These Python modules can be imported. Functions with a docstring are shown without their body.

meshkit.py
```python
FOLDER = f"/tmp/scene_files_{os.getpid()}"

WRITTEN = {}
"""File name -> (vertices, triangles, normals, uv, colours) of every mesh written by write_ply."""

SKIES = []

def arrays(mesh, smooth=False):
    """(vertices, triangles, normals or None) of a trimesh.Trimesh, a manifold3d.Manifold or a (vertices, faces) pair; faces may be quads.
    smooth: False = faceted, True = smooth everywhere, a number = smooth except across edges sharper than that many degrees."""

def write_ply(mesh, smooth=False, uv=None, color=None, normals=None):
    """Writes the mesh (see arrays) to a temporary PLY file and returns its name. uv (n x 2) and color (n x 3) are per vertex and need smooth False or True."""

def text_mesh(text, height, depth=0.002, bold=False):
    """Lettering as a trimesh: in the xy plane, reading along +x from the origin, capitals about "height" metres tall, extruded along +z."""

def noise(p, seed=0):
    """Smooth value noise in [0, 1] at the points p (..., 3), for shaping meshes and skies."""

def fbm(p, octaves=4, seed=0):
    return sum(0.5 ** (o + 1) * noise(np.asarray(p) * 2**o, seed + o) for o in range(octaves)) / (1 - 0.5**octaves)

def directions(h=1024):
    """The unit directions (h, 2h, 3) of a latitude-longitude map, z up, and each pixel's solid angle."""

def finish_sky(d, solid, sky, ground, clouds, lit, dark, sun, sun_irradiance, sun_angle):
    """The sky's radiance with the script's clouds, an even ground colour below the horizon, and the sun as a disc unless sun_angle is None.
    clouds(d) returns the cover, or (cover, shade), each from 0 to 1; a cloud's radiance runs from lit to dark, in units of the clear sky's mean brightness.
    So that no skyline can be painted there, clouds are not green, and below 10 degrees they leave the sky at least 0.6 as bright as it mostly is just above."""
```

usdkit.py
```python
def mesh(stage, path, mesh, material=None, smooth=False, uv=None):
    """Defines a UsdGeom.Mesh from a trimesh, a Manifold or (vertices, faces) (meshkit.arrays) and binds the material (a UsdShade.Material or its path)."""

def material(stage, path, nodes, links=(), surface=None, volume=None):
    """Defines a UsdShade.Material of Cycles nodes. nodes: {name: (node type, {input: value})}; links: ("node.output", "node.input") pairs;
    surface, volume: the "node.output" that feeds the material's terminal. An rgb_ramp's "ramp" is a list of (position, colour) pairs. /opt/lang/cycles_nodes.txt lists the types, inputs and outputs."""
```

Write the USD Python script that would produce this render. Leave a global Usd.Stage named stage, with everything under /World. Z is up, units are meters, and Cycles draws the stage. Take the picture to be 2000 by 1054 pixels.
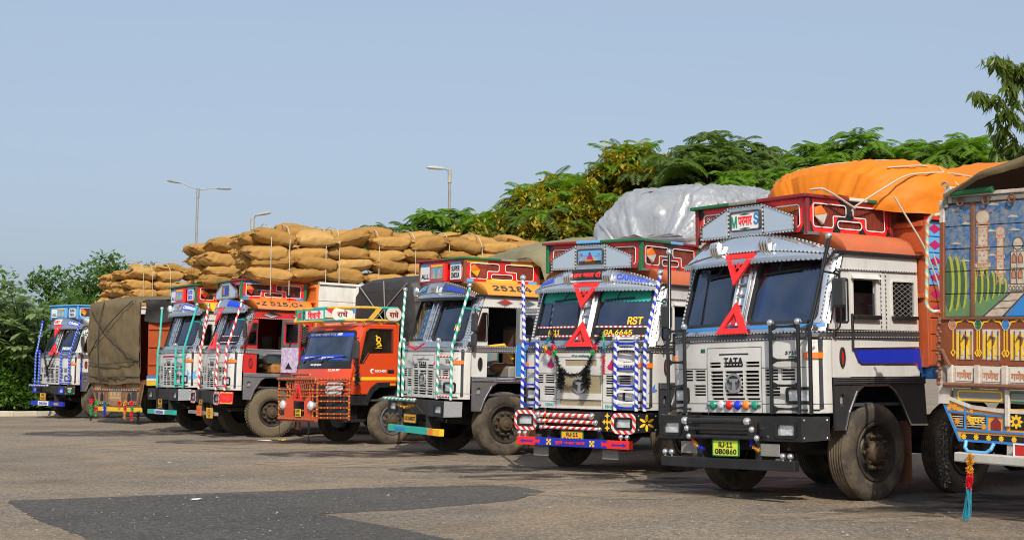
import glob, math, random
import numpy as np, trimesh, usdkit, meshkit
from functools import lru_cache
from PIL import Image, ImageDraw, ImageFont
from pxr import Gf, Sdf, Usd, UsdGeom, UsdLux, UsdShade
from shapely.geometry import Polygon, MultiPolygon, Point, LineString, box as sbox
from shapely import affinity
from shapely.ops import unary_union

stage = Usd.Stage.CreateInMemory()
UsdGeom.SetStageUpAxis(stage, UsdGeom.Tokens.z)
UsdGeom.SetStageMetersPerUnit(stage, 1.0)
world = UsdGeom.Xform.Define(stage, '/World')
stage.SetDefaultPrim(world.GetPrim())
UsdGeom.Scope.Define(stage, '/World/Looks')
PI = math.pi

# ---------------------------------------------------------------- camera, sky, sun, exposure
cam = UsdGeom.Camera.Define(stage, '/World/camera')
cam.AddTranslateOp().Set(Gf.Vec3d(0, 0, 1.3455))
cam.AddRotateXOp().Set(90 + 3.769)
cam.CreateFocalLengthAttr(54.0)
cam.CreateHorizontalApertureAttr(36.0)
cam.CreateVerticalApertureAttr(36.0 * 539 / 1024)
cam.CreateClippingRangeAttr(Gf.Vec2f(0.1, 5000))
cam.CreateExposureAttr(0.3)

SUN_EL, SUN_X, SUN_Y = math.radians(41), 0.10, -1.0
sd = np.array([SUN_X, SUN_Y, 0.0]); sd /= np.linalg.norm(sd)
sd = np.array([sd[0] * math.cos(SUN_EL), sd[1] * math.cos(SUN_EL), math.sin(SUN_EL)])
sun = UsdLux.DistantLight.Define(stage, '/World/sun')
sun.CreateNormalizeAttr(True); sun.CreateIntensityAttr(0.86); sun.CreateAngleAttr(0.53)
sun.CreateColorAttr(Gf.Vec3f(1.0, 0.93, 0.82))
q = Gf.Rotation(Gf.Vec3d(0, 0, 1), Gf.Vec3d(*sd)).GetQuat()
sun.AddOrientOp().Set(Gf.Quatf(q))
dome = UsdLux.DomeLight.Define(stage, '/World/sky')
usdkit.material(stage, '/World/Looks/sky_air', {
    'sky': ('sky_texture', {'sky_type': 'single_scattering', 'sun_disc': False, 'sun_elevation': SUN_EL, 'sun_rotation': math.atan2(SUN_X, SUN_Y), 'altitude': 100.0, 'air_density': 1.0, 'aerosol_density': 3.5, 'ozone_density': 2.5}),
    'hz': ('hsv', {'saturation': 0.84, 'value': 1.0}), 'veil': ('mix', {'fac': .60, 'color2': (2.70, 3.32, 4.25)}), 'bg': ('background_shader', {'strength': 0.128})}, [('sky.color', 'hz.color'), ('hz.color', 'veil.color1'), ('veil.color', 'bg.color')], surface='bg.background')
UsdShade.MaterialBindingAPI.Apply(dome.GetPrim()).Bind(UsdShade.Material.Get(stage, '/World/Looks/sky_air'))
dome.GetPrim().SetCustomDataByKey('kind', 'structure')

# ---------------------------------------------------------------- naming, things, parts
def free(parent, name):
    base = f'{parent}/{name}'
    if not stage.GetPrimAtPath(base): return base
    n = COUNT.get(base, 0) + 1
    while stage.GetPrimAtPath(f'{base}_{n:03d}'): n += 1
    COUNT[base] = n
    return f'{base}_{n:03d}'
COUNT = {}

def tag(prim, label=None, cat=None, group=None, kind=None):
    prim = prim.GetPrim() if hasattr(prim, 'GetPrim') else prim
    for k, v in (('label', label), ('category', cat), ('group', group), ('kind', kind)):
        if v: prim.SetCustomDataByKey(k, v)
    return prim

def thing(name, label, cat, loc=(0, 0, 0), rot=0.0, group=None, tilt=None):
    x = UsdGeom.Xform.Define(stage, free('/World', name))
    x.AddTranslateOp().Set(Gf.Vec3d(*map(float, loc)))
    if tilt is not None: x.AddRotateXYZOp().Set(Gf.Vec3f(*map(float, tilt)))
    elif rot: x.AddRotateZOp().Set(float(rot))
    tag(x, label, cat, group)
    return str(x.GetPath())

MATS = {}
def part(parent, name, mb, material, smooth=False, label=None, kind=None):
    """one Mesh prim from a builder / trimesh / (v, f)"""
    uv = None
    if isinstance(mb, MB):
        if not mb.v: return None
        m, uv = mb.arrays()
    else: m = mb
    if uv is not None: smooth = bool(smooth)
    p = usdkit.mesh(stage, free(parent, name), m, MATS.get(material, material) if isinstance(material, str) else material, smooth=smooth, uv=uv)
    if label: p.GetPrim().SetCustomDataByKey('label', label)
    if kind: p.GetPrim().SetCustomDataByKey('kind', kind)
    return str(p.GetPath())

# ---------------------------------------------------------------- mesh builder
def nrm(a): a = np.asarray(a, float); return a / max(np.linalg.norm(a), 1e-12)

class MB:
    def __init__(s): s.v, s.f, s.u, s.n, s.uv = [], [], [], 0, False
    def add(s, v, f, uv=None):
        v = np.asarray(v, float).reshape(-1, 3); f = np.asarray(f, int)
        if f.ndim == 2 and f.shape[1] == 4: f = np.vstack([f[:, [0, 1, 2]], f[:, [0, 2, 3]]])
        if len(f) == 0: return s
        s.v.append(v); s.f.append(f + s.n); s.n += len(v)
        if uv is not None: s.uv = True
        s.u.append(np.zeros((len(v), 2)) if uv is None else np.asarray(uv, float))
        return s
    def arrays(s):
        return (np.vstack(s.v), np.vstack(s.f)), (np.vstack(s.u) if s.uv else None)
    def mesh(s, m): return s.add(m.vertices, m.faces)
    def box(s, x0, x1, y0, y1, z0, z1, bev=0.0):
        if bev <= 0:
            v = np.array([[x, y, z] for x in (x0, x1) for y in (y0, y1) for z in (z0, z1)], float)
            f = [[0, 1, 3, 2], [4, 6, 7, 5], [0, 4, 5, 1], [2, 3, 7, 6], [0, 2, 6, 4], [1, 5, 7, 3]]
            return s.add(v, f)
        b = min(bev, (x1 - x0) / 2.01, (y1 - y0) / 2.01, (z1 - z0) / 2.01)
        pts = []
        for x, ix in ((x0, b), (x1, -b)):
            for y, iy in ((y0, b), (y1, -b)):
                for z, iz in ((z0, b), (z1, -b)):
                    pts += [[x, y + iy, z + iz], [x + ix, y, z + iz], [x + ix, y + iy, z]]
        h = trimesh.convex.convex_hull(np.array(pts))
        return s.add(h.vertices, h.faces)
    def hull(s, pts):
        h = trimesh.convex.convex_hull(np.asarray(pts, float)); return s.add(h.vertices, h.faces)
    def tube(s, pts, r, n=8, cap=True, uv=False):
        P = np.asarray(pts, float); m = len(P)
        R = np.full(m, r, float) if np.ndim(r) == 0 else np.asarray(r, float)
        T = np.gradient(P, axis=0) if m > 2 else np.repeat((P[1] - P[0])[None], 2, 0)
        T /= np.maximum(np.linalg.norm(T, axis=1, keepdims=True), 1e-9)
        a = np.array([0, 0, 1.0]) if abs(T[0][2]) < .9 else np.array([1.0, 0, 0])
        N = nrm(np.cross(T[0], a)); rings = []
        k = n + 1 if uv else n
        ang = np.arange(k) / n * 2 * PI
        for i in range(m):
            N = nrm(N - T[i] * N.dot(T[i])); B = np.cross(T[i], N)
            rings.append(P[i] + R[i] * (np.cos(ang)[:, None] * N + np.sin(ang)[:, None] * B))
        v = np.vstack(rings); f = []
        for i in range(m - 1):
            for j in range(n):
                j2 = j + 1 if uv else (j + 1) % n
                f.append([i * k + j, i * k + j2, (i + 1) * k + j2, (i + 1) * k + j])
        f = np.array(f); tri = np.vstack([f[:, [0, 1, 2]], f[:, [0, 2, 3]]])
        L = np.r_[0, np.cumsum(np.linalg.norm(np.diff(P, axis=0), axis=1))]
        U = np.stack([np.repeat(L, k), np.tile(np.arange(k) / n, m)], 1) if uv else None
        s.add(v, tri, U)
        if cap:
            for i, fl in ((0, True), (m - 1, False)):
                ring = rings[i][:n]; c = [[0, j + 1, j] if fl else [0, j, j + 1] for j in range(1, n - 1)]
                s.add(ring, c, np.repeat(U[i * k:i * k + 1], n, 0) if uv else None)
        return s
    def ball(s, c, r, sub=2, sc=(1, 1, 1)):
        m = trimesh.creation.icosphere(sub, r); return s.add(m.vertices * np.array(sc) + np.array(c), m.faces)
    def lathe(s, prof, c=(0, 0, 0), axis=(0, 0, 1), n=24):
        """prof: (radius, height along axis) pairs"""
        ax = nrm(axis); a = np.array([0, 0, 1.0]) if abs(ax[2]) < .9 else np.array([1.0, 0, 0])
        N = nrm(np.cross(ax, a)); B = np.cross(ax, N); ang = np.arange(n) / n * 2 * PI
        v = np.vstack([np.array(c) + h * ax + r * (np.cos(ang)[:, None] * N + np.sin(ang)[:, None] * B) for r, h in prof])
        f = [[i * n + j, i * n + (j + 1) % n, (i + 1) * n + (j + 1) % n, (i + 1) * n + j] for i in range(len(prof) - 1) for j in range(n)]
        return s.add(v, f)
    def patch(s, poly, fmap, d0=0.0, d1=0.01, edge=None, uv=False):
        """flat polygon -> slab on the surface fmap(a, b, d)"""
        for g in (getattr(poly, 'geoms', [poly])):
            if g.is_empty or g.area < 1e-8: continue
            try: m = trimesh.creation.extrude_polygon(g, 1.0, engine='earcut')
            except Exception: continue
            v, f = m.vertices, m.faces
            if edge:
                v2 = v * np.array([1, 1, 0.001]); v2, f = trimesh.remesh.subdivide_to_size(v2, f, edge, max_iter=12); v = v2 * np.array([1, 1, 1000.0])
                mm = trimesh.Trimesh(v, f, process=False); mm.merge_vertices(); v, f = mm.vertices, mm.faces
            s.add(fmap(v[:, 0], v[:, 1], d0 + (d1 - d0) * v[:, 2]), f, v[:, :2] if uv else None)
        return s
    def xf(s, fn):
        s.v = [fn(v) for v in s.v]; return s

def P3(x, y, z):
    x, y, z = np.broadcast_arrays(x, y, z); return np.stack([x, y, z], -1).astype(float)

def rrect(x0, x1, y0, y1, r=0.0, seg=5):
    if r <= 0: return sbox(x0, y0, x1, y1)
    r = min(r, (x1 - x0) / 2.02, (y1 - y0) / 2.02)
    return sbox(x0 + r, y0 + r, x1 - r, y1 - r).buffer(r, quad_segs=seg)
def disc(x, y, r, n=10): return Point(x, y).buffer(r, quad_segs=max(2, n // 4))
def ring(poly, w): return poly.buffer(w, quad_segs=4).difference(poly)
def line(pts, w, cap=2): return LineString(pts).buffer(w / 2, cap_style=cap, join_style=2)
def star(x, y, r, r2, n, rot=PI / 2):
    return Polygon([(x + (r if i % 2 == 0 else r2) * math.cos(rot + i * PI / n), y + (r if i % 2 == 0 else r2) * math.sin(rot + i * PI / n)) for i in range(2 * n)])

FONTS = glob.glob('/opt/blender-*/*/datafiles/fonts')
@lru_cache(None)
def glyphs(text, deva, bold):
    font = ImageFont.truetype(f"{FONTS[0]}/{'NotoSansDevanagari-Regular.woff2' if deva else 'Inter.woff2'}", 96, layout_engine=ImageFont.Layout.BASIC)
    sw = 3 * bold
    x0, y0, x1, y1 = font.getbbox(text, anchor='ls', stroke_width=sw)
    im = Image.new('L', (x1 - x0 + 12, y1 - y0 + 12))
    ImageDraw.Draw(im).text((6 - x0, 6 - y0), text, 255, font, anchor='ls', stroke_width=sw)
    on = np.pad(np.asarray(im) > 127, ((0, 0), (1, 1))).astype(np.int8)
    rows, st = np.nonzero(np.diff(on, axis=1) == 1); en = np.nonzero(np.diff(on, axis=1) == -1)[1]
    sh = unary_union([sbox(a, -r - 1, b, -r) for a, b, r in zip(st, en, rows)]).buffer(.6).buffer(-.6).simplify(1.0)
    return sh
def text(t, cx, cy, w=None, h=None, deva=False, bold=True):
    """lettering polygon centred at (cx, cy), scaled to width w and height h"""
    g = glyphs(t, deva, bold); a, b, c, d = g.bounds
    sx = (w / (c - a)) if w else None; sy = (h / (d - b)) if h else None
    sx = sx or sy; sy = sy or sx
    return affinity.affine_transform(g, [sx, 0, 0, sy, cx - sx * (a + c) / 2, cy - sy * (b + d) / 2])

# ---------------------------------------------------------------- materials
def P(name, col, rough=.5, metal=0.0, var=.12, scale=2.5, dirt=0.0, dirtcol=(.16, .11, .07), dscale=3.0, bump=0.0, bscale=40.0, coat=0.0, spec=.5, fine=30.0, streak=False):
    col = np.array(col, float)
    n = {'tc': ('texture_coordinate', {}), 'n1': ('noise_texture', {'scale': scale, 'detail': 5.0, 'roughness': .6}), 'n2': ('noise_texture', {'scale': fine, 'detail': 3.0}),
         'mx': ('mix_float', {'fac': .35}), 'r': ('rgb_ramp', {'ramp': [(.25, tuple(np.clip(col * (1 - var), 0, 1))), (.75, tuple(np.clip(col * (1 + var), 0, 1)))]}),
         'p': ('principled_bsdf', {'roughness': rough, 'metallic': metal, 'coat_weight': coat, 'specular_ior_level': spec})}
    l = [('tc.object', 'n1.vector'), ('tc.object', 'n2.vector'), ('n1.fac', 'mx.a'), ('n2.fac', 'mx.b'), ('mx.result', 'r.fac')]
    out = 'r.color'
    if dirt > 0:
        n['n3'] = ('noise_texture', {'scale': dscale, 'detail': 7.0, 'roughness': .68})
        n['dr'] = ('rgb_ramp', {'ramp': [(.50 - .12 * dirt, (0, 0, 0)), (.74 - .12 * dirt, (min(1, dirt),) * 3)]})
        n['dm'] = ('mix', {'color2': dirtcol})
        if streak:
            n['mp'] = ('mapping', {'scale': (1.3, 1.3, .5)}); l += [('tc.object', 'mp.vector'), ('mp.vector', 'n3.vector')]
        else: l.append(('tc.object', 'n3.vector'))
        l += [('n3.fac', 'dr.fac'), ('dr.color', 'dm.fac'), (out, 'dm.color1')]
        out = 'dm.color'
        n['rm'] = ('map_range', {'from_min': 0.0, 'from_max': 1.0, 'to_min': rough, 'to_max': max(rough, .75)})
        l += [('dr.color', 'rm.value'), ('rm.result', 'p.roughness')]
    l.append((out, 'p.base_color'))
    if bump > 0:
        n['n4'] = ('noise_texture', {'scale': bscale, 'detail': 4.0}); n['b'] = ('bump', {'strength': 1.0, 'distance': bump})
        l += [('tc.object', 'n4.vector'), ('n4.fac', 'b.height'), ('b.normal', 'p.normal')]
    MATS[name] = usdkit.material(stage, f'/World/Looks/{name}', n, l, surface='p.BSDF'); return name

def stripes(name, cols, period, twist=1.0, rough=.4, dirt=.0):
    """bands wound round a rod: u runs along it in metres, v round it"""
    k = len(cols); ramp = []
    for i, c in enumerate(cols): ramp.append((i / k, tuple(c)))
    n = {'uv': ('uvmap', {'attribute': 'st'}), 's': ('separate_xyz', {}), 'a': ('math', {'math_type': 'multiply', 'value2': 1.0 / period}), 'b': ('math', {'math_type': 'multiply', 'value2': twist}),
         'c': ('math', {'math_type': 'add'}), 'fr': ('math', {'math_type': 'fraction'}), 'r': ('rgb_ramp', {'ramp': ramp, 'interpolate': False}), 'p': ('principled_bsdf', {'roughness': rough}),
         'tc': ('texture_coordinate', {}), 'n1': ('noise_texture', {'scale': 9.0, 'detail': 5.0}), 'dr': ('rgb_ramp', {'ramp': [(.5, (0, 0, 0)), (.75, (.45, .45, .45))]}), 'dm': ('mix', {'color2': (.15, .12, .09)})}
    l = [('uv.UV', 's.vector'), ('s.x', 'a.value1'), ('s.y', 'b.value1'), ('a.value', 'c.value1'), ('b.value', 'c.value2'), ('c.value', 'fr.value1'), ('fr.value', 'r.fac'),
         ('tc.object', 'n1.vector'), ('n1.fac', 'dr.fac'), ('dr.color', 'dm.fac'), ('r.color', 'dm.color1'), ('dm.color', 'p.base_color')]
    MATS[name] = usdkit.material(stage, f'/World/Looks/{name}', n, l, surface='p.BSDF'); return name

def glass(name, tint, mixf=.12, dark=.5):
    n = {'t': ('transparent_bsdf', {'color': tint}), 'g': ('glossy_bsdf', {'color': (.75, .9, 1.15), 'roughness': .03}), 'fr': ('fresnel', {'IOR': 1.5}), 'f': ('math', {'math_type': 'add', 'value2': .09}), 'm': ('mix_closure', {}),
         'd': ('diffuse_bsdf', {'color': (.20, .19, .17)}), 'm2': ('mix_closure', {}), 'tc': ('texture_coordinate', {}), 'n1': ('noise_texture', {'scale': 3.0, 'detail': 6.0}), 'dr': ('rgb_ramp', {'ramp': [(.35, (0, 0, 0)), (.8, (mixf,) * 3)]})}
    l = [('fr.fac', 'f.value1'), ('f.value', 'm.fac'), ('t.BSDF', 'm.closure1'), ('g.BSDF', 'm.closure2'), ('tc.object', 'n1.vector'), ('n1.fac', 'dr.fac'), ('dr.color', 'm2.fac'), ('m.closure', 'm2.closure1'), ('d.BSDF', 'm2.closure2')]
    MATS[name] = usdkit.material(stage, f'/World/Looks/{name}', n, l, surface='m2.closure'); return name

def lattice(name, wire, cell=.05, thick=.3, back=None):
    """expanded-metal sheet: a diamond lattice with open cells, in uv metres"""
    n = {'uv': ('uvmap', {'attribute': 'st'}), 's': ('separate_xyz', {}), 'sy': ('math', {'math_type': 'multiply', 'value2': 1.9}), 'ad': ('math', {'math_type': 'add'}), 'sb': ('math', {'math_type': 'subtract'}),
         'a': ('math', {'math_type': 'multiply', 'value2': 1 / cell}), 'b': ('math', {'math_type': 'multiply', 'value2': 1 / cell}), 'fa': ('math', {'math_type': 'fraction'}), 'fb': ('math', {'math_type': 'fraction'}),
         'mn': ('math', {'math_type': 'minimum'}), 'lt': ('math', {'math_type': 'less_than', 'value2': thick}), 't': ('transparent_bsdf', {}), 'p': ('principled_bsdf', {'base_color': wire, 'roughness': .6}), 'm': ('mix_closure', {})}
    l = [('uv.UV', 's.vector'), ('s.y', 'sy.value1'), ('s.x', 'ad.value1'), ('sy.value', 'ad.value2'), ('s.x', 'sb.value1'), ('sy.value', 'sb.value2'), ('ad.value', 'a.value1'), ('sb.value', 'b.value1'),
         ('a.value', 'fa.value1'), ('b.value', 'fb.value1'), ('fa.value', 'mn.value1'), ('fb.value', 'mn.value2'), ('mn.value', 'lt.value1'), ('lt.value', 'm.fac'), ('t.BSDF', 'm.closure1'), ('p.BSDF', 'm.closure2')]
    if back is not None: n['t'] = ('diffuse_bsdf', {'color': back})
    MATS[name] = usdkit.material(stage, f'/World/Looks/{name}', n, l, surface='m.closure'); return name

WHITE = (.78, .77, .73)
P('white_paint', (.63, .62, .585), .42, var=.07, dirt=.42, dirtcol=(.34, .29, .23), dscale=2.0, coat=.25, streak=True)
P('cream_paint', (.70, .66, .56), .45, var=.06, dirt=.4, dirtcol=(.33, .28, .2), dscale=2.5)
P('white_steel', (.68, .66, .60), .5, var=.06, dirt=.5, streak=True, dirtcol=(.38, .29, .2), dscale=3.0)
P('red_paint', (.55, .020, .016), .42, var=.15, dirt=.22, dirtcol=(.24, .05, .035), streak=True, coat=.3)
P('bright_red', (.80, .020, .015), .35, var=.08, coat=.3)
P('dark_red', (.23, .018, .020), .45, var=.15, dirt=.2)
P('orange_roof', (.55, .13, .045), .6, var=.16, dirt=.45, dirtcol=(.30, .14, .08), dscale=1.8)
P('amber_roof', (.74, .31, .035), .5, var=.12, dirt=.25, dirtcol=(.32, .22, .1), dscale=2.2)
P('orange_red_roof', (.76, .20, .03), .5, var=.1, dirt=.2, dirtcol=(.32, .16, .07))
P('rust_orange', (.46, .085, .022), .55, var=.15, dirt=.35, dirtcol=(.20, .07, .03), dscale=2.0)
P('truck_orange', (.66, .060, .010), .36, var=.08, dirt=.3, dirtcol=(.32, .09, .04), streak=True, coat=.5)
P('green_paint', (.015, .14, .05), .45, var=.15)
P('teal_paint', (.02, .42, .32), .4, var=.12, dirt=.2)
P('sky_blue', (.12, .40, .74), .45, var=.12, dirt=.22)
P('mid_blue', (.03, .22, .58), .45, var=.12, dirt=.15)
P('deep_blue', (.012, .03, .42), .4, var=.1)
P('pink_paint', (.72, .09, .28), .5, var=.12)
P('magenta_paint', (.48, .012, .11), .5, var=.12)
P('yellow_paint', (.78, .47, .03), .45, var=.1, dirt=.15)
P('plate_yellow', (.80, .56, .03), .5, var=.05)
P('plate_lime', (.66, .74, .05), .45, var=.05)
P('plate_orange', (.82, .40, .02), .5, var=.06)
P('black_paint', (.012, .012, .013), .42, var=.3, dirt=.22, dirtcol=(.10, .085, .07))
P('black_gloss', (.014, .014, .015), .22, var=.2, dirt=.15, dirtcol=(.09, .08, .06))
P('black_rubber', (.02, .02, .02), .7, var=.2)
P('tyre_rubber', (.050, .042, .034), .85, var=.3, dirt=.85, dirtcol=(.17, .125, .075), dscale=4.0, bump=.004, bscale=60)
P('dusty_rubber', (.15, .115, .07), .9, var=.22, dirt=.55, dirtcol=(.07, .055, .04), dscale=5.0, bump=.003)
P('wheel_steel', (.055, .048, .042), .5, metal=.5, var=.3, dirt=.6, dirtcol=(.12, .09, .06), dscale=8)
P('bare_steel', (.42, .42, .42), .4, metal=.9, var=.2, dirt=.3, dirtcol=(.2, .16, .12))
P('hub_grease', (.085, .058, .032), .65, metal=.3, var=.3, dirt=.4)
P('chrome', (.90, .90, .89), .10, metal=.94, var=.05, fine=8)
P('dull_chrome', (.74, .74, .74), .22, metal=1.0, var=.1, dirt=.2, dirtcol=(.2, .17, .13))
P('aluminium', (.44, .44, .45), .36, metal=.85, var=.12, dirt=.3, dirtcol=(.24, .2, .16), dscale=2.0)
P('dark_checker', (.085, .085, .095), .38, metal=.7, var=.2, dirt=.3, dirtcol=(.2, .17, .13))
P('band_grey', (.10, .095, .095), .38, metal=.5, var=.2, dirt=.2)
P('chassis_dark', (.022, .019, .017), .8, var=.3, dirt=.4, dirtcol=(.06, .045, .03))
P('interior_dark', (.05, .055, .065), .8, var=.3)
P('interior_blue', (.05, .10, .16), .7, var=.3)
P('seat_brown', (.14, .07, .035), .7, var=.3)
P('amber_lens', (.85, .19, .015), .15, var=.06, coat=.6)
P('red_lens', (.62, .015, .012), .15, var=.06, coat=.6)
P('green_lens', (.012, .25, .15), .15, var=.06, coat=.6)
P('blue_lens', (.015, .03, .62), .15, var=.06, coat=.6)
P('orange_lens', (.85, .22, .02), .15, var=.06, coat=.6)
P('clear_lens', (.78, .80, .79), .16, metal=.45, var=.22, fine=70, scale=14, coat=.6, bump=.015, bscale=16)
P('mirror_back', (.03, .032, .034), .4, var=.2, dirt=.2)
P('red_sticker', (.85, .03, .03), .5, var=.03)
P('blue_sticker', (.02, .07, .62), .45, var=.06)
P('yellow_sticker', (.88, .52, .02), .5, var=.03)
P('white_sticker', (.80, .80, .80), .5, var=.03)
P('ink', (.012, .012, .014), .5, var=.1)
P('dark_ink', (.05, .045, .05), .55, var=.2)
P('rusty', (.20, .085, .045), .8, var=.35, dirt=.4, dirtcol=(.08, .03, .02), bump=.004)
P('brown_wood', (.24, .065, .022), .6, var=.2, dirt=.3, dirtcol=(.10, .03, .015), bump=.003, bscale=25)
P('rust_white', (.62, .56, .48), .6, var=.1, dirt=.55, dirtcol=(.26, .11, .06), dscale=7.0)
P('worn_grey', (.26, .25, .22), .65, var=.15, dirt=.35, dirtcol=(.18, .13, .09))
P('worn_bumper', (.47, .46, .41), .6, var=.12, dirt=.4, dirtcol=(.24, .18, .12), dscale=4)
P('mural_blue', (.022, .135, .33), .65, var=.22, dirt=.85, dirtcol=(.30, .26, .19), dscale=15.0, bump=.003, bscale=18)
P('mural_cream', (.56, .48, .37), .7, var=.15, dirt=.7, dirtcol=(.36, .22, .14), dscale=14)
P('mural_terracotta', (.50, .20, .10), .65, var=.15)
P('mural_green', (.055, .12, .06), .65, var=.25, dirt=.35, dirtcol=(.02, .05, .03), dscale=12)
P('mural_lime', (.42, .42, .04), .65, var=.2, dirt=.3, dirtcol=(.1, .15, .03), dscale=14)
P('mural_grass', (.11, .24, .09), .65, var=.3, dirt=.4, dirtcol=(.3, .14, .18), dscale=16)
P('floral_cloth', (.62, .54, .66), .7, var=.08, dirt=.75, dirtcol=(.28, .12, .36), dscale=16)
P('patterned_cloth', (.10, .28, .30), .8, var=.3, dirt=.6, dirtcol=(.6, .12, .05), dscale=9)
P('gold_cloth', (.36, .15, .03), .6, var=.3, dirt=.5, dirtcol=(.05, .03, .01), dscale=20)
P('picture_card', (.10, .34, .52), .4, var=.2, dirt=.5, dirtcol=(.7, .45, .25), dscale=12)
P('jute', (.43, .240, .068), .85, var=.20, scale=3.0, dirt=.35, dirtcol=(.34, .19, .06), dscale=5, bump=.006, bscale=70, fine=120, spec=.2)
P('jute_dark', (.35, .190, .050), .85, var=.22, scale=3.0, dirt=.4, dirtcol=(.28, .15, .05), dscale=5, bump=.006, bscale=70, fine=120, spec=.2)
P('jute_pale', (.47, .285, .095), .85, var=.18, scale=3.0, dirt=.3, dirtcol=(.38, .22, .08), dscale=5, bump=.006, bscale=70, fine=120, spec=.2)
P('stitch', (.13, .065, .02), .9, var=.2)
P('rope_white', (.52, .46, .36), .8, var=.15, fine=90)
P('rope_dark', (.05, .042, .035), .85, var=.2)
P('tarp_orange', (.68, .19, .007), .62, var=.08, scale=1.6, dirt=.22, dirtcol=(.45, .12, .01), dscale=2.5, bump=.006, bscale=14, spec=.3)
P('tarp_silver', (.55, .55, .54), .32, metal=.6, var=.14, dirt=.3, dirtcol=(.32, .29, .25), dscale=2.2, bump=.02, bscale=7)
P('tarp_khaki', (.215, .19, .105), .8, var=.14, dirt=.3, dirtcol=(.16, .14, .08), bump=.008, bscale=12)
P('tarp_brown', (.135, .098, .046), .82, var=.14, scale=1.4, dirt=.4, dirtcol=(.10, .07, .04), dscale=2, bump=.008, bscale=12)
P('tarp_black', (.030, .028, .027), .55, var=.25, dirt=.3, dirtcol=(.08, .07, .06), bump=.012, bscale=8)
P('tinsel_black', (.010, .010, .010), .6, var=.3)
P('tinsel_gold', (.72, .36, .04), .35, metal=.4, var=.3)
P('tinsel_red', (.75, .02, .04), .35, metal=.3, var=.3)
P('tinsel_teal', (.02, .22, .30), .45, var=.3)
P('tinsel_blue', (.02, .05, .60), .35, metal=.3, var=.3)
P('tinsel_green', (.02, .36, .08), .4, var=.3)
P('pole_grey', (.33, .33, .31), .55, metal=.3, var=.15, dirt=.25)
P('lamp_cream', (.40, .38, .31), .5, var=.08, dirt=.3)
P('lamp_grey', (.20, .20, .19), .5, var=.15)
P('kerb_stone', (.46, .41, .31), .9, var=.15, dirt=.4, dirtcol=(.25, .21, .15), bump=.006)
P('tail_wood', (.30, .19, .095), .75, var=.25, dirt=.6, dirtcol=(.12, .06, .03), dscale=6)
P('bark', (.12, .085, .055), .9, var=.3, bump=.01, bscale=20)
P('dark_bark', (.05, .04, .032), .9, var=.3)
stripes('red_white_spiral', [(.78, .03, .02), (.78, .77, .75)], .16, 1.0)
stripes('red_white_fine', [(.78, .03, .02), (.78, .77, .75)], .105, 1.0)
stripes('blue_white_spiral', [(.02, .04, .50), (.70, .73, .78)], .105, 1.0)
stripes('teal_white_spiral', [(.03, .42, .30), (.72, .76, .72)], .14, 1.0)
stripes('teal_spiral', [(.03, .50, .38), (.04, .44, .34)], .3, 1.0)
stripes('blue_spiral', [(.015, .05, .55), (.25, .36, .70), (.015, .05, .55)], .09, 1.0)
stripes('orange_teal_spiral', [(.72, .22, .05), (.25, .52, .42), (.60, .56, .42)], .10, 1.0)
stripes('orange_white_bits', [(.56, .06, .012), (.56, .06, .012), (.16, .06, .02), (.40, .045, .012), (.55, .34, .07), (.30, .04, .015), (.08, .07, .03)], .12, 0.0)
stripes('teal_yellow', [(.70, .42, .05), (.70, .42, .05), (.03, .36, .30)], 1.6, 0.0)
stripes('dash_trim', [(.58, .58, .58), (.05, .05, .05)], .045, 0.0, rough=.25)
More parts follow.
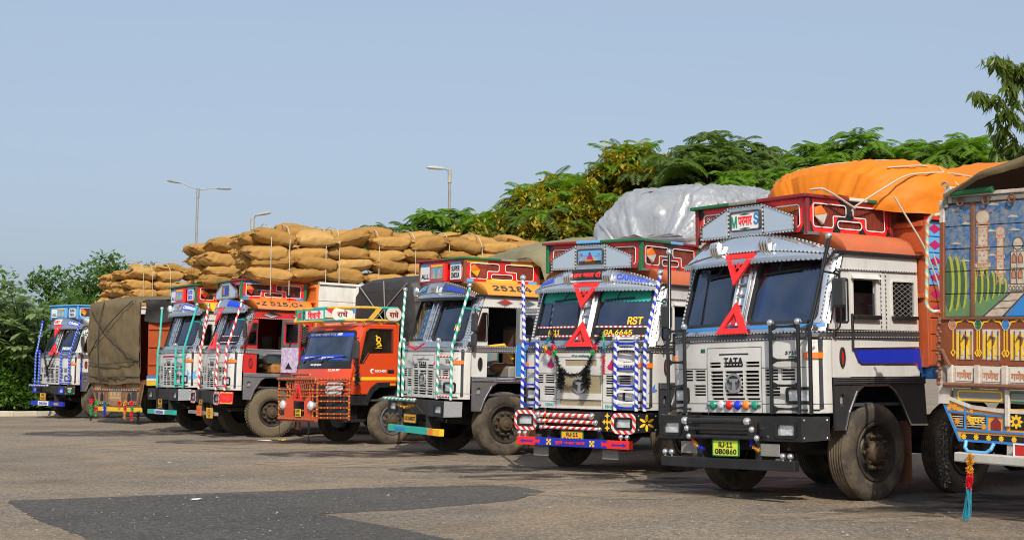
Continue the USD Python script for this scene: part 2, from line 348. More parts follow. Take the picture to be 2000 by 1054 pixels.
stripes('dash_red', [(.72, .05, .04), (.75, .75, .75)], .07, 0.0)
glass('windscreen', (.42, .50, .60), .10)
glass('tinted_glass', (.16, .18, .20), .08)
glass('car_glass', (.50, .60, .68), .14)
lattice('red_mesh', (.30, .055, .03), .045, .34)
lattice('dark_mesh', (.10, .03, .022), .045, .34)
lattice('beige_mesh', (.42, .35, .22), .022, .42, back=(.16, .13, .085))
lattice('window_mesh', (.22, .22, .19), .10, .11)
# ---------------------------------------------------------------- lorry cab: shared shape
def yb(z): return np.interp(z, [.4, 1.5, 1.70, 1.80, 1.90, 2.55, 2.85], [0, -.01, .0, .02, .062, .265, .36])
def Ff(u, z, d):
    """lower front, wrapping round the corner: u across, z up, d outwards"""
    u, z, d = np.broadcast_arrays(np.asarray(u, float), z, d)
    t = np.clip((np.abs(u) - .86) / .38, 0, 1) * PI / 2
    au = np.minimum(np.abs(u), .86)
    x = np.sign(u) * (au + (.21 + d) * np.sin(t)); y = yb(z) + .05 * (au / .86) ** 2 + .26 * (1 - np.cos(t)) - d * np.cos(t)
    return np.stack([x, y, z], -1)
def Wf(x, z, d):
    """windscreen surface"""
    x, z, d = np.broadcast_arrays(np.asarray(x, float), z, d)
    e = np.clip((np.abs(x) - .94) / .13, 0, 1)
    return np.stack([x, yb(z) + .145 * (np.abs(x) / .95) ** 2 + .05 * e ** 2 - d, z], -1)
def Sf(y, z, d): return P3(1.07 + np.asarray(d), y, z)
def Sl(y, z, d): return P3(-1.07 - np.asarray(d), y, z)
def plane_y(y0): return lambda a, b, d: P3(a, y0 - np.asarray(d), b)
def plane_x(x0): return lambda a, b, d: P3(x0 + np.asarray(d), a, b)
VT = lambda a: 2.858 - .225 * (np.abs(a) / 1.05) ** 2.2
def Vf(a, t, d):
    """visor: a across, t from 0 (lower edge) to 1 (top edge)"""
    a, t, d = np.broadcast_arrays(np.asarray(a, float), t, d)
    z = 2.572 + t * (VT(a) - 2.572)
    y = .135 + .22 * (np.abs(a) / 1.05) ** 2.4 - .03 * np.clip(1 - t / .3, 0, 1) + .085 * np.clip((t - .3) / .7, 0, 1) ** 2.2 - d
    return np.stack([a, y, z + .3 * d], -1)

def wheel_parts(path, x, y, r=.515, w=.27, out=1, dusty=False, steel=False, rim=.30, studs=10):
    """tyre, rim, hub, studs of one wheel: outer face at x on the side 'out'"""
    path = str(UsdGeom.Xform.Define(stage, free(path, 'wheel')).GetPath())
    ax = np.array([float(out), 0, 0]); c = np.array([x, y, r - .012])
    m = MB(); pr = []
    for R, h in ((rim, -.035), (rim + .03, -.006), (rim + .075, .004), (r - .085, .006), (r - .045, -.004), (r - .015, -.026), (r, -.052)): pr.append((R, h))
    k = 5
    for i in range(k):
        a = -.052 - (w - .104) * (i + .5) / k
        pr += [(r, a + .012), (r - .011, a + .008), (r - .011, a - .008), (r, a - .012)]
    pr += [(r, -w + .052), (r - .03, -w + .01), (rim + .1, -w), (rim, -w + .02)]
    m.lathe(pr, c, ax, 44); ty = part(path, 'tyre', m, 'tyre_rubber' if not dusty else 'dusty_rubber', 40)
    if dusty:
        m = MB(); 
        for i in range(56):
            a = 2 * PI * i / 56; rr = r + .001
            for hh, sk in ((-.03, .0), (-.085, .05), (-w + .085, .05)):
                p = c + ax * hh + rr * np.array([0, math.cos(a + sk), math.sin(a + sk)])
                m.ball(p, .017, 0, (1.6, 1, 1))
        part(path, 'tread_block', m, 'dusty_rubber', kind='stuff')
    m = MB(); m.lathe([(rim + .012, -.012), (rim + .004, .004), (rim - .018, 0), (rim - .03, -.05), (rim - .045, -.075), (.215, -.085), (.19, -.05), (.13, -.045), (.0, -.045)], c, ax, 40)
    part(path, 'rim', m, 'bare_steel' if steel else 'wheel_steel', 35)
    m = MB(); m.lathe([(.125, -.05), (.12, .0), (.10, .03), (.07, .03), (.06, .05), (.045, .058), (0, .058)], c, ax, 24); part(path, 'hub', m, 'hub_grease', 35)
    m = MB()
    for i in range(studs):
        a = 2 * PI * i / studs; p = c + .17 * np.array([0, math.cos(a), math.sin(a)])
        m.lathe([(.024, -.05), (.024, -.015), (.016, -.01), (.014, .02), (0, .022)], p, ax, 8)
    part(path, 'wheel_stud', m, 'hub_grease', 35, kind='stuff')
    if steel:
        m = MB()
        for i in range(8):
            a = 2 * PI * (i + .5) / 8; m.lathe([(.026, -.079), (.0, -.0785)], c + .235 * np.array([0, math.cos(a), math.sin(a)]), ax, 10)
        part(path, 'rim_hole', m, 'black_rubber', kind='stuff')
    return ty

def rung_poly(x0, x1, z, wide=.042, nar=.011):
    c = (x0 + x1) / 2; h = (x1 - x0) / 2
    return Polygon([(x0, z - wide), (x0 + h * .35, z - nar * 1.4), (c, z - nar), (x1 - h * .35, z - nar * 1.4), (x1, z - wide), (x1, z + wide), (x1 - h * .35, z + nar * 1.4), (c, z + nar), (x0 + h * .35, z + nar * 1.4), (x0, z + wide)])

def crate_holes(y0, y1, z0, z1):
    """three rounded openings of a headboard side panel: two upper with a step, one lower in the middle"""
    L = y1 - y0; H = z1 - z0; ym = (y0 + y1) / 2
    a = unary_union([rrect(y0 + .05 * L, y0 + .46 * L, z0 + .50 * H, z1 - .13 * H, .04), rrect(y0 + .05 * L, y0 + .30 * L, z0 + .14 * H, z1 - .13 * H, .04)])
    b = affinity.scale(a, -1, 1, origin=(ym, z0))
    c = rrect(ym - .155 * L, ym + .155 * L, z0 + .14 * H, z0 + .40 * H, .045)
    return [a.buffer(-.012).buffer(.024).buffer(-.012), b.buffer(-.012).buffer(.024).buffer(-.012), c]

def tata(pose, label, group, o):
    x, y, yaw, pitch, roll, dz = pose
    t = thing('lorry', label, 'truck', (x, y, 0), -yaw, group)
    pr, rr = math.radians(pitch), math.radians(roll)
    R = np.array([[1, 0, 0], [0, math.cos(pr), -math.sin(pr)], [0, math.sin(pr), math.cos(pr)]]) @ np.array([[math.cos(rr), 0, math.sin(rr)], [0, 1, 0], [-math.sin(rr), 0, math.cos(rr)]])
    B = lambda v: v @ R.T + np.array([0, 0, dz])
    def bp(name, m, mat, smooth=False, parent=None, **k):
        if not m.v: return None
        return part(parent or t, name, m.xf(B), mat, smooth, **k)
    G = lambda k, d=None: o.get(k, d)
    body, side = G('body', 'white_paint'), G('side', G('body', 'white_paint'))
    # ---- lower front panel with its openings
    head = [rrect(s * .855 - .16, s * .855 + .16, 1.05, 1.225, .035) for s in (-1, 1)]
    slots = []
    if G('grille', 'slots') == 'slots':
        for z in (1.482, 1.447): slots += [sbox(a, z - .011, b, z + .011) for a, b in ((-.36, -.19), (-.15, .13), (.17, .36))]
        for z in np.arange(1.385, 1.13, -.040): slots += [sbox(a, z - .0135, b, z + .0135) for a, b in ((-.35, -.16), (-.13, .13), (.16, .35))]
        slots += [sbox(a, 1.092, b, 1.112) for a, b in ((-.33, -.15), (-.11, .15), (.18, .36))]
        if G('lowgrid'): 
            for z in (1.06, 1.02): slots += [sbox(a, z - .0135, b, z + .0135) for a, b in ((-.35, -.16), (-.13, .13), (.16, .35))]
        cen = []
    else:
        cen = [rrect(-.33, .36, 1.165, 1.41, .01), rrect(-.25, .28, 1.53, 1.615, .01), rrect(-.33, .36, .998, 1.082, .01)]
    for s in (-1, 1):
        for z in (1.40, 1.368, 1.336, 1.304): slots += [sbox(min(a * s, b * s), z - .010, max(a * s, b * s), z + .010) for a, b in ((.43, .60), (.635, .81))]
        for z in (1.24, 1.208, 1.176, 1.144): slots += [sbox(min(a * s, b * s), z - .010, max(a * s, b * s), z + .010) for a, b in ((.43, .62),)]
    fp = sbox(-1.24, .957, 1.24, 1.712).difference(unary_union(slots + head + cen))
    bp('front_panel', MB().patch(fp, Ff, -.03, 0, .09), body, 40)
    bp('grille_backing', MB().patch(sbox(-.84, 1.0, .84, 1.62), Ff, -.075, -.05, .2), 'chassis_dark')
    m = MB()
    for p in ([(-.40, .957), (-.40, 1.645)], [(.385, .957), (.385, 1.645)], [(-.40, 1.645), (.385, 1.645)], [(-1.0, 1.425), (-.405, 1.425)], [(.39, 1.425), (1.0, 1.425)], [(-1.24, 1.05), (-.405, 1.05)], [(.39, 1.05), (1.24, 1.05)], [(-.40, 1.075), (.385, 1.075)]):
        m.patch(line(p, .007), Ff, .0008, .0016, .1)
    bp('panel_seam', m, 'dark_ink')
    for c in cen: bp('mesh_insert', MB().patch(c, Ff, -.02, -.012, .2, uv=True), 'beige_mesh')
    # ---- badge and lettering
    if G('tata', True):
        bp('maker_lettering', MB().patch(text('TATA', 0, 1.497, .275, .085), Ff, .001, .006), 'ink')
        bp('badge_line', MB().patch(sbox(-.21, 1.567, .21, 1.583), Ff, .001, .004), 'ink')
    em = MB(); em.patch(disc(0, 0, .105, 24).difference(affinity.scale(disc(0, 0, .088, 24), 1.0, .92)), lambda a, b, d: Ff(a * 1.06 + .01, b + 1.268, d), .004, .022)
    em.patch(unary_union([Polygon([(-.075, .045), (.075, .045), (.05, .01), (.022, .012), (.03, -.085), (-.03, -.085), (-.022, .012), (-.05, .01)])]), lambda a, b, d: Ff(a + .01, b + 1.268, d), .004, .018)
    e = bp('emblem', em, G('emblem', 'dull_chrome'))
    bp('emblem_back', MB().patch(disc(0.01, 1.268, .1, 20), Ff, -.003, .003), 'beige_mesh' if False else 'band_grey')
    # ---- headlights, indicators, side lights
    for s in (-1, 1):
        h = rrect(s * .855 - .155, s * .855 + .155, 1.055, 1.22, .03)
        hp = bp('headlight', MB().patch(h.difference(h.buffer(-.028)), Ff, -.02, .014, .08), 'black_gloss')
        bp('lens', MB().patch(h.buffer(-.028), Ff, -.012, .0, .06), 'clear_lens', parent=hp)
        bp('indicator', MB().patch(rrect(s * 1.03 - .10, s * 1.03 + .10, 1.515, 1.575, .008), Ff, .0, .022, .05), 'amber_lens')
    # ---- band round the cab, cowl
    bm = G('band', 'band_grey')
    bp('belt_band', MB().patch(sbox(-1.24, 1.712, 1.24, 1.795), Ff, -.02, .010, .1), bm)
    bp('belt_band', MB().patch(sbox(.34, 1.712, 1.765, 1.815), Sf, -.02, .012), bm)
    for z in (1.722, 1.785):
        us = np.linspace(-1.24, 1.24, 40); bp('studded_trim', MB().tube(Ff(us, np.full(40, z), np.full(40, .014)), .006, 5, uv=True), 'dash_trim', True); bp('studded_trim', MB().tube([(1.085, .36, z + .005), (1.085, 1.76, z + .02)], .006, 5, uv=True), 'dash_trim', True)
    bp('cowl', MB().patch(sbox(-1.06, 1.795, 1.06, 1.872), Wf, -.03, .012, .1), 'dull_chrome', 40)
    if G('cowl'): bp('cowl_strip', MB().patch(sbox(-1.05, 1.838, 1.05, 1.872), Wf, .0125, .016, .1), G('cowl'))
    # ---- windscreen
    panes = []
    for s in (-1, 1):
        q = Polygon([(s * .150, 1.905), (s * .945, 1.905), (s * .915, 2.555), (s * .172, 2.555)]).buffer(-.07).buffer(.07, quad_segs=5)
        panes.append(q)
    fr = Polygon([(-1.07, 1.872), (1.07, 1.872), (1.07, 2.60), (-1.07, 2.60)])
    bp('windscreen_frame', MB().patch(fr.difference(unary_union([q.buffer(.022) for q in panes])), Wf, -.03, .0, .09), G('frame', 'dull_chrome'), 40)
    for i, q in enumerate(panes):
        g = bp('windscreen_pane', MB().patch(q.buffer(-.004), Wf, -.022, -.016, .12), 'windscreen', 40)
        bp('gasket', MB().patch(q.buffer(.024).difference(q.buffer(-.006)), Wf, -.03, .012, .09), 'black_rubber', parent=g)
        if G('film_top'):
            fz = 2.42; cut = q.buffer(-.008).intersection(sbox(-2, fz, 2, 3)); sc = unary_union([disc(xx, fz, .026, 8) for xx in np.arange(-.95, .96, .055)])
            bp('sun_film', MB().patch(cut.union(sc.intersection(q.buffer(-.008))), Wf, -.015, -.012, .12), G('film_top'), parent=g)
        if G('film_low'):
            for zz in (1.935, 2.06): bp('reflective_tape', MB().patch(q.buffer(-.01).intersection(sbox(-2, zz - .01, 2, zz + .01)), Wf, -.014, -.011, .12, uv=True), 'dash_red', parent=g)
            bp('lower_film', MB().patch(q.buffer(-.01).intersection(sbox(-2, 1.9, 2, 2.045)), Wf, -.0158, -.0145, .12), 'ink', parent=g)
        for (tx, cx, cz, w, h, col) in G('glass_text', ()):
            if (cx < 0) == (i == 0): bp('glass_lettering', MB().patch(text(tx, cx, cz, w, h), Wf, -.012, -.008, .15), col, parent=g)
        # wiper
        s = -1 if i == 0 else 1
        a, b_ = ((.42, 2.60), (.50, 2.44)) if G('wiper_top', True) else ((.4, 1.88), (.52, 2.05))
        m = MB(); m.tube([Wf(s * .3 + .2 * (i == 1), a[1] - .02, .05), Wf(s * .45, b_[1], .03)], .008, 5); m.tube([Wf(s * .45 - .2, b_[1] - .02, .012), Wf(s * .45 + .24, b_[1] + .01, .012)], .011, 5)
        bp('wiper', m, 'black_rubber')
    # centre ladder between the panes
    m = MB()
    for s in (-1, 1): m.tube([Wf(s * .075, 1.89, .03), Wf(s * .082, 2.58, .03)], .02, 6)
    for z in np.arange(1.98, 2.55, .115): m.tube([Wf(-.08, z, .03), Wf(.08, z, .03)], .012, 6)
    bp('centre_ladder', m, 'dull_chrome', 40)
    m = MB()
    for s in (-1, 1):
        for xx in (1.0, 1.045): bp('pillar_trim', MB().tube([Wf(s * xx, zz, .006) for zz in np.linspace(1.9, 2.56, 8)], .0065, 5, uv=True), 'dash_trim', True)
    if G('triangles', True):
        for up, z in ((True, 1.92), (False, 2.525)):
            tri = Polygon([(-.225, -.13), (.225, -.13), (0, .21)]) if up else Polygon([(-.235, .14), (.235, .14), (0, -.215)])
            f = lambda a, b, d, z=z: Wf(0 * np.asarray(a), b + z, d + (.055 if z < 2.2 else .15)) + P3(a, .08 * np.abs(a), 0 * np.asarray(a))
            tp = bp('warning_triangle', MB().patch(tri.difference(tri.buffer(-.062)), f, 0, .035), G('tri_mat', 'bright_red'))
            bp('triangle_star', MB().patch(star(0, .0, .052, .024, 5), f, .002, .02), 'red_lens' if G('tri_mat', 'bright_red') == 'bright_red' else 'dull_chrome', parent=tp)
    # ---- visor
    vm = MB(); vm.patch(sbox(-1.05, .0, 1.05, 1.0), Vf, -.012, .0, .12); vp = bp('sun_visor', vm, G('visor', 'chrome'), 40)
    m = MB()
    for tt in (.33, .985): m.tube(Vf(np.linspace(-1.045, 1.045, 46), np.full(46, tt), np.full(46, .006)), .007, 5, uv=True)
    bp('visor_trim', m, 'dash_trim', True, parent=vp)
    sc = unary_union([sbox(-1.045, .012, 1.045, .045)] + [disc(a, .014, .026, 8) for a in np.arange(-1.02, 1.03, .052)])
    bp('scalloped_fringe', MB().patch(sc, lambda a, b, d: Vf(a, 0, d) + P3(0, 0, b - .028), -.012, .004, .12), G('fringe', 'dull_chrome'), parent=vp)
    for a in G('shells', ()):
        for k in range(4):
            bp('visor_fin', MB().patch(Polygon([(0, 0), (.055, .02), (.075, .10), (.05, .17), (.0, .15)]), lambda p, q_, d, k=k: Vf(a + k * .035 + 0 * p, .36, 0) + P3(d, -p, q_ * .9 - .02), 0, .022), 'chrome', 30, parent=vp)
    for (tx, dv, a, tt, w, h, col, plate) in G('visor_text', ()):
        f = lambda p, q_, d: Vf(p, q_, d)
        if plate: bp('visor_plate', MB().patch(sbox(a - w * .62, tt - .26, a + w * .62, tt + .26), f, .002, .008, .1), plate, parent=vp)
        gg = text(tx, 0, 0, w, h, deva=dv); gg = affinity.translate(affinity.scale(gg, 1, 1 / .29, origin=(0, 0)), a, tt)
        bp('visor_lettering', MB().patch(gg, f, .009, .013, .12), col, parent=vp)
    # ---- roof and headboard
    th = np.linspace(0, PI / 2, 7); sec = [(.80 + .28 * math.cos(a), 2.615 + .235 * math.sin(a)) for a in th]
    sec = sec + [(-xx, zz) for xx, zz in sec[::-1]]
    m = MB(); ys = [.27, .62, 1.0, 1.5, 1.70, 1.76]; vv = []
    for yy in ys:
        k = 1.0 if yy < 1.71 else .985
        vv += [(xx * k, yy + (.07 + .24 * (abs(xx) / 1.08) ** 2.6 if yy < .3 else 0), 2.60 + (zz - 2.60) * k) for xx, zz in sec]
    n = len(sec); f = [[i * n + j, i * n + j + 1, (i + 1) * n + j + 1, (i + 1) * n + j] for i in range(len(ys) - 1) for j in range(n - 1)]
    m.add(vv, f); m.add(vv[-n:], [[0, i, i + 1] for i in range(1, n - 1)]); m.add(vv[:n], [[0, i + 1, i] for i in range(1, n - 1)])
    rp = bp('roof', m, G('roof', 'orange_roof'), 40)
    bp('drip_rail', MB().box(1.065, 1.115, .36, 1.775, 2.598, 2.632, .008), 'black_paint')
    if G('roof_text'):
        tx = G('roof_text'); nx, nz = math.cos(.62), math.sin(.62)
        bp('roof_lettering', MB().patch(text(tx, 1.05, 0, G('roof_tw', .78), .135), lambda a, b, d: (lambda ang: P3(.80 + (.283 + d) * np.cos(ang), a, 2.615 + (.238 + d) * np.sin(ang)))(np.clip(.62 + b * 3.4, 0, 1.5)), .001, .003, .03), 'dark_ink', parent=rp)
    cx0, cy0, cy1, z0, z1 = .79, .30, 1.68, 2.845, 3.20
    C = G('crate', {})
    post, pa, pbk = C.get('post', 'dark_red'), C.get('paint', 'red_paint'), C.get('alt', 'black_paint')
    hp = bp('headboard', MB().box(-cx0 + .03, cx0 - .03, cy0 + .1, cy1 - .03, z0, z0 + .02), 'interior_dark')
    for (px, py) in ((cx0, cy0), (-cx0, cy0), (cx0, cy1), (-cx0, cy1)): bp('corner_post', MB().box(px - .025, px + .025, py - .025, py + .025, z0 - .03, z1, .004), post, parent=hp)
    # side and front sheets with openings, lattice behind
    for nm, f, a0, a1 in (('side', plane_x(cx0), cy0 + .026, cy1 - .026), ('front', plane_y(cy0), -cx0 + .026, cx0 - .026), ('far', lambda a, b, d: P3(-cx0 - np.asarray(d), a, b), cy0 + .026, cy1 - .026)):
        sh = sbox(a0, z0, a1, z1)
        hs = crate_holes(a0, a1, z0, z1) if nm != 'front' else [rrect(-.70, -.34, z0 + .05, z1 - .06, .04), rrect(.34, .70, z0 + .05, z1 - .06, .04)]
        panel = sh.difference(unary_union(hs))
        L = a1 - a0
        blocks = [sbox(a0, z1 - .045, a0 + .30 * L, z1), sbox(a0 + .62 * L, z1 - .045, a1, z1), sbox(a0, z0, a0 + .10 * L, z0 + .05), sbox(a0 + .28 * L, z0, a0 + .72 * L, z0 + .05), sbox(a0 + .88 * L, z0, a1, z0 + .05)]
        bp('headboard_sheet', MB().patch(panel, f, -.012, 0), pa, parent=hp)
        alts = [panel.intersection(Polygon([(a0 + p * L, z0 + q0 * (z1 - z0)) for p, q0 in pts])) for pts in (
            [(0, .6), (.05, .86), (.03, 1), (0, 1)], [(.40, .88), (.36, 1), (.62, 1), (.58, .88), (.545, .45), (.60, .45), (.72, .0), (.62, .0), (.60, .42), (.40, .42), (.38, 0), (.28, 0), (.36, .5), (.45, .5)], [(0, 0), (.06, 0), (.03, .3), (0, .35)], [(.95, 0), (1, 0), (1, .3)])]
        for a in alts:
            if not a.is_empty: bp('painted_patch', MB().patch(a, f, .0008, .002), pbk, parent=hp)
        if nm == 'side' and C.get('blocks'):
            for bi, bc in enumerate(C['blocks']): bp('painted_patch', MB().patch(blocks[bi].intersection(panel), f, .0022, .0035), bc, parent=hp)
        for h in hs:
            bp('lattice', MB().patch(h.buffer(.01), f, -.02, -.017, uv=True), C.get('mesh', 'red_mesh'), parent=hp)
            bp('opening_trim', MB().patch(h.difference(h.buffer(-.011)), f, .001, .006), 'white_sticker' if C.get('trim', True) else 'dull_chrome', parent=hp)
    # cap rail in painted lengths
    cc = C.get('cap', ['green_paint', 'worn_grey', 'dark_red', 'white_steel', 'green_paint'])
    segs = [(-cx0 - .06, -.25), (-.25, .15), (.15, cx0 + .045)]
    for i, (a, b) in enumerate(segs): bp('cap_rail', MB().box(a, b - .002, cy0 - .075, cy0 + .03, z1 + .002, z1 + .038, .006), cc[i], parent=hp)
    for i, (a, b) in enumerate(((cy0 + .032, .95), (.952, 1.25), (1.252, cy1 + .02))): bp('cap_rail', MB().box(cx0 - .05, cx0 + .045, a, b, z1 + .002, z1 + .038, .006), cc[2 + i] if 2 + i < len(cc) else cc[-1], parent=hp)
    bp('cap_rail', MB().box(-cx0 - .045, -cx0 + .05, cy0 + .032, cy1, z1 + .002, z1 + .038, .006), cc[0], parent=hp)
    bp('ledge', MB().box(cx0 - .03, cx0 + .03, cy0 - .02, cy1, z0 - .034, z0 - .004), 'aluminium', parent=hp)
    # corner lamp
    lp = bp('corner_lamp', MB().hull([(cx0 + .02, cy0 + .10, z1 - .10), (cx0 + .08, cy0 + .14, z1 - .08), (cx0 + .07, cy0 + .24, z1 - .16), (cx0 + .02, cy0 + .24, z1 - .15), (cx0 + .07, cy0 + .16, z1 - .17), (cx0 + .02, cy0 + .10, z1 - .18)]), 'amber_lens')
    bp('lamp_base', MB().hull([(cx0 + .015, cy0 + .10, z1 - .185), (cx0 + .075, cy0 + .16, z1 - .175), (cx0 + .075, cy0 + .24, z1 - .165), (cx0 + .06, cy0 + .20, z1 - .27), (cx0 + .015, cy0 + .22, z1 - .28)]), C.get('lamp', 'white_steel'), parent=lp)
    # crown on the headboard front
    if G('crown', 'pentagon') == 'pentagon':
        f = plane_y(cy0 - .085)
        pent = Polygon([(-.66, 2.85), (-.66, 3.0), (-.245, 3.17), (.255, 3.17), (.685, 3.01), (.685, 2.85), (.255, 2.845), (-.245, 2.845)])
        cp = bp('crown_sign', MB().patch(pent, f, -.05, 0), 'dull_chrome')
        for q in (Polygon([(-.63, 2.875), (-.63, 2.985), (-.27, 3.135), (-.27, 2.87)]), Polygon([(.28, 2.87), (.28, 3.135), (.655, 2.995), (.655, 2.875)])):
            bp('crown_panel', MB().patch(q, f, .002, .008), 'chrome', parent=cp)
        m = MB()
        for pts in ([(-.66, 2.85), (-.66, 3.0), (-.245, 3.17), (.255, 3.17), (.685, 3.01), (.685, 2.85), (-.66, 2.85)], [(-.245, 3.17), (-.245, 2.85)], [(.255, 3.17), (.255, 2.85)]): m.tube([(a, cy0 - .092, b) for a, b in pts], .0065, 5, uv=True)
        bp('studded_trim', m, 'dash_trim', True, parent=cp)
        sg = rrect(-.215, .225, 2.905, 3.125, .035)
        bp('sign_frame', MB().patch(sg.difference(sg.buffer(-.018)), f, .002, .016), 'band_grey', parent=cp)
        bp('sign_plate', MB().patch(sg.buffer(-.018), f, .002, .007), G('sign_back', 'white_sticker'), parent=cp)
        for (tx, dv, a, b, w, h, col) in G('sign_text', ()): bp('sign_lettering', MB().patch(text(tx, a, b, w, h, deva=dv), f, .0075, .011), col, parent=cp)
        for (poly, col) in G('sign_art', ()): bp('sign_picture', MB().patch(poly, f, .0072, .0095), col, parent=cp)
    else:
        f = plane_y(cy0 - .10)
        cp = bp('crown_box', MB().box(-.27, .27, cy0 - .10, cy0 - .03, 2.855, 3.15, .012), G('crown_mat', 'bright_red'))
        bp('picture', MB().patch(rrect(-.20, .20, 2.90, 3.09, .02), f, .002, .008), 'picture_card', parent=cp)
        m = MB()
        for a in (-.10, .10): m.patch(Polygon([(a - .06, 2.91), (a - .05, 2.99), (a, 3.06), (a + .05, 2.99), (a + .06, 2.91)]), f, .009, .011)
        bp('picture_figure', m, 'mural_cream', parent=cp); bp('picture_top', MB().patch(sbox(-.2, 3.10, .2, 3.135), f, .002, .007), 'yellow_sticker', parent=cp)
        for s, tx in ((-1, ('ALL',)), (1, ('SUPER', 'INDIA'))):
            g = plane_y(cy0 - .03); bp('side_sign', MB().patch(sbox(min(s * .36, s * .72), 2.88, max(s * .36, s * .72), 3.12), g, .0, .008), G('sign_back', 'white_sticker'), parent=cp)
            for i, w in enumerate(tx): bp('sign_lettering', MB().patch(text(w, s * .54, 3.06 - .11 * i if len(tx) > 1 else 2.96, .28, .085), g, .0085, .012), 'blue_sticker' if G('sign_blue') else 'ink', parent=cp)
            bp('sign_band', MB().patch(sbox(min(s * .36, s * .72), 3.125, max(s * .36, s * .72), 3.165), g, 0, .007), 'sky_blue', parent=cp)
    # ---- cab side (visible side), far side plain
    fe = [(float(Wf(1.07, zz, 0)[1]) + .0, zz) for zz in (2.60, 2.3, 2.1, 1.90)]
    top = Polygon(fe[:1] + [(float(Wf(1.07, 2.43, 0)[1]), 2.43), (1.765, 2.43), (1.765, 2.598)])
    bp('side_top_panel', MB().patch(top, Sf, -.03, 0), G('side_top', side))
    for (poly, col) in G('side_marks', ()): bp('painted_mark', MB().patch(poly, Sf, .001, .004), col)
    front_q = Polygon([(fe[1][0], 2.428), (fe[2][0] - .0, 2.1), (fe[3][0], 1.90), (fe[3][0], 1.815), (.60, 1.815), (.60, 2.428)])
    qh = Polygon([(.50, 2.33), (.575, 2.33), (.575, 1.90), (.40, 1.90), (.40, 2.02)]).buffer(-.015).buffer(.015)
    bp('front_pillar', MB().patch(front_q.difference(qh), Sf, -.03, -.001), side)
    bp('quarter_window', MB().patch(qh.buffer(.005), Sf, -.02, -.014), 'tinted_glass')
    bp('quarter_gasket', MB().patch(ring(qh, .018), Sf, -.004, .008), 'black_rubber')
    low_front = sbox(.32, 1.32, .60, 1.712)
    # door and rear panel
    def door(y0, y1, z0, z1, win, meshwin=False):
        q = rrect(win[0], win[1], win[2], win[3], .02)
        return sbox(y0, z0, y1, z1).difference(q), q
    D, q = door(.602, 1.146, 1.325, 2.428, (.665, 1.045, 1.955, 2.335)); Dl, _ = D, 0
    bp('lower_side_panel', MB().patch(low_front, Sf, -.03, -.001), side)
    vent = Point(.47, 1.525).buffer(.055); vent = affinity.scale(vent, .75, 1.9)
    bp('side_vent', MB().patch(ring(vent, -.015) if False else vent.difference(vent.buffer(-.018)), Sf, 0, .018), 'black_rubber'); bp('vent_glass', MB().patch(vent.buffer(-.018), Sf, .0, .006), 'red_lens' if G('vent_red', True) else 'black_gloss')
    dm = MB().patch(D, Sf, -.035, .003)
    wm = MB().patch(ring(q, .02), Sf, -.02, .012)
    if not G('door_open'):
        dp = bp('door', dm, G('door', side)); bp('window_frame', wm, 'white_steel' if side != 'red_paint' else 'red_paint', parent=dp)
        bp('door_glass', MB().patch(sbox(.665, 1.955, 1.045, 2.20), Sf, -.02, -.015), 'tinted_glass', parent=dp)
        bp('sill', MB().box(1.07, 1.13, .64, 1.075, 1.925, 1.965, .006), 'black_paint', parent=dp)
        bp('handle', MB().box(1.075, 1.10, .62, .645, 1.60, 1.98, .006), 'black_paint', parent=dp)
        bp('visor_lip', MB().hull([(1.07, .64, 2.40), (1.07, 1.08, 2.40), (1.125, .62, 2.345), (1.125, 1.10, 2.345), (1.07, .64, 2.345), (1.07, 1.08, 2.345)]), side, parent=dp)
    else:
        ang = math.radians(G('door_open')); c0 = np.array([1.07, 1.146, 0])
        rot = lambda v: np.stack([c0[0] + (v[:, 0] - c0[0]) * math.cos(ang) + (c0[1] - v[:, 1]) * math.sin(ang), c0[1] + (v[:, 0] - c0[0]) * math.sin(ang) - (c0[1] - v[:, 1]) * math.cos(ang), v[:, 2]], -1)
        Ii = lambda a, b, d: Sf(a, b, -.037 - np.asarray(d))
        dp = bp('door', dm.xf(rot), G('door', side), label='door swung wide open'); bp('window_frame', wm.xf(rot), 'band_grey', parent=dp)
        bp('door_glass', MB().patch(sbox(.665, 1.955, 1.045, 2.335), Sf, -.02, -.015).xf(rot), 'tinted_glass', parent=dp)
        bp('door_lining', MB().patch(sbox(.62, 1.35, 1.13, 1.86), Ii, 0, .01).xf(rot), G('lining', 'mid_blue'), parent=dp)
        bp('door_frame_lining', MB().patch(sbox(.602, 1.86, 1.146, 2.428).difference(q.buffer(.03)), Ii, 0, .012).xf(rot), 'aluminium' if G('lining') else 'rusty', parent=dp)
        bp('door_arm', MB().box(1.02, 1.04, .86, .90, 1.86, 2.0).xf(rot), 'black_paint', parent=dp)
        for (poly, col) in G('lining_art', ()): bp('lining_mark', MB().patch(poly, Ii, .0105, .0125).xf(rot), col, parent=dp)
    Rq, q2 = door(1.15, 1.765, 1.325, 2.428, (1.32, 1.69, 1.965, 2.335))
    rp2 = bp('rear_side_panel', MB().patch(Rq, Sf, -.03, .0), side); bp('window_frame', MB().patch(ring(q2, .02), Sf, -.02, .012), 'white_steel' if side != 'red_paint' else 'red_paint', parent=rp2)
    bp('window_lattice', MB().patch(q2, Sf, -.008, -.006, uv=True), 'window_mesh', parent=rp2); bp('window_glass', MB().patch(q2, Sf, -.024, -.018), 'tinted_glass', parent=rp2)
    bp('sill', MB().box(1.07, 1.12, 1.30, 1.72, 1.93, 1.968, .006), 'black_paint', parent=rp2)
    if G('trim_strips', True):
        m = MB()
        for yy in (1.115, 1.20): bp('studded_trim', MB().tube([(1.085, yy, 2.42), (1.085, yy, 1.84)], .0055, 5, uv=True), 'dash_trim', True)
        bp('studded_trim', MB().tube([(1.085, .40, 2.435), (1.085, 1.75, 2.445)], .008, 5, uv=True), 'dash_trim', True)
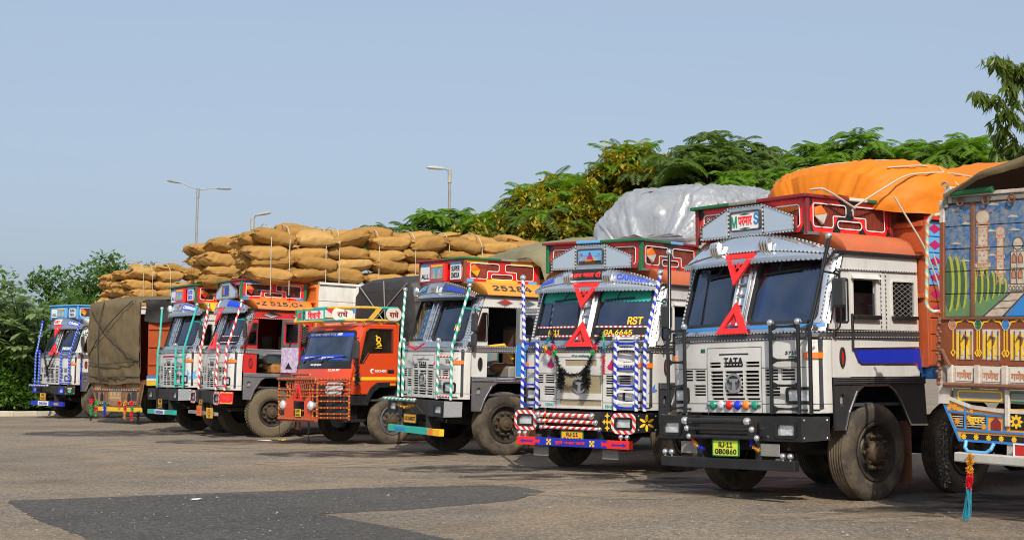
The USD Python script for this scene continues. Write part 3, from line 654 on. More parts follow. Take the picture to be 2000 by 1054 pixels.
    if G('blue_flash'):
        fl = Polygon([(.66, 1.605), (1.765, 1.625), (1.80, 1.36), (1.70, 1.47), (.78, 1.465), (.73, 1.49)])
        bp('flash_trim', MB().patch(fl.buffer(.02, join_style=2).difference(fl), Sf, .0035, .009), 'dull_chrome')
        bp('blue_flash', MB().patch(fl, Sf, .0035, .006), 'deep_blue')
    # skirt with wheel arch
    sk = Polygon([(.33, 1.318), (.34, .775), (.505, .775), (.57, .955), (.70, 1.17), (.80, 1.232), (1.21, 1.235), (1.32, 1.17), (1.42, 1.06), (1.575, .81), (1.87, .805), (1.83, 1.318)])
    hole = rrect(.415, .50, 1.00, 1.15, .042)
    skp = bp('skirt', MB().patch(sk.difference(hole), Sf, -.02, .006), G('skirt', 'aluminium')); bp('filler_recess', MB().patch(hole, Sf, -.06, -.03), 'worn_grey', parent=skp)
    bp('skirt_band', MB().patch(sbox(.33, 1.245, 1.835, 1.32), Sf, .008, .018), G('skirt_band', 'aluminium'), parent=skp)
    m = MB()
    for zz in (1.262, 1.285, 1.305): m.tube([(1.092, .335, zz), (1.092, 1.835, zz)], .006, 5)
    bp('ribs', m, 'dull_chrome' if G('skirt', 'aluminium') == 'aluminium' else 'band_grey', parent=skp)
    edge = [(.505, .775), (.57, .955), (.70, 1.17), (.80, 1.232), (1.21, 1.235), (1.32, 1.17), (1.42, 1.06), (1.575, .81), (1.87, .805)]
    bp('arch_trim', MB().patch(line(edge, .02), Sf, .008, .014), 'dull_chrome' if G('arch_trim', True) else 'black_paint', parent=skp)
    # far side, back wall, floor, wheel arches, interior
    bp('far_side_panel', MB().patch(Polygon([(.33, .8), (.5, .8), (.7, 1.2), (1.3, 1.2), (1.55, .85), (1.85, .85), (1.765, 2.6), (.45, 2.6), (.36, 1.9)]).difference(sbox(.62, 1.96, 1.05, 2.34)), Sl, -.03, 0), side)
    m = MB(); m.box(-1.05, 1.05, 1.735, 1.765, 1.0, 2.62); m.box(-1.05, 1.05, .15, 1.76, 1.02, 1.05); m.box(-1.05, 1.05, .15, .20, 1.0, 1.75); bp('cab_shell', m, G('inside', 'interior_dark'))
    m = MB(); m.box(-1.0, 1.0, .12, .34, 1.70, 1.86, .03); bp('dashboard', m, 'interior_dark')
    for sx in (-.55, .55):
        m = MB(); m.box(sx - .26, sx + .26, .85, 1.35, 1.40, 1.55, .05); m.box(sx - .26, sx + .26, 1.30, 1.42, 1.5, 2.15, .05); bp('seat', m, G('seat', 'seat_brown'))
    m = MB(); an = np.linspace(0, 2 * PI, 25); m.tube([(.5 + .22 * math.cos(a), .45 + .1 * math.sin(a), 1.93 + .18 * math.sin(a)) for a in an], .014, 6, cap=False); m.tube([(.5, .45, 1.93), (.5, .33, 1.7)], .02, 6); bp('steering_wheel', m, 'black_rubber')
    m = MB(); m.box(.60, 1.03, .45, 1.7, 1.25, 1.27); m.box(-1.03, -.60, .45, 1.7, 1.25, 1.27); m.box(.60, 1.03, 1.62, 1.64, .55, 1.26); m.box(-1.03, -.6, 1.62, 1.64, .55, 1.26); bp('wheel_well', m, 'chassis_dark')
    if G('mudflap', True): bp('mudflap', MB().box(.74, 1.05, 1.60, 1.615, .18, .85), 'rusty')
    for (nm, mm, mat) in G('extra_inside', ()): bp(nm, mm(), mat)
    # ---- mirrors
    m = MB(); m.tube([(1.08, .36, 2.40), (1.16, .30, 2.42), (1.22, .28, 2.38), (1.23, .28, 1.95), (1.20, .29, 1.83), (1.09, .36, 1.80)], .010, 6)
    mp = bp('mirror_arm', m, 'black_paint', 40); bp('mirror', MB().box(1.12, 1.30, .25, .30, 2.03, 2.33, .025), 'mirror_back', parent=mp)
    if G('second_mirror'): bp('mirror', MB().box(1.12, 1.29, .25, .30, 1.80, 2.0, .025), 'mirror_back', parent=mp)
    # ---- bumper
    bmat, cmat = G('bumper', 'black_gloss'), G('corner', 'black_gloss')
    Y = -.13
    for s in (-1, 1):
        a, b = sorted((s * .46, s * 1.02)); q = sbox(a, .672, b, .925); h = rrect(s * .82 - .125, s * .82 + .125, .722, .852, .02)
        pp = bp('bumper_end', MB().patch(q.difference(h), plane_y(Y), -.14, 0), bmat)
        bp('lamp_frame', MB().patch(h.buffer(G('lamp_rim', .018)).difference(h.buffer(-.014)), plane_y(Y), .001, .012), G('lamp_rim_mat', 'black_paint'), parent=pp)
        bp('fog_lamp', MB().patch(h.buffer(-.005), plane_y(Y), -.03, -.015), 'clear_lens', parent=pp)
        if G('lamp_stripes'): bp('striped_frame', MB().patch(h.buffer(.07, join_style=2).difference(h.buffer(.012)), plane_y(Y), .002, .005, .05, uv=True), 'lamp_diag', parent=pp)
        cpl = bp('bumper_corner', MB().hull([(s * 1.022, Y, .672), (s * 1.022, Y, .925), (s * 1.20, .10, .69), (s * 1.20, .10, .925), (s * 1.022, .1, .672), (s * 1.022, .1, .925)]), cmat)
        if s == 1:
            dx, dy = .178, .23; Ln = math.hypot(dx, dy); f = lambda a, b, d: P3(1.022 + dx * a / Ln + dy / Ln * d, Y + dy * a / Ln - dx / Ln * d, b)
            for (poly, col) in G('corner_art', ()): bp('painted_mark', MB().patch(poly, f, .002, .006), col, parent=cpl)
            if G('rivets', True):
                for a in (.03, Ln - .03):
                    for b in (.71, .89): bp('rivet', MB().ball(f(np.array([a]), np.array([b]), np.array([.002]))[0], .014, 1), 'dull_chrome', 30, parent=cpl)
        for (poly, col) in G('end_art', ()):
            bp('painted_mark', MB().patch(affinity.translate(poly, s * .52 - .52 if s > 0 else -1.04, 0) if s < 0 else poly, plane_y(Y), .002, .005), col, parent=pp)
    bp('bumper_back', MB().box(-.46, .46, Y + .06, Y + .12, .68, .92), 'chassis_dark')
    if G('tubes', True):
        for i, (z, e, r) in enumerate(((.870, .355, .030), (.788, .42, .024), (.703, .485, .022))):
            tp = bp('bumper_tube', MB().tube([(-.53 - .02 + .03 * i, Y - .06, z), (e, Y - .06, z)], r, 10, uv=True), G('tube_mat', 'black_gloss'), True)
            for xx in (-.55 + .03 * i, e): bp('tube_finial', MB().ball((xx, Y - .07, z), r * 1.45, 2), 'chrome', True, parent=tp)
    if G('top_tube'):
        tp = bp('bumper_tube', MB().tube([(-.98, Y - .10, .91), (.16, Y - .10, .915)], .026, 10, uv=True), G('top_tube'), True)
        bp('tube_finial', MB().ball((.17, Y - .10, .915), .04, 2), 'chrome', True, parent=tp)
        m = MB()
        for xx in (-.6, -.25, .1): m.tube([(xx, Y - .10, .90), (xx + .1, Y + .05, .70)], .014, 6)
        bp('tube_stay', m, 'black_paint', parent=tp)
    # low bar
    lz0, lz1 = G('low_bar', (.375, .48)); ly = Y - .05
    if G('low_segments'):
        for (a, b, mat) in G('low_segments'): bp('low_bar', MB().box(a, b - .001, ly - .02, ly + .06, lz0, lz1, .004), mat)
    else: bp('low_bar', MB().box(-.93, .98, ly - .02, ly + .06, lz0, lz1, .006), G('low_mat', 'black_paint'))
    for (poly, col) in G('low_art', ()): bp('low_bar_mark', MB().patch(poly, plane_y(ly - .02), .001, .004), col)
    if G('low_text'):
        for (tx, dv, a, b, w, h, col) in G('low_text'): bp('low_bar_lettering', MB().patch(text(tx, a, b, w, h, deva=dv), plane_y(ly - .02), .0045, .007), col)
    m = MB()
    for s in (-1, 1): bp('low_bar_bracket', MB().box(s * .42 - .03, s * .42 + .03, ly + .06, ly + .3, lz0, .68), 'chassis_dark')
    for s in (-1, 1):
        for k in (.80, .90):
            if G('balls', True):
                m = MB(); m.ball((s * k, ly + .02, lz1 + .045), .034, 2); m.tube([(s * k, ly + .02, lz1 - .005), (s * k, ly + .02, lz1 + .03)], .012, 6); bp('ball_finial', m, 'chrome', True)
    # number plate
    pz0, pz1, pxa, pxb = G('plate_box', (.512, .665, -.16, .20)); f = plane_y(Y - .045)
    np_ = bp('number_plate', MB().patch(rrect(pxa, pxb, pz0, pz1, .012), f, -.012, 0), G('plate', 'plate_yellow'))
    bp('plate_border', MB().patch(rrect(pxa - .012, pxb + .012, pz0 - .012, pz1 + .012, .015).difference(rrect(pxa, pxb, pz0, pz1, .01)), f, -.012, .006), G('plate_rim', 'black_paint'), parent=np_)
    pl = G('plate_text', ()); 
    for i, tx in enumerate(pl):
        hh = (pz1 - pz0) * (.36 if len(pl) > 1 else .5); zc = (pz0 + pz1) / 2 + ((pz1 - pz0) * (.22 - .46 * i) if len(pl) > 1 else 0)
        bp('plate_lettering', MB().patch(text(tx, (pxa + pxb) / 2, zc, (pxb - pxa) * (.55 if len(pl) > 1 and i == 0 else .86), hh), f, .001, .004), 'ink', parent=np_)
    if G('white_flaps', True):
        for s in (-1, 1): bp('flap', MB().box(s * .58 - .13, s * .58 + .13, Y + .02 + (.02 if G('flap_low') else 0), Y + .03 + (.02 if G('flap_low') else 0), G('flap_low', .515), G('flap_low', .515) + .13, .004), 'worn_grey')
    # ---- guard rods with ball ends
    rm = G('rod', 'black_gloss'); rr_ = G('rod_r', .024); sq = G('rod_n', 10)
    rods = G('rods', (-.94, -.68, .575, .945, 1.10))
    for i, xx in enumerate(rods):
        knee = i in (0, len(rods) - 1)
        pts = [(xx, -.06, .95), (xx, -.06, 1.86 if not knee else 1.80)]
        if knee: pts += [(xx, -.03, 1.88), (math.copysign(1.16, xx), .20, 2.73)]
        rp_ = bp('guard_rod', MB().tube(pts, rr_, sq, uv=True), rm, True)
        bp('rod_finial', MB().ball(np.array(pts[-1]) + np.array([0, 0, .03]), rr_ * 1.75, 2), G('finial', 'chrome'), True, parent=rp_)
        [bp('rod_bracket', MB().tube([(xx, -.06, zz), (xx, .06, zz)], .012, 6), 'black_paint', parent=rp_) for zz in (.99, 1.72)]
        if knee and i: bp('rod_stay', MB().tube([(1.13, .09, 2.40), (1.08, .45, 2.38)], .012, 6), rm if rm.endswith('gloss') else 'teal_paint', parent=rp_)
    for (a, b, zs, mat) in G('rungs', ()):
        for z in zs: bp('ladder_rung', MB().patch(rung_poly(a, b, z), plane_y(-.05), -.012, .012) if G('rung_style', 'waist') == 'waist' else MB().tube([(a, -.06, z), (b, -.06, z)], .02, 8, uv=True), mat, smooth=G('rung_style', 'waist') != 'waist')
    # painted marks on the lower front
    for (poly, col) in G('front_marks', ()): bp('painted_mark', MB().patch(poly, Ff, .002, .004, .06), col)
    for (tx, dv, a, b, w, h, col) in G('front_text', ()): bp('front_lettering', MB().patch(text(tx, a, b, w, h, deva=dv), Ff, .002, .005, .08), col)
    for (dx, dzz, col) in G('dots', ()):
        q = bp('reflector', MB().lathe([(0, .03), (.03, .026), (.046, .012), (.05, 0)], Ff(dx, dzz, .006), (0, -1, 0), 18), col, 40)
    if G('dots'): bp('reflector_bar', MB().tube([(-.40, -.012, 1.036), (.38, -.012, 1.036)], .012, 6), 'dull_chrome')
    # ---- chassis and wheels
    m = MB()
    for s in (-1, 1): bp('chassis_rail', MB().box(s * .42 - .04, s * .42 + .04, .05, G('length', 7.2), .62, .86), 'chassis_dark')
    for yy in (1.0, 2.6, 4.6, 6.2): m.box(-.42, .42, yy - .06, yy + .06, .66, .8)
    bp('cross_member', m, 'chassis_dark')
    m = MB(); m.box(-.4, .4, .25, .9, .55, 1.0, .04); m.box(-.75, .75, -.0, .06, .60, .92); bp('engine', m, 'chassis_dark')
    m = MB(); m.tube([(-.9, 1.0, .5), (.9, 1.0, .5)], .06, 8); m.box(-.5, -.36, .2, 1.8, .52, .60); m.box(.36, .5, .2, 1.8, .52, .60); part(t, 'front_axle', m, 'chassis_dark')
    for s in (-1, 1): w = G('wheel', {}); wheel_parts(t, s * 1.065, 1.0, out=s, **w)
    for ya in G('axles', (4.7,)):
        for s in (-1, 1): wheel_parts(t, s * 1.05, ya, out=s)
        part(t, 'rear_axle', MB().tube([(-.8, ya, .5), (.8, ya, .5)], .09, 8), 'chassis_dark')
    # ---- load body
    L = G('bed')
    if L:
        y0, y1, hw, zb, zt = L['y0'], L['y1'], L.get('hw', 1.16), L.get('zb', 1.10), L['zt']
        bpth = bp('bulkhead', MB().box(-hw, hw, y0, y0 + .05, zb, zt, .006), L.get('front', 'rust_orange'))
        if L.get('bulk_rib', True):
            for zz in (zt - .02, zt - .34, (zt + zb) / 2): bp('bulkhead_rib', MB().box(-hw + .02, hw - .02, y0 - .035, y0 - .001, zz - .05, zz, .006), L.get('front', 'rust_orange'), parent=bpth)
        bs = bp('bed_floor', MB().box(-hw, hw, y0 + .05, y1, zb - .12, zb, .005), L.get('floor', 'mid_blue'))
        nb = L.get('boards', 6); h = (zt - zb) / nb; cols = L.get('cols', ['rust_orange'])
        for s in (1, -1):
            for k in range(nb):
                mat = cols[k % len(cols)] if s == 1 else cols[0]
                bo = bp('side_board', MB().box(min(s * (hw - .05), s * hw), max(s * (hw - .05), s * hw), y0 + .052, y1, zb + k * h + .004, zb + (k + 1) * h - .004, .006), mat)
                if s == 1 and L.get('diamonds') and k in L['diamonds']:
                    dc = L['diamonds'][k]; zc = zb + (k + .5) * h
                    for j, yy in enumerate(np.arange(y0 + L.get('d0', .3), min(y1, y0 + L.get('dmax', 3.2)), L.get('dstep', .42))):
                        w_ = L.get('dw', .2); q = Polygon([(yy - w_, zc), (yy, zc + h * L.get('dh', .42)), (yy + w_, zc), (yy, zc - h * L.get('dh', .42))])
                        bp('painted_diamond', MB().patch(q, plane_x(hw), .001, .003), dc[j % len(dc)], parent=bo)
            for yy in np.arange(y0 + .9, y1, L.get('post', .9)): bp('side_post', MB().box(min(s * hw, s * (hw + .035)), max(s * hw, s * (hw + .035)), yy - .03, yy + .03, zb, zt, .005), L.get('postmat', cols[0]))
            bp('top_rail', MB().box(min(s * (hw - .06), s * (hw + .045)), max(s * (hw - .06), s * (hw + .045)), y0 + .05, y1, zt + .001, zt + .05, .006), L.get('rail', cols[-1]))
    return t
# ---------------------------------------------------------------- ground
def asphalt(name, c0, c1, grain=1.0, stone=(.36, .33, .29), dust=(.27, .20, .125), dustamt=.55):
    n = {'g': ('geometry', {}), 'n1': ('noise_texture', {'scale': .22, 'detail': 6.0, 'roughness': .6}), 'n2': ('noise_texture', {'scale': 15.0, 'detail': 7.0, 'roughness': .85}),
         'v': ('voronoi_texture', {'scale': 55.0}), 'vr': ('rgb_ramp', {'ramp': [(0, (.8, .8, .8)), (.20, (.5, .5, .5)), (.36, (0, 0, 0))]}), 'vc': ('separate_color', {}), 'v2': ('voronoi_texture', {'scale': 48.0, 'detail': 1.0}), 'vc2': ('separate_color', {}), 'gr': ('rgb_ramp', {'ramp': [(0, (.50, .50, .50)), (.7, (1.0, 1.0, .98)), (1, (1.75, 1.68, 1.58))]}), 'gm': ('mix', {'mix_type': 'multiply', 'fac': .6}), 'vs': ('math', {'math_type': 'greater_than', 'value2': .78}), 'vm': ('math', {'math_type': 'multiply'}),
         'r1': ('rgb_ramp', {'ramp': [(.35, c0), (.65, c1)]}), 'r2': ('rgb_ramp', {'ramp': [(.34, (.30, .30, .30)), (.66, (1.65, 1.65, 1.65))]}), 'mu': ('mix', {'mix_type': 'multiply', 'fac': grain}),
         'st': ('mix', {'color2': stone}), 'n3': ('noise_texture', {'scale': .55, 'detail': 8.0, 'roughness': .62, 'distortion': .6}), 'r3': ('rgb_ramp', {'ramp': [(.44, (0, 0, 0)), (.68, (dustamt,) * 3)]}), 'du': ('mix', {'color2': dust}),
         'n4': ('noise_texture', {'scale': 1.3, 'detail': 5.0}), 'r4': ('rgb_ramp', {'ramp': [(.30, (.62, .62, .62)), (.5, (1, 1, 1))]}), 'm4': ('mix', {'mix_type': 'multiply', 'fac': .5}),
         'b': ('bump', {'strength': .9, 'distance': .02}), 'p': ('principled_bsdf', {'roughness': .88, 'specular_ior_level': .3})}
    l = [('g.position', f'{k}.vector') for k in ('n1', 'n2', 'v', 'v2', 'n3', 'n4')] + [('n1.fac', 'r1.fac'), ('n2.fac', 'r2.fac'), ('r1.color', 'mu.color1'), ('r2.color', 'mu.color2'), ('v.distance', 'vr.fac'), ('v.color', 'vc.color'), ('vc.r', 'vs.value1'),
         ('vs.value', 'vm.value1'), ('vr.color', 'vm.value2'), ('vm.value', 'st.fac'), ('n3.fac', 'r3.fac'), ('r3.color', 'du.fac'), ('mu.color', 'du.color1'), ('du.color', 'st.color1'), ('n4.fac', 'r4.fac'), ('st.color', 'm4.color1'), ('r4.color', 'm4.color2'),
         ('v2.color', 'vc2.color'), ('vc2.g', 'gr.fac'), ('m4.color', 'gm.color1'), ('gr.color', 'gm.color2'), ('gm.color', 'p.base_color'), ('n2.fac', 'b.height'), ('b.normal', 'p.normal')]
    MATS[name] = usdkit.material(stage, f'/World/Looks/{name}', n, l, surface='p.BSDF')
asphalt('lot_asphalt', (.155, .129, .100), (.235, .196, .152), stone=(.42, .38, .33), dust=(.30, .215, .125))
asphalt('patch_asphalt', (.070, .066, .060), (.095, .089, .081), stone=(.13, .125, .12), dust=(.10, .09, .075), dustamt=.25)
def soft(name, col, lo, hi, rough, scale=2.2, mx=.75):
    n = {'g': ('geometry', {}), 'n': ('noise_texture', {'scale': scale, 'detail': 8.0, 'roughness': .65}), 'r': ('rgb_ramp', {'ramp': [(lo, (0, 0, 0)), (hi, (mx,) * 3)]}), 't': ('transparent_bsdf', {}), 'p': ('principled_bsdf', {'base_color': col, 'roughness': rough}), 'm': ('mix_closure', {})}
    MATS[name] = usdkit.material(stage, f'/World/Looks/{name}', n, [('g.position', 'n.vector'), ('n.fac', 'r.fac'), ('r.color', 'm.fac'), ('t.BSDF', 'm.closure1'), ('p.BSDF', 'm.closure2')], surface='m.closure')
soft('oil_stain', (.030, .025, .020), .40, .66, .5)
soft('lot_dust', (.33, .24, .145), .40, .75, .95, 3.0, .42)
P('verge_soil', (.09, .085, .04), .95, var=.3)

def structure(name, mb, mat, smooth=False, kind='structure', label=None):
    p = part('/World', name, mb, mat, smooth); tag(stage.GetPrimAtPath(p), kind=kind, label=label); return p
m = MB(); g = np.linspace(-1, 1, 41); gx = np.sign(g) * np.abs(g) ** 2 * 400
vv = [(a, b + 30, 0) for a in gx for b in gx]; structure('parking_lot', m.add(vv, [[i * 41 + j, (i + 1) * 41 + j, (i + 1) * 41 + j + 1, i * 41 + j + 1] for i in range(40) for j in range(40)]), 'lot_asphalt')
def rough_poly(pts, amp=.06, seed=0, step=.045):
    ls = Polygon(pts).exterior; n = int(ls.length / step); out = []
    for i in range(n):
        p = ls.interpolate(i / n, normalized=True); k = meshkit.fbm(np.array([[p.x * 3, p.y * 3, seed + .5], [p.x * 3 + 50, p.y * 3, seed + .5]]), 3, seed)
        h = meshkit.noise(np.array([[p.x * 22, p.y * 22, seed], [p.x * 22, p.y * 22, seed + 31.]])) - .5; out.append((p.x + (k[0] - .5) * amp * 2 + h[0] * .05, p.y + (k[1] - .5) * amp * 2 + h[1] * .05))
    return Polygon(out).buffer(0)
def flat(poly, z, name, mat, kind='structure'): structure(name, MB().patch(poly, lambda a, b, d: P3(a, b, np.asarray(d)), z - .003, z), mat, kind=kind)
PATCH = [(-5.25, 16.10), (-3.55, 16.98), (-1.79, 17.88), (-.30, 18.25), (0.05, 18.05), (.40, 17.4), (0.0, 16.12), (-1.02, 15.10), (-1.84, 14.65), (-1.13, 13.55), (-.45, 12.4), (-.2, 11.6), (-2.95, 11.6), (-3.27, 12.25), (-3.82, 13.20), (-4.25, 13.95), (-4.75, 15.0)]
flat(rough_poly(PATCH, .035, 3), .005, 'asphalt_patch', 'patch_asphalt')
for i, (cx, cy, rx, ry) in enumerate(((.5, 19.7, 1.2, .6), (-.6, 21.3, 1.1, .8), (2.0, 17.5, .9, .4), (2.9, 18.8, 1.5, 1.0), (4.2, 14.9, 1.1, .6), (-2.6, 25.2, 1.6, 1.0), (-8.6, 33.6, 2.0, 1.6), (4.9, 16.2, 1.0, .8), (-5.2, 29.5, 1.6, 1.0))):
    a = np.linspace(0, 2 * PI, 26)[:-1]; flat(rough_poly([(cx + rx * math.cos(t), cy + ry * math.sin(t)) for t in a], .16, 10 + i), .009 if i != 9 else .0095, 'oil_stain', 'oil_stain', 'stuff')
for i, (cx, cy, rx, ry) in enumerate(((1.4, 17.0, 1.2, .7), (.0, 18.9, 1.4, .6), (-11.6, 42.9, 2.2, 1.2), (3.5, 14.3, 1.2, .5), (-2.2, 22.6, 1.6, .9), (-5.5, 27.5, 2.4, 1.6))):
    a = np.linspace(0, 2 * PI, 26)[:-1]; flat(rough_poly([(cx + rx * math.cos(t), cy + ry * math.sin(t)) for t in a], .28, 40 + i), .013, 'sand_drift', 'lot_dust', 'stuff')
# loose stones
rs = np.random.RandomState(5); m = MB(); N = 2600
px = rs.uniform(-6.5, 5.5, N); py = 11.2 + 18 * rs.uniform(0, 1, N) ** 1.6; sz = rs.uniform(.003, .010, N) * (1 + .8 * (rs.uniform(0, 1, N) > .96))
oc = np.array([[1, 0, 0], [-1, 0, 0], [0, 1, 0], [0, -1, 0], [0, 0, .8], [0, 0, -.4]]); of = np.array([[0, 2, 4], [2, 1, 4], [1, 3, 4], [3, 0, 4]])
for i in range(N): m.add(oc * sz[i] * rs.uniform(.6, 1.3, (6, 1)) + np.array([px[i], py[i], sz[i] * .3 + .005]), of)
P('loose_stone', (.30, .27, .225), .9, var=.3)
structure('gravel', m, 'loose_stone', kind='stuff')
# kerb and verge at the far left
kline = [(-30, 48.6), (-22, 47.3), (-15.3, 46.2), (-14.65, 46.35), (-14.2, 46.9), (-9.5, 51.6), (2, 63)]
ks = LineString(kline); kb = UsdGeom.Xform.Define(stage, '/World/kerb'); tag(kb, kind='structure'); n = 0; s0 = 4.0
while s0 < 20.5:
    a, b = ks.interpolate(s0 + .008), ks.interpolate(s0 + .742); d = nrm([b.x - a.x, b.y - a.y, 0]); nn = np.array([-d[1], d[0], 0]); mm = MB()
    pa, pb = np.array([a.x, a.y, 0]), np.array([b.x, b.y, 0]); h = .15 + .012 * math.sin(s0 * 7)
    mm.hull([p + nn * o_ + np.array([0, 0, z]) for p in (pa, pb) for o_, z in ((0, -.02), (.012, h - .03), (.04, h), (.16, h), (.16, -.02))]); part('/World/kerb', 'kerb_stone', mm, 'kerb_stone'); s0 += .75
vp = Polygon(kline + [(2, 110), (-60, 110), (-60, 48.6)]).buffer(-.16)
flat(vp, .11, 'verge', 'verge_soil')

# ---------------------------------------------------------------- the decorated lorries
stripes('lamp_diag', [(.78, .03, .02), (.78, .77, .75)], .10, 10.0)
T1 = tata((2.381, 16.4, 51.42, .08, -.65, -.048), 'white lorry with black guard rods and plate ending 0860', 'lorries parked in a row', dict(
    cowl='mid_blue', shells=(-.42, .30), roof='orange_roof', skirt='dark_checker', skirt_band='band_grey', blue_flash=True,
    crate=dict(post='dark_red', paint='bright_red', alt='black_paint', mesh='red_mesh', cap=['green_paint', 'worn_grey', 'dark_red', 'white_steel', 'green_paint']),
    sign_text=(('M', False, -.155, 3.012, .085, .13, 'green_lens'), ('परमार', True, .005, 3.015, .20, .10, 'red_sticker'), ('S', False, .165, 3.03, .07, .13, 'mid_blue')),
    sign_art=((Polygon([(-.08, 3.085), (0, 3.10), (.08, 3.085), (0, 3.078)]), 'green_paint'), (Polygon([(-.08, 2.935), (0, 2.945), (.08, 2.935), (0, 2.925)]), 'green_paint')),
    rungs=((.58, .945, (1.845, 1.50, 1.24, 1.0), 'black_gloss'), (-.94, -.68, (1.845, 1.50, 1.24, 1.0), 'black_gloss')), rod='black_gloss', rod_r=.021, rod_n=8,
    plate='plate_lime', plate_rim='green_paint', plate_text=('RJ·11', 'GB0860'), low_mat='black_paint',
    dots=tuple((-.315 + .121 * i, 1.036, c) for i, c in enumerate(('green_lens', 'clear_lens', 'red_lens', 'blue_lens', 'orange_lens', 'green_lens'))),
    front_text=(('3718', False, .77, 1.575, .15, .035, 'ink'), ('BS4', False, .79, 1.535, .10, .022, 'green_paint')),
    front_marks=((sbox(-.50, 1.60, -.43, 1.64), 'green_paint'), (sbox(-.50, 1.60, -.465, 1.62), 'yellow_paint')),
    axles=(2.60, 5.4, 6.6), length=7.4,
    bed=dict(y0=1.80, y1=7.3, hw=1.17, zb=1.42, zt=3.02, boards=9, cols=['rust_orange'] * 5 + ['sky_blue'] * 4, front='rust_orange', floor='mid_blue', rail='bright_red', postmat='black_paint', post=2.6,
             diamonds={k: ['magenta_paint'] for k in (3, 4, 5, 6, 7, 8)}, dstep=.24, dw=.11, dh=.30, d0=.16, dmax=1.6)))
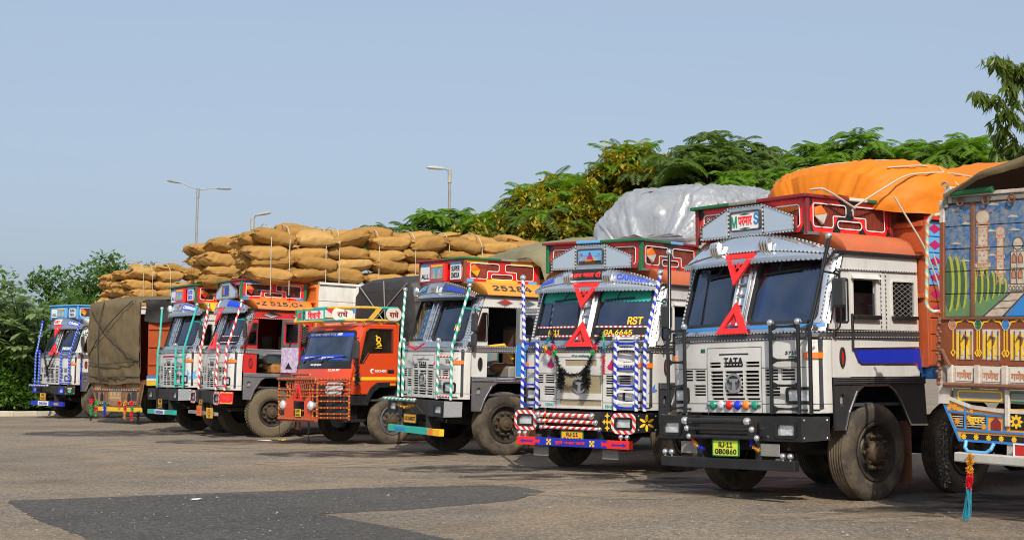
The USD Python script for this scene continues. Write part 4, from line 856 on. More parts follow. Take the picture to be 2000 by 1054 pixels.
T2 = tata((0.895, 20.729, 39.44, -.23, .61, -.113), 'white lorry with blue and white spiral guard rods and black garland, plate ending 6645', 'lorries parked in a row', dict(
    grille='mesh', roof='orange_roof', skirt='dark_checker', frame='dull_chrome', film_top='teal_paint', film_low=True, shells=(-.36, .30), lowgrid=False, tata=False,
    glass_text=(('RJ11', -.56, 1.985, .22, .07, 'yellow_sticker'), ('GA.6645', .52, 1.985, .42, .07, 'yellow_sticker'), ('RST', .74, 2.14, .21, .11, 'yellow_sticker')),
    visor_text=(('INDIA', False, -.76, .62, .30, .10, 'blue_sticker', 'dull_chrome'), ('CARRIER', False, .70, .64, .44, .10, 'blue_sticker', 'dull_chrome'), ('जय माता दी', True, .0, .68, .46, .085, 'red_sticker', 'black_gloss')),
    crate=dict(post='green_paint', paint='red_paint', alt='band_grey', mesh='red_mesh', cap=['dark_red', 'sky_blue', 'green_paint', 'sky_blue', 'dark_red']), sign_back='picture_card',
    sign_art=((sbox(-.18, 3.03, .19, 3.105), 'sky_blue'), (sbox(-.18, 2.925, .19, 2.96), 'ink'), (Polygon([(-.07, 2.93), (-.05, 3.0), (.0, 3.09), (.05, 3.0), (.08, 2.93)]), 'magenta_paint'), (disc(.0, 3.06, .022), 'mural_cream'), (Polygon([(-.09, 2.93), (-.07, 2.98), (.09, 2.98), (.1, 2.93)]), 'amber_roof'),
              (disc(-.14, 3.04, .025), 'pink_paint'), (disc(.15, 3.04, .025), 'pink_paint'), (sbox(-.17, 2.93, -.10, 2.95), 'pink_paint'), (sbox(.12, 2.935, .18, 2.955), 'pink_paint')),
    rod='blue_white_spiral', rod_r=.025, rungs=((.63, .97, (1.83, 1.50, 1.27, .99), 'deep_blue'), (-.94, -.685, (1.83, 1.50, 1.27, .99), 'deep_blue'), (.63, .97, (1.90, 1.76, 1.57, 1.43, 1.20, 1.06), 'white_sticker')), rods=(-.94, -.685, .63, .97, 1.10),
    tube_mat='red_white_fine', lamp_stripes=True, bumper='black_gloss', corner='black_gloss', end_art=((unary_union([star(.56, .80 + dz_, .045, .02, 4, 0) for dz_ in (-.08, 0, .08)] + [star(.61, .80, .035, .015, 4, 0), star(.51, .80, .035, .015, 4, 0)]), 'yellow_sticker'),),
    corner_art=((unary_union([affinity.rotate(affinity.scale(disc(.14, .865, .045, 12), .4, 1), k * 60, origin=(.14, .80)) for k in range(6)]), 'yellow_sticker'),),
    low_segments=((-.92, -.60, 'bright_red'), (-.60, .60, 'deep_blue'), (.60, .96, 'bright_red')), low_bar=(.455, .565),
    low_art=((Polygon([(-.86, .51), (-.80, .54), (-.80, .52), (-.66, .52), (-.64, .54), (-.64, .48), (-.66, .50), (-.80, .50), (-.80, .48)]), 'deep_blue'), (Polygon([(.92, .51), (.86, .54), (.86, .52), (.70, .52), (.68, .54), (.68, .48), (.70, .50), (.86, .50), (.86, .48)]), 'deep_blue'),
             (Polygon([(-.60, .54), (-.56, .525), (-.52, .545), (-.52, .475), (-.56, .495), (-.60, .48)]), 'bright_red'), (Polygon([(.60, .54), (.56, .525), (.52, .545), (.52, .475), (.56, .495), (.60, .48)]), 'bright_red'),
             (unary_union([star(s * .36 + a, .51 + b, .022, .02, 2, .8) for s in (-1, 1) for a, b in ((-.025, .025), (0, 0), (.025, -.025), (.025, .025), (-.025, -.025))]), 'yellow_sticker')),
    low_text=(('बुरी नज़र वाले', True, .0, .505, .5, .055, 'red_sticker'),),
    plate='plate_orange', plate_rim='green_paint', plate_text=('RJ·11', 'GA6645'), plate_box=(.515, .66, -.16, .19), flap_low=.31,
    front_text=(('माँ का आशीर्वाद', True, .01, 1.665, .30, .035, 'green_paint'), ('TATA EX', False, .80, 1.575, .2, .035, 'ink'), ('2518', False, .77, 1.53, .13, .03, 'ink'), ('VISHU', False, -.52, 1.005, .15, .04, 'teal_paint'), ('ESHAN', False, .50, 1.0, .15, .04, 'teal_paint')),
    front_marks=((unary_union([affinity.scale(disc(-.50, 1.54, .055), 1.2, .8), star(-.5, 1.60, .04, .02, 3)]), 'magenta_paint'), (unary_union([affinity.scale(disc(.52, 1.52, .055), 1.2, .8), star(.52, 1.58, .04, .02, 3)]), 'magenta_paint'),
                 (Polygon([(1.08, 1.30), (1.13, 1.25), (1.18, 1.31), (1.17, 1.24), (1.22, 1.22), (1.16, 1.19), (1.11, 1.20), (1.06, 1.17), (1.10, 1.22)]), 'mid_blue'), (disc(1.14, 1.225, .022), 'red_sticker')),
    axles=(4.6,), length=6.4, bed=dict(y0=1.82, y1=6.4, zt=3.0, cols=['rust_orange'], rail='rust_orange')))
T3 = tata((-1.493, 25.213, 59.95, -1.14, 1.03, -.034), 'white lorry with green spiral guard rods, yellow roof and red headboard signed INDIA', 'lorries parked in a row', dict(
    lowgrid=True, band='aluminium', triangles=False, roof='amber_roof', roof_text='25184', roof_tw=.72, skirt='aluminium', side='white_paint', crown='box', crown_mat='bright_red', frame='dull_chrome', fringe='black_gloss', visor='dull_chrome', shells=(-.80, .06),
    visor_text=(('SUPER', False, -.45, .64, .34, .09, 'sky_blue', 'band_grey'), ('CARRIER', False, .60, .64, .46, .09, 'blue_sticker', 'band_grey')), glass_text=(('HR', .74, 2.1, .12, .10, 'yellow_sticker'),),
    crate=dict(post='brown_wood', paint='bright_red', alt='red_paint', mesh='red_mesh', trim=True, blocks=['yellow_paint', 'yellow_paint', 'sky_blue', 'yellow_paint', 'sky_blue'], cap=['dark_red', 'brown_wood', 'green_paint', 'worn_grey', 'brown_wood'], lamp='yellow_paint'),
    side_marks=tuple((Polygon([(y - .17, 2.515), (y, 2.595 - .012), (y + .17, 2.515), (y, 2.447)]).buffer(g_, join_style=2), c) for y, c0 in ((.90, 'red_sticker'), (1.32, 'mid_blue'), (1.68, 'red_sticker')) for g_, c in ((-.004, 'worn_grey'), (-.014, c0)) if y < 1.6),
    door_open=118, lining='mid_blue', inside='interior_dark', second_mirror=True, vent_red=False,
    extra_inside=(('engine_hatch', lambda: MB().box(-.1, .7, .75, 1.05, 1.35, 1.80, .06), 'patterned_cloth'), ('bunk', lambda: MB().box(-.95, 1.0, 1.05, 1.7, 1.30, 1.50, .03), 'worn_grey'), ('hatch_frame', lambda: MB().tube([(.98, .66, 1.80), (.98, .95, 1.84), (.98, 1.12, 1.62)], .03, 8), 'yellow_paint')),
    rod='teal_white_spiral', rod_r=.023, rods=(-.78, -.62, .64, 1.11), rungs=((.64, 1.11, (1.63, 1.30, 1.0), 'red_white_fine'),), rung_style='tube', bumper='black_gloss', corner='dull_chrome', rivets=False, tubes=False, top_tube='teal_white_spiral', lamp_rim=.035, lamp_rim_mat='ink',
    low_segments=((-.85, .60, 'teal_paint'), (.60, .80, 'orange_lens'), (.80, 1.04, 'yellow_sticker')), low_bar=(.375, .485), plate='plate_orange', plate_text=('RJ11GA0027',), plate_box=(.545, .68, -.30, .14), white_flaps=False, balls=False,
    low_art=((sbox(-.6, .40, -.2, .45), 'mid_blue'),),
    front_text=(('TATA', False, .78, 1.575, .1, .03, 'green_paint'), ('25.18', False, .80, 1.54, .12, .028, 'ink')), front_marks=((star(-.36, 1.52, .045, .02, 3), 'pink_paint'), (star(.40, 1.52, .045, .02, 3), 'pink_paint'), (star(-.5, 1.04, .06, .03, 3), 'teal_paint'), (star(.48, 1.04, .06, .03, 3), 'teal_paint')),
    axles=(4.6,), length=6.0, bed=dict(y0=1.82, y1=6.0, zt=2.95, cols=['amber_roof'], front='amber_roof', rail='amber_roof')))
T4 = tata((-6.288, 32.021, 62.15, -1.96, .38, .018), 'red and white lorry with orange roof lettered Z 515.C and open door', 'lorries parked in a row', dict(
    lowgrid=True, side='red_paint', side_top='red_paint', band='aluminium', roof='orange_red_roof', roof_text='•Z 515.C•', roof_tw=1.0, skirt='aluminium', crown='pentagon', frame='dull_chrome', visor='dull_chrome', shells=(), sign_back='picture_card', sign_art=((sbox(-.05, 2.93, .2, 3.09), 'deep_blue'), (sbox(-.19, 2.93, -.09, 3.09), 'mural_terracotta')),
    visor_text=(('GOODS', False, -.45, .64, .34, .09, 'red_sticker', 'white_sticker'), ('CARRIER', False, .62, .64, .44, .09, 'blue_sticker', 'blue_sticker')), film_low=True,
    crate=dict(post='green_paint', paint='bright_red', alt='red_paint', mesh='dark_mesh', blocks=['mid_blue', 'orange_red_roof', 'mid_blue', 'orange_red_roof', 'mid_blue'], cap=['green_paint', 'green_paint', 'dark_red', 'dark_red', 'dark_red'], lamp='red_paint'),
    side_marks=tuple((Polygon([(y - .19, 2.515), (y, 2.575), (y + .19, 2.515), (y, 2.455)]).buffer(g_, join_style=2), c) for y in (.88, 1.50) for g_, c in ((.008, 'ink'), (-.004, 'white_steel'), (-.022, 'dull_chrome'))),
    door_open=112, lining='floral_cloth', lining_art=((Polygon([(.78, 1.42), (1.0, 1.42), (.89, 1.56), (.86, 1.50)]), 'ink'),), second_mirror=False,
    extra_inside=(('bunk', lambda: MB().box(-.95, 1.0, .95, 1.7, 1.30, 1.52, .05), 'gold_cloth'), ('bedding', lambda: MB().box(-.6, .98, .80, 1.25, 1.53, 1.78, .09), 'patterned_cloth')),
    rod='red_white_spiral', rod_r=.024, rods=(-.70, .55, .60, 1.08)[:1] + (.52, 1.12), rungs=((.52, 1.12, (1.52, 1.04), 'red_white_fine'), ), rung_style='tube', tri_mat='bright_red', bumper='black_paint', corner='red_lens', tubes=False, lamp_stripes=True,
    corner_art=((Polygon([(.06, .77), (.16, .77), (.16, .72), (.24, .80), (.16, .88), (.16, .83), (.06, .83)]), 'red_sticker'), (sbox(.02, .90, .27, .915), 'yellow_sticker'), (sbox(.02, .685, .27, .70), 'yellow_sticker')),
    plate='plate_orange', plate_text=('RJ11', '5150'), plate_box=(.60, .74, -.24, .02), low_bar=(.43, .50), low_mat='worn_grey', white_flaps=False, balls=False, wheel=dict(dusty=True, rim=.27),
    axles=(4.8, 6.2), length=8.2, bed=dict(y0=1.80, y1=8.0, hw=1.14, zb=1.15, zt=3.20, boards=6, cols=['red_paint', 'rust_orange', 'rust_orange', 'rust_orange', 'white_steel', 'white_steel'], front='orange_red_roof', rail='white_steel', postmat='white_steel', post=.46,
             diamonds={4: ['red_sticker', 'mid_blue']}, dstep=.46, dw=.13, dh=.22, d0=.35, dmax=5)))
for (a, b, z0_, mat) in ((-.12, .20, .43, 'orange_red_roof'), (.56, .98, .40, 'plate_orange')):
    bd = part(T4, 'hanging_placard', MB().box(a, b, -.235, -.222, z0_, z0_ + .21, .004), mat); ff_ = plane_y(-.235); cc_ = ((a + b) / 2, z0_ + .105)
    part(bd, 'painted_face', MB().patch(unary_union([ring(disc(cc_[0], cc_[1], .07, 20), .012), disc(cc_[0] - .028, cc_[1] + .015, .013), disc(cc_[0] + .028, cc_[1] + .015, .013), sbox(cc_[0] - .03, cc_[1] - .04, cc_[0] + .03, cc_[1] - .028)]) if a > .3 else text('OK', cc_[0], cc_[1], .18, .09), ff_, .001, .004), 'ink' if a > .3 else 'red_sticker')
T5 = tata((-7.688, 34.407, 58.4, -.74, -.07, .035), 'white lorry with plain teal guard rods and blue bird painted on its cab corner', 'lorries parked in a row', dict(
    lowgrid=True, band='aluminium', triangles=False, roof='yellow_paint', skirt='aluminium', crown='box', crown_mat='bright_red', sign_blue=True, visor='dull_chrome', shells=(-.5, .2), frame='dull_chrome',
    visor_text=(('CARRIER', False, .62, .64, .44, .09, 'white_sticker', 'blue_sticker'),), crate=dict(post='green_paint', paint='bright_red', alt='red_paint', mesh='dark_mesh', cap=['green_paint'] * 5, lamp='red_paint'),
    rod='teal_spiral', rod_r=.024, rods=(-.60, .60, 1.11), rungs=((.60, 1.11, (1.62, 1.34, 1.02), 'teal_spiral'),), rung_style='tube', bumper='black_paint', corner='dull_chrome', tubes=False, top_tube=None, plate='plate_orange', plate_text=('UP80', '4421'), plate_box=(.50, .70, -.14, .12),
    low_segments=((-.80, -.30, 'teal_paint'), (-.30, .35, 'white_sticker'), (.35, .95, 'teal_paint')), low_bar=(.36, .46), low_text=(('INDIAN', False, .02, .41, .5, .06, 'deep_blue'),), white_flaps=False, balls=False,
    front_marks=((Polygon([(1.0, 1.36), (1.06, 1.26), (1.02, 1.20), (1.10, 1.22), (1.14, 1.30), (1.20, 1.34), (1.17, 1.22), (1.24, 1.20), (1.17, 1.15), (1.09, 1.15), (1.02, 1.12), (1.04, 1.17), (.98, 1.24)]), 'sky_blue'), (Polygon([(-.45, 1.62), (.45, 1.62), (.45, 1.66), (-.45, 1.66)]), 'magenta_paint')),
    axles=(4.8,), length=8.0, bed=dict(y0=1.80, y1=8.0, zt=3.15, cols=['rust_orange'], rail='rust_orange')))
T9 = tata((-13.215, 44.207, 47.03, -.77, .67, .022), 'white lorry wound with blue rope on its guard rods, next to the hedge', 'lorries parked in a row', dict(
    lowgrid=True, band='aluminium', triangles=True, roof='white_paint', skirt='aluminium', crown='box', crown_mat='sky_blue', visor='dull_chrome', shells=(), frame='white_paint',
    visor_text=(('ARMY', False, -.10, .60, .34, .09, 'red_sticker', 'white_sticker'), ('CARR', False, .70, .62, .36, .10, 'white_sticker', 'blue_sticker')), glass_text=(('#COACH', .55, 2.46, .62, .10, 'white_sticker'), ('INDIAN', .52, 1.98, .40, .08, 'white_sticker')),
    crate=dict(post='sky_blue', paint='sky_blue', alt='mid_blue', mesh='dark_mesh', cap=['sky_blue'] * 5, lamp='yellow_paint'), rod='blue_spiral', rod_r=.027, rods=(-.98, -.74, .60, 1.10), rungs=((.60, 1.10, (1.86, 1.0), 'blue_spiral'), (-.98, -.74, (1.0,), 'blue_spiral')), rung_style='tube', finial='deep_blue',
    bumper='black_paint', corner='black_paint', corner_art=((disc(.14, .78, .05), 'teal_paint'), (sbox(.08, .84, .20, .87), 'yellow_sticker')), tubes=False, top_tube='blue_white_spiral', lamp_rim=.03, lamp_rim_mat='deep_blue', plate='plate_orange', plate_text=('UP86', 'T4557'), plate_box=(.50, .70, -.38, -.02),
    low_segments=((-.90, -.45, 'deep_blue'), (-.45, .20, 'white_sticker'), (.20, 1.06, 'deep_blue')), low_bar=(.345, .47), low_text=(('INDIAN', False, -.12, .407, .5, .07, 'deep_blue'), ('OK', False, .70, .407, .3, .06, 'yellow_sticker')), white_flaps=False, balls=False,
    axles=(4.8,), length=7.6, bed=dict(y0=1.80, y1=7.6, zt=3.2, cols=['white_steel'], front='white_steel', rail='white_steel')))

# ---------------------------------------------------------------- frames for what lies on or hangs from the lorries
def frame(x, y, yaw, z=0.0):
    a = math.radians(yaw); ca, sa = math.cos(a), math.sin(a)
    return lambda p: np.asarray(p, float) @ np.array([[ca, -sa, 0], [sa, ca, 0], [0, 0, 1.0]]) + np.array([x, y, z])
F1, F2, F3, F4, F5, F9 = frame(2.381, 16.4, 51.42), frame(.895, 20.729, 39.44), frame(-1.493, 25.213, 59.95), frame(-6.288, 32.021, 62.15), frame(-7.688, 34.407, 58.4), frame(-13.215, 44.207, 47.03)
FE, F8 = frame(-3.737, 28.677, 52), frame(-9.35, 39.0, 46)

def grid_mesh(P_):
    nu, nv = P_.shape[:2]; f = [[i * nv + j, (i + 1) * nv + j, (i + 1) * nv + j + 1, i * nv + j + 1] for i in range(nu - 1) for j in range(nv - 1)]
    return P_.reshape(-1, 3), np.array(f)
def wrinkle(P_, amp, freq, seed, ridge=.5, stretch=(1, 1, 1)):
    du = np.gradient(P_, axis=0); dv = np.gradient(P_, axis=1); n = np.cross(du, dv); n /= np.maximum(np.linalg.norm(n, axis=-1, keepdims=True), 1e-9)
    q_ = P_ * np.array(stretch) * freq; a = meshkit.fbm(q_, 4, seed) - .5; b = 1 - np.abs(2 * meshkit.fbm(q_ * 1.7 + 9, 3, seed + 7) - 1) - .7
    return P_ + n * ((1 - ridge) * a + ridge * b)[..., None] * amp
def tarp_over(frame_, name, label, mat, prof, amp=.10, freq=1.3, seed=1, pw=.6, n=80, fine=.035, ropes=None, group=None):
    """cloth over a load: prof rows (y, half width, edge height, crown height)"""
    prof = np.array(prof, float); ys = np.linspace(prof[0, 0], prof[-1, 0], n); hw, ze, zt = (np.interp(ys, prof[:, 0], prof[:, k]) for k in (1, 2, 3))
    def sm(a): k = np.array([1, 2, 3, 2, 1]) / 9; return np.r_[a[:2], np.convolve(a, k, 'valid'), a[-2:]]
    hw, ze, zt = sm(hw), sm(ze), sm(zt); t = np.linspace(0, PI, 84); c, s = np.cos(t), np.sin(t)
    P_ = np.stack([hw[:, None] * np.sign(c) * np.abs(c) ** pw, np.repeat(ys[:, None], 84, 1), ze[:, None] + (zt - ze)[:, None] * np.abs(s) ** (pw * 1.1)], -1)
    P_ = wrinkle(P_, amp, freq, seed); P_ = wrinkle(P_, fine, freq * 3.1, seed + 2, .85, (1, 1, .45))
    v, f = grid_mesh(P_); m = MB().add(v, f)
    for k, fl in ((0, 1), (n - 1, 0)):  # close the two ends
        r_ = P_[k]; cc = r_.mean(0); m.add(np.vstack([r_, cc]), [[j, j + 1, 84] if fl else [j + 1, j, 84] for j in range(83)])
    m.xf(frame_); p = part('/World', name, m, mat, True); tag(stage.GetPrimAtPath(p), label, 'tarpaulin', group); return p, lambda y, a: frame_(np.array([[np.interp(y, ys, hw) * np.sign(math.cos(a)) * abs(math.cos(a)) ** pw * 1.02, y, np.interp(y, ys, ze) + np.interp(y, ys, zt - ze) * abs(math.sin(a)) ** (pw * 1.1) + .03]]))[0]
def rope(pts, label, r=.012, mat='rope_white', group=None, smooth=True):
    P_ = np.asarray(pts, float)
    if smooth and len(P_) > 2:
        t = np.linspace(0, len(P_) - 1, 8 * (len(P_) - 1) + 1); P_ = np.stack([np.interp(t, range(len(P_)), P_[:, k]) for k in range(3)], -1)
        for _ in range(3): P_[1:-1] = (P_[:-2] + 2 * P_[1:-1] + P_[2:]) / 4
    p = part('/World', 'rope', MB().tube(P_, r, 6), mat, True); tag(stage.GetPrimAtPath(p), label, 'rope', group)

_, on1 = tarp_over(F1, 'tarpaulin', 'bright orange tarpaulin bulging over the load of the lorry plated 0860', 'tarp_orange', [(1.36, .66, 3.12, 3.30), (1.42, .80, 3.10, 3.55), (1.62, .98, 3.06, 3.70), (1.85, 1.2, 3.05, 3.70), (2.2, 1.22, 3.05, 3.74), (2.7, 1.24, 3.02, 3.66), (3.2, 1.24, 3.02, 3.50), (3.8, 1.24, 3.04, 3.64), (4.7, 1.24, 3.04, 3.98), (5.6, 1.22, 3.04, 4.0), (6.6, 1.2, 3.04, 3.6), (7.2, 1.1, 3.04, 3.3)], .13, 1.25, 3, fine=.10)
_, on2 = tarp_over(F2, 'tarpaulin', 'shiny silver tarpaulin humped over the load of the lorry plated 6645', 'tarp_silver', [(1.62, .70, 3.10, 3.30), (1.68, .95, 3.05, 3.62), (1.85, 1.08, 3.0, 3.85), (2.2, 1.16, 3.0, 4.03), (2.8, 1.2, 2.95, 4.05), (3.5, 1.2, 2.95, 4.12), (4.3, 1.2, 2.95, 4.08), (5.2, 1.2, 2.95, 3.98), (6.2, 1.1, 2.95, 3.6)], .20, 1.9, 8, fine=.12, n=110)
tarp_over(F3, 'tarpaulin', 'khaki canvas tarpaulin over the load of the lorry with green spiral rods', 'tarp_khaki', [(1.60, .9, 3.15, 3.22), (1.68, 1.12, 3.0, 3.40), (1.75, 1.18, 2.55, 3.40), (2.2, 1.2, 2.4, 3.52), (3.0, 1.2, 2.4, 3.64), (5.8, 1.2, 2.4, 3.60), (6.0, 1.1, 2.5, 3.5)], .12, 1.7, 12, pw=.5)
tarp_over(FE, 'tarpaulin', 'black tarpaulin wrapped round the load of the small orange lorry', 'tarp_black', [(1.56, .9, .95, 2.9), (1.60, 1.04, .95, 3.04), (1.75, 1.10, .95, 3.12), (2.5, 1.12, .95, 3.20), (4.0, 1.12, .95, 3.16), (5.0, 1.1, .95, 3.05), (5.1, .95, 1.0, 2.9)], .12, 1.6, 21, pw=.24, n=70)
# ropes of the orange tarpaulin
G1 = 'white ropes over the orange tarpaulin'
rope([on1(4.9, .9), on1(3.6, .95), on1(2.2, .6), F1([[1.02, 1.62, 3.48]])[0], F1([[.86, .95, 3.10]])[0], F1([[.84, .92, 3.05]])[0]], 'white rope from the orange load down to a knot on the red headboard lattice', .010)
rope([F1([[.86, .95, 3.08]])[0], F1([[.86, .62, 3.20]])[0], F1([[.84, .45, 3.26]])[0], F1([[.70, .42, 3.255]])[0]], 'short white rope tied over the headboard cap of the lorry plated 0860', .012)
rope([F1([[1.02, 1.42, 3.22]])[0], F1([[1.17, 1.72, 2.70]])[0], F1([[1.215, 1.90, 2.3]])[0], F1([[1.22, 1.98, 1.95]])[0], F1([[1.22, 2.03, 1.93]])[0], F1([[1.215, 1.98, 2.3]])[0], F1([[1.2, 1.84, 2.62]])[0]], 'white rope looped down the front corner of the pink and blue side boards', .010)
rope([on1(2.2, .75), on1(2.35, .3), F1([[1.27, 2.28, 3.0]])[0], F1([[1.225, 2.16, 2.4]])[0], F1([[1.225, 2.10, 1.95]])[0]], 'white rope hanging straight down the pink and blue side boards', .009)
rope([on1(1.6, .8), on1(2.0, .82), on1(3.0, .80), on1(4.4, .75), on1(6, .7)], 'thin rope lying lengthwise along the orange tarpaulin', .008)
rope([on1(1.6, 1.9), on1(1.75, 1.6), on1(2.0, 1.3), on1(2.9, 1.1)], 'thin rope crossing the hump of the orange tarpaulin', .008)
rope([on2(2.1, 2.2), on2(2.05, 1.6), on2(2.0, 1.0), on2(2.05, .5), F2([[1.18, 2.0, 3.2]])[0]], 'dark rope strapped across the silver tarpaulin', .014, 'rope_dark')
for k, (a, b) in enumerate((((-.75, 1.525, 3.0), (1.0, 1.525, 1.6)), ((.9, 1.525, 3.0), (-.9, 1.525, 1.9)), ((.1, 1.525, 3.08), (.25, 1.525, 1.2)))):
    rope([FE([a])[0], FE([b])[0]], ('dark rope slanting down to the right across the black tarpaulin', 'dark rope slanting down to the left across the black tarpaulin', 'dark rope running upright on the black tarpaulin')[k], .012, 'worn_grey', smooth=False)

# ---------------------------------------------------------------- jute sacks
def sack_mesh(seed, L=.95, W=.54, H=.31):
    rs_ = np.random.RandomState(seed); nu, nv = 33, 30; u = np.sign(np.linspace(-1, 1, nu)) * np.abs(np.linspace(-1, 1, nu)) ** .8; t = np.linspace(0, 2 * PI, nv + 1)[:-1]
    au = np.abs(u); wy = np.where(au < .86, (1 - (au / 1.25) ** 5) ** .5, np.interp(au, [.86, .93, 1.0], [.90, .74, .84])); wz = np.maximum((1 - au ** 2.8) ** .55, .10); tie = (u > .80) & (seed % 3 > 0); wz = np.where(tie, np.interp(au, [.80, .90, .95, 1.0], [.72, .42, .40, .52]), wz); wy = np.where(tie, np.interp(au, [.80, .90, .95, 1.0], [.78, .40, .34, .46]), wy)
    c, s = np.cos(t), np.sin(t); cy = np.sign(c) * np.abs(c) ** .75; sz = np.sign(s) * np.abs(s) ** .70
    X = u[:, None] * L / 2 * (1 - .10 * (np.clip(au - .7, 0, 1) / .3)[:, None] ** 2 * (1 - cy[None] ** 2)); Y_ = (W / 2) * wy[:, None] * cy[None]; Z_ = (H / 2) * wz[:, None] * sz[None]
    P_ = np.stack([X, Y_, Z_ - (.035 * (1 - u[:, None] ** 2) * (1 if seed % 2 else -.5))], -1)
    k = rs_.randint(7, 11); fold = np.sin(t[None] * k + rs_.uniform(0, 6) + 3 * u[:, None]) * np.clip((au[:, None] - .45) / .5, 0, 1) * .07; P_[..., 1:] *= (1 + fold)[..., None]
    d = meshkit.fbm(P_ * np.array([4.5, 5, 7]) + seed * 7, 3, seed)[..., None] - .5; P_ = P_ * (1 + .34 * d); P_ += .042 * (meshkit.fbm(P_ * np.array([9, 14, 14]) + seed, 3, seed + 3)[..., None] - .5)
    v = P_.reshape(-1, 3); f = [[i * nv + j, (i + 1) * nv + j, (i + 1) * nv + (j + 1) % nv, i * nv + (j + 1) % nv] for i in range(nu - 1) for j in range(nv)]
    m = MB().add(v, np.array(f)[:, ::-1]); m.add(P_[0], [[0, j + 1, j] for j in range(1, nv - 1)][::-1]); m.add(P_[-1], [[0, j, j + 1] for j in range(1, nv - 1)])
    sm = MB()
    for jj in (nv - 2,): sm.tube(P_[1:-1, jj] * np.array([1, 1.015, 1]) + np.array([0, 0, .003]), .0055, 4)
    em = []
    for e in (0, -1):
        for q_ in (0, nv // 2): cpt = P_[e, q_]; em.append(MB().hull([cpt + rs_.uniform(-.045, .045, 3) * np.array([1.1, .9, .8]) for _ in range(9)]))
    return m, sm, em
UsdGeom.Scope.Define(stage, '/World/Looks/shapes')
SACKS = []
for i in range(6):
    pth = f'/World/Looks/shapes/sack_shape_{i}'; stage.CreateClassPrim(pth); stage.GetPrimAtPath(pth).SetTypeName('Xform'); a, b, c = sack_mesh(11 + i, .94 + .02 * (i % 3), .54, .305 + .015 * (i % 2))
    mt = ('jute', 'jute_dark', 'jute', 'jute_pale', 'jute', 'jute_dark')[i]
    part(pth, 'sack_body', a, mt, True); part(pth, 'seam', b, 'stitch'); [part(pth, 'tied_corner', c_, mt) for c_ in c]
    SACKS.append(pth)
rsS = np.random.RandomState(77)
def sack(fr, yawf, p, along, label, group, tilt=(0, 0), s=1.0):
    w = fr([p])[0]; x = UsdGeom.Xform.Define(stage, free('/World', 'jute_sack')); x.AddTranslateOp().Set(Gf.Vec3d(*map(float, w)))
    x.AddRotateXYZOp().Set(Gf.Vec3f(float(tilt[0] + rsS.uniform(-9, 9)), float(tilt[1] + rsS.uniform(-7, 7)), float(-yawf + (90 if along else 0) + rsS.uniform(-9, 9) + 180 * rsS.randint(2)))); x.AddScaleOp().Set(Gf.Vec3f(s * rsS.uniform(.92, 1.04), s * rsS.uniform(.97, 1.08), s * rsS.uniform(.98, 1.14)))
    pr_ = x.GetPrim(); pr_.GetReferences().AddInternalReference(SACKS[rsS.randint(6)]); pr_.SetInstanceable(True); tag(pr_, label, 'sack', group)
ORD = ['first', 'second', 'third', 'fourth', 'fifth', 'sixth', 'seventh', 'eighth', 'ninth', 'tenth', 'eleventh', 'twelfth']
ROWN = {4: ['bottom', 'second', 'third', 'top'], 5: ['bottom', 'second', 'third', 'fourth', 'top'], 3: ['bottom', 'middle', 'top']}
def stack(fr, yawf, who, y0, cols, layers, z0, dz, xr, step=.86, front=0, top=True, xl=-.9, rake=.0, skip=lambda k, c: False):
    g = f'jute sacks on {who}'
    for k in range(layers):
        for c in range(cols):
            if skip(k, c): continue
            y = y0 + step * (c + .5) + (.10 if k % 2 else -.05) + rsS.uniform(-.05, .05); sl = (cols - c) * 0
            tl = (0, 0) if k < layers - 1 else (rsS.uniform(-10, 10), rsS.uniform(-4, 14))
            sack(fr, yawf, (xr - .27 - rake * k + rsS.uniform(-.04, .04), y, z0 + dz * (k + .5) + (.04 if k == layers - 1 else 0)), True, f'{ORD[c]} sack from left, {ROWN[layers][k]} row, on {who}', g, tl)
        for c in range(front):
            if skip(k, 0): continue
            xx = xr - .75 - .48 * c
            if xx < xl: continue
            sack(fr, yawf, (xx, y0 + .42 + rsS.uniform(-.06, .10), z0 + dz * (k + .5)), True, f'sack at left end, {ORD[c]} from corner, {ROWN[layers][k]} row, {who}', g)
    if top:
        for c in range(cols):
            for j, xx in enumerate(np.arange(xr - .80, xl, -.52)):
                if (c + j) % 3 == 2 and c > 1 or skip(layers, c): continue
                if j > 2: continue
                sack(fr, yawf, (xx, y0 + step * (c + .5) + rsS.uniform(-.15, .15), z0 + dz * (layers + .40) + rsS.uniform(-.03, .05)), rsS.uniform() > .3, f'sack on top, {ORD[c]} from left, {ORD[j]} from edge, on {who}', g, (rsS.uniform(-9, 9), rsS.uniform(-9, 9)))
stack(F4, 62.15, 'the red Z 515.C lorry', .55, 8, 4, 3.22, .24, 1.10, .86, front=2, top=True, skip=lambda k, c: k == 4 and c == 0)
stack(F5, 58.4, 'the lorry with teal rods', .45, 4, 4, 3.22, .245, 1.05, .86, front=2, top=True, xl=-.35, skip=lambda k, c: k == 4 and c < 1)
stack(F9, 47.03, 'the lorry by the hedge', 1.85, 5, 4, 3.28, .25, 1.08, .86, front=4, top=True, xl=-.95, skip=lambda k, c: k == 4 and c == 0)
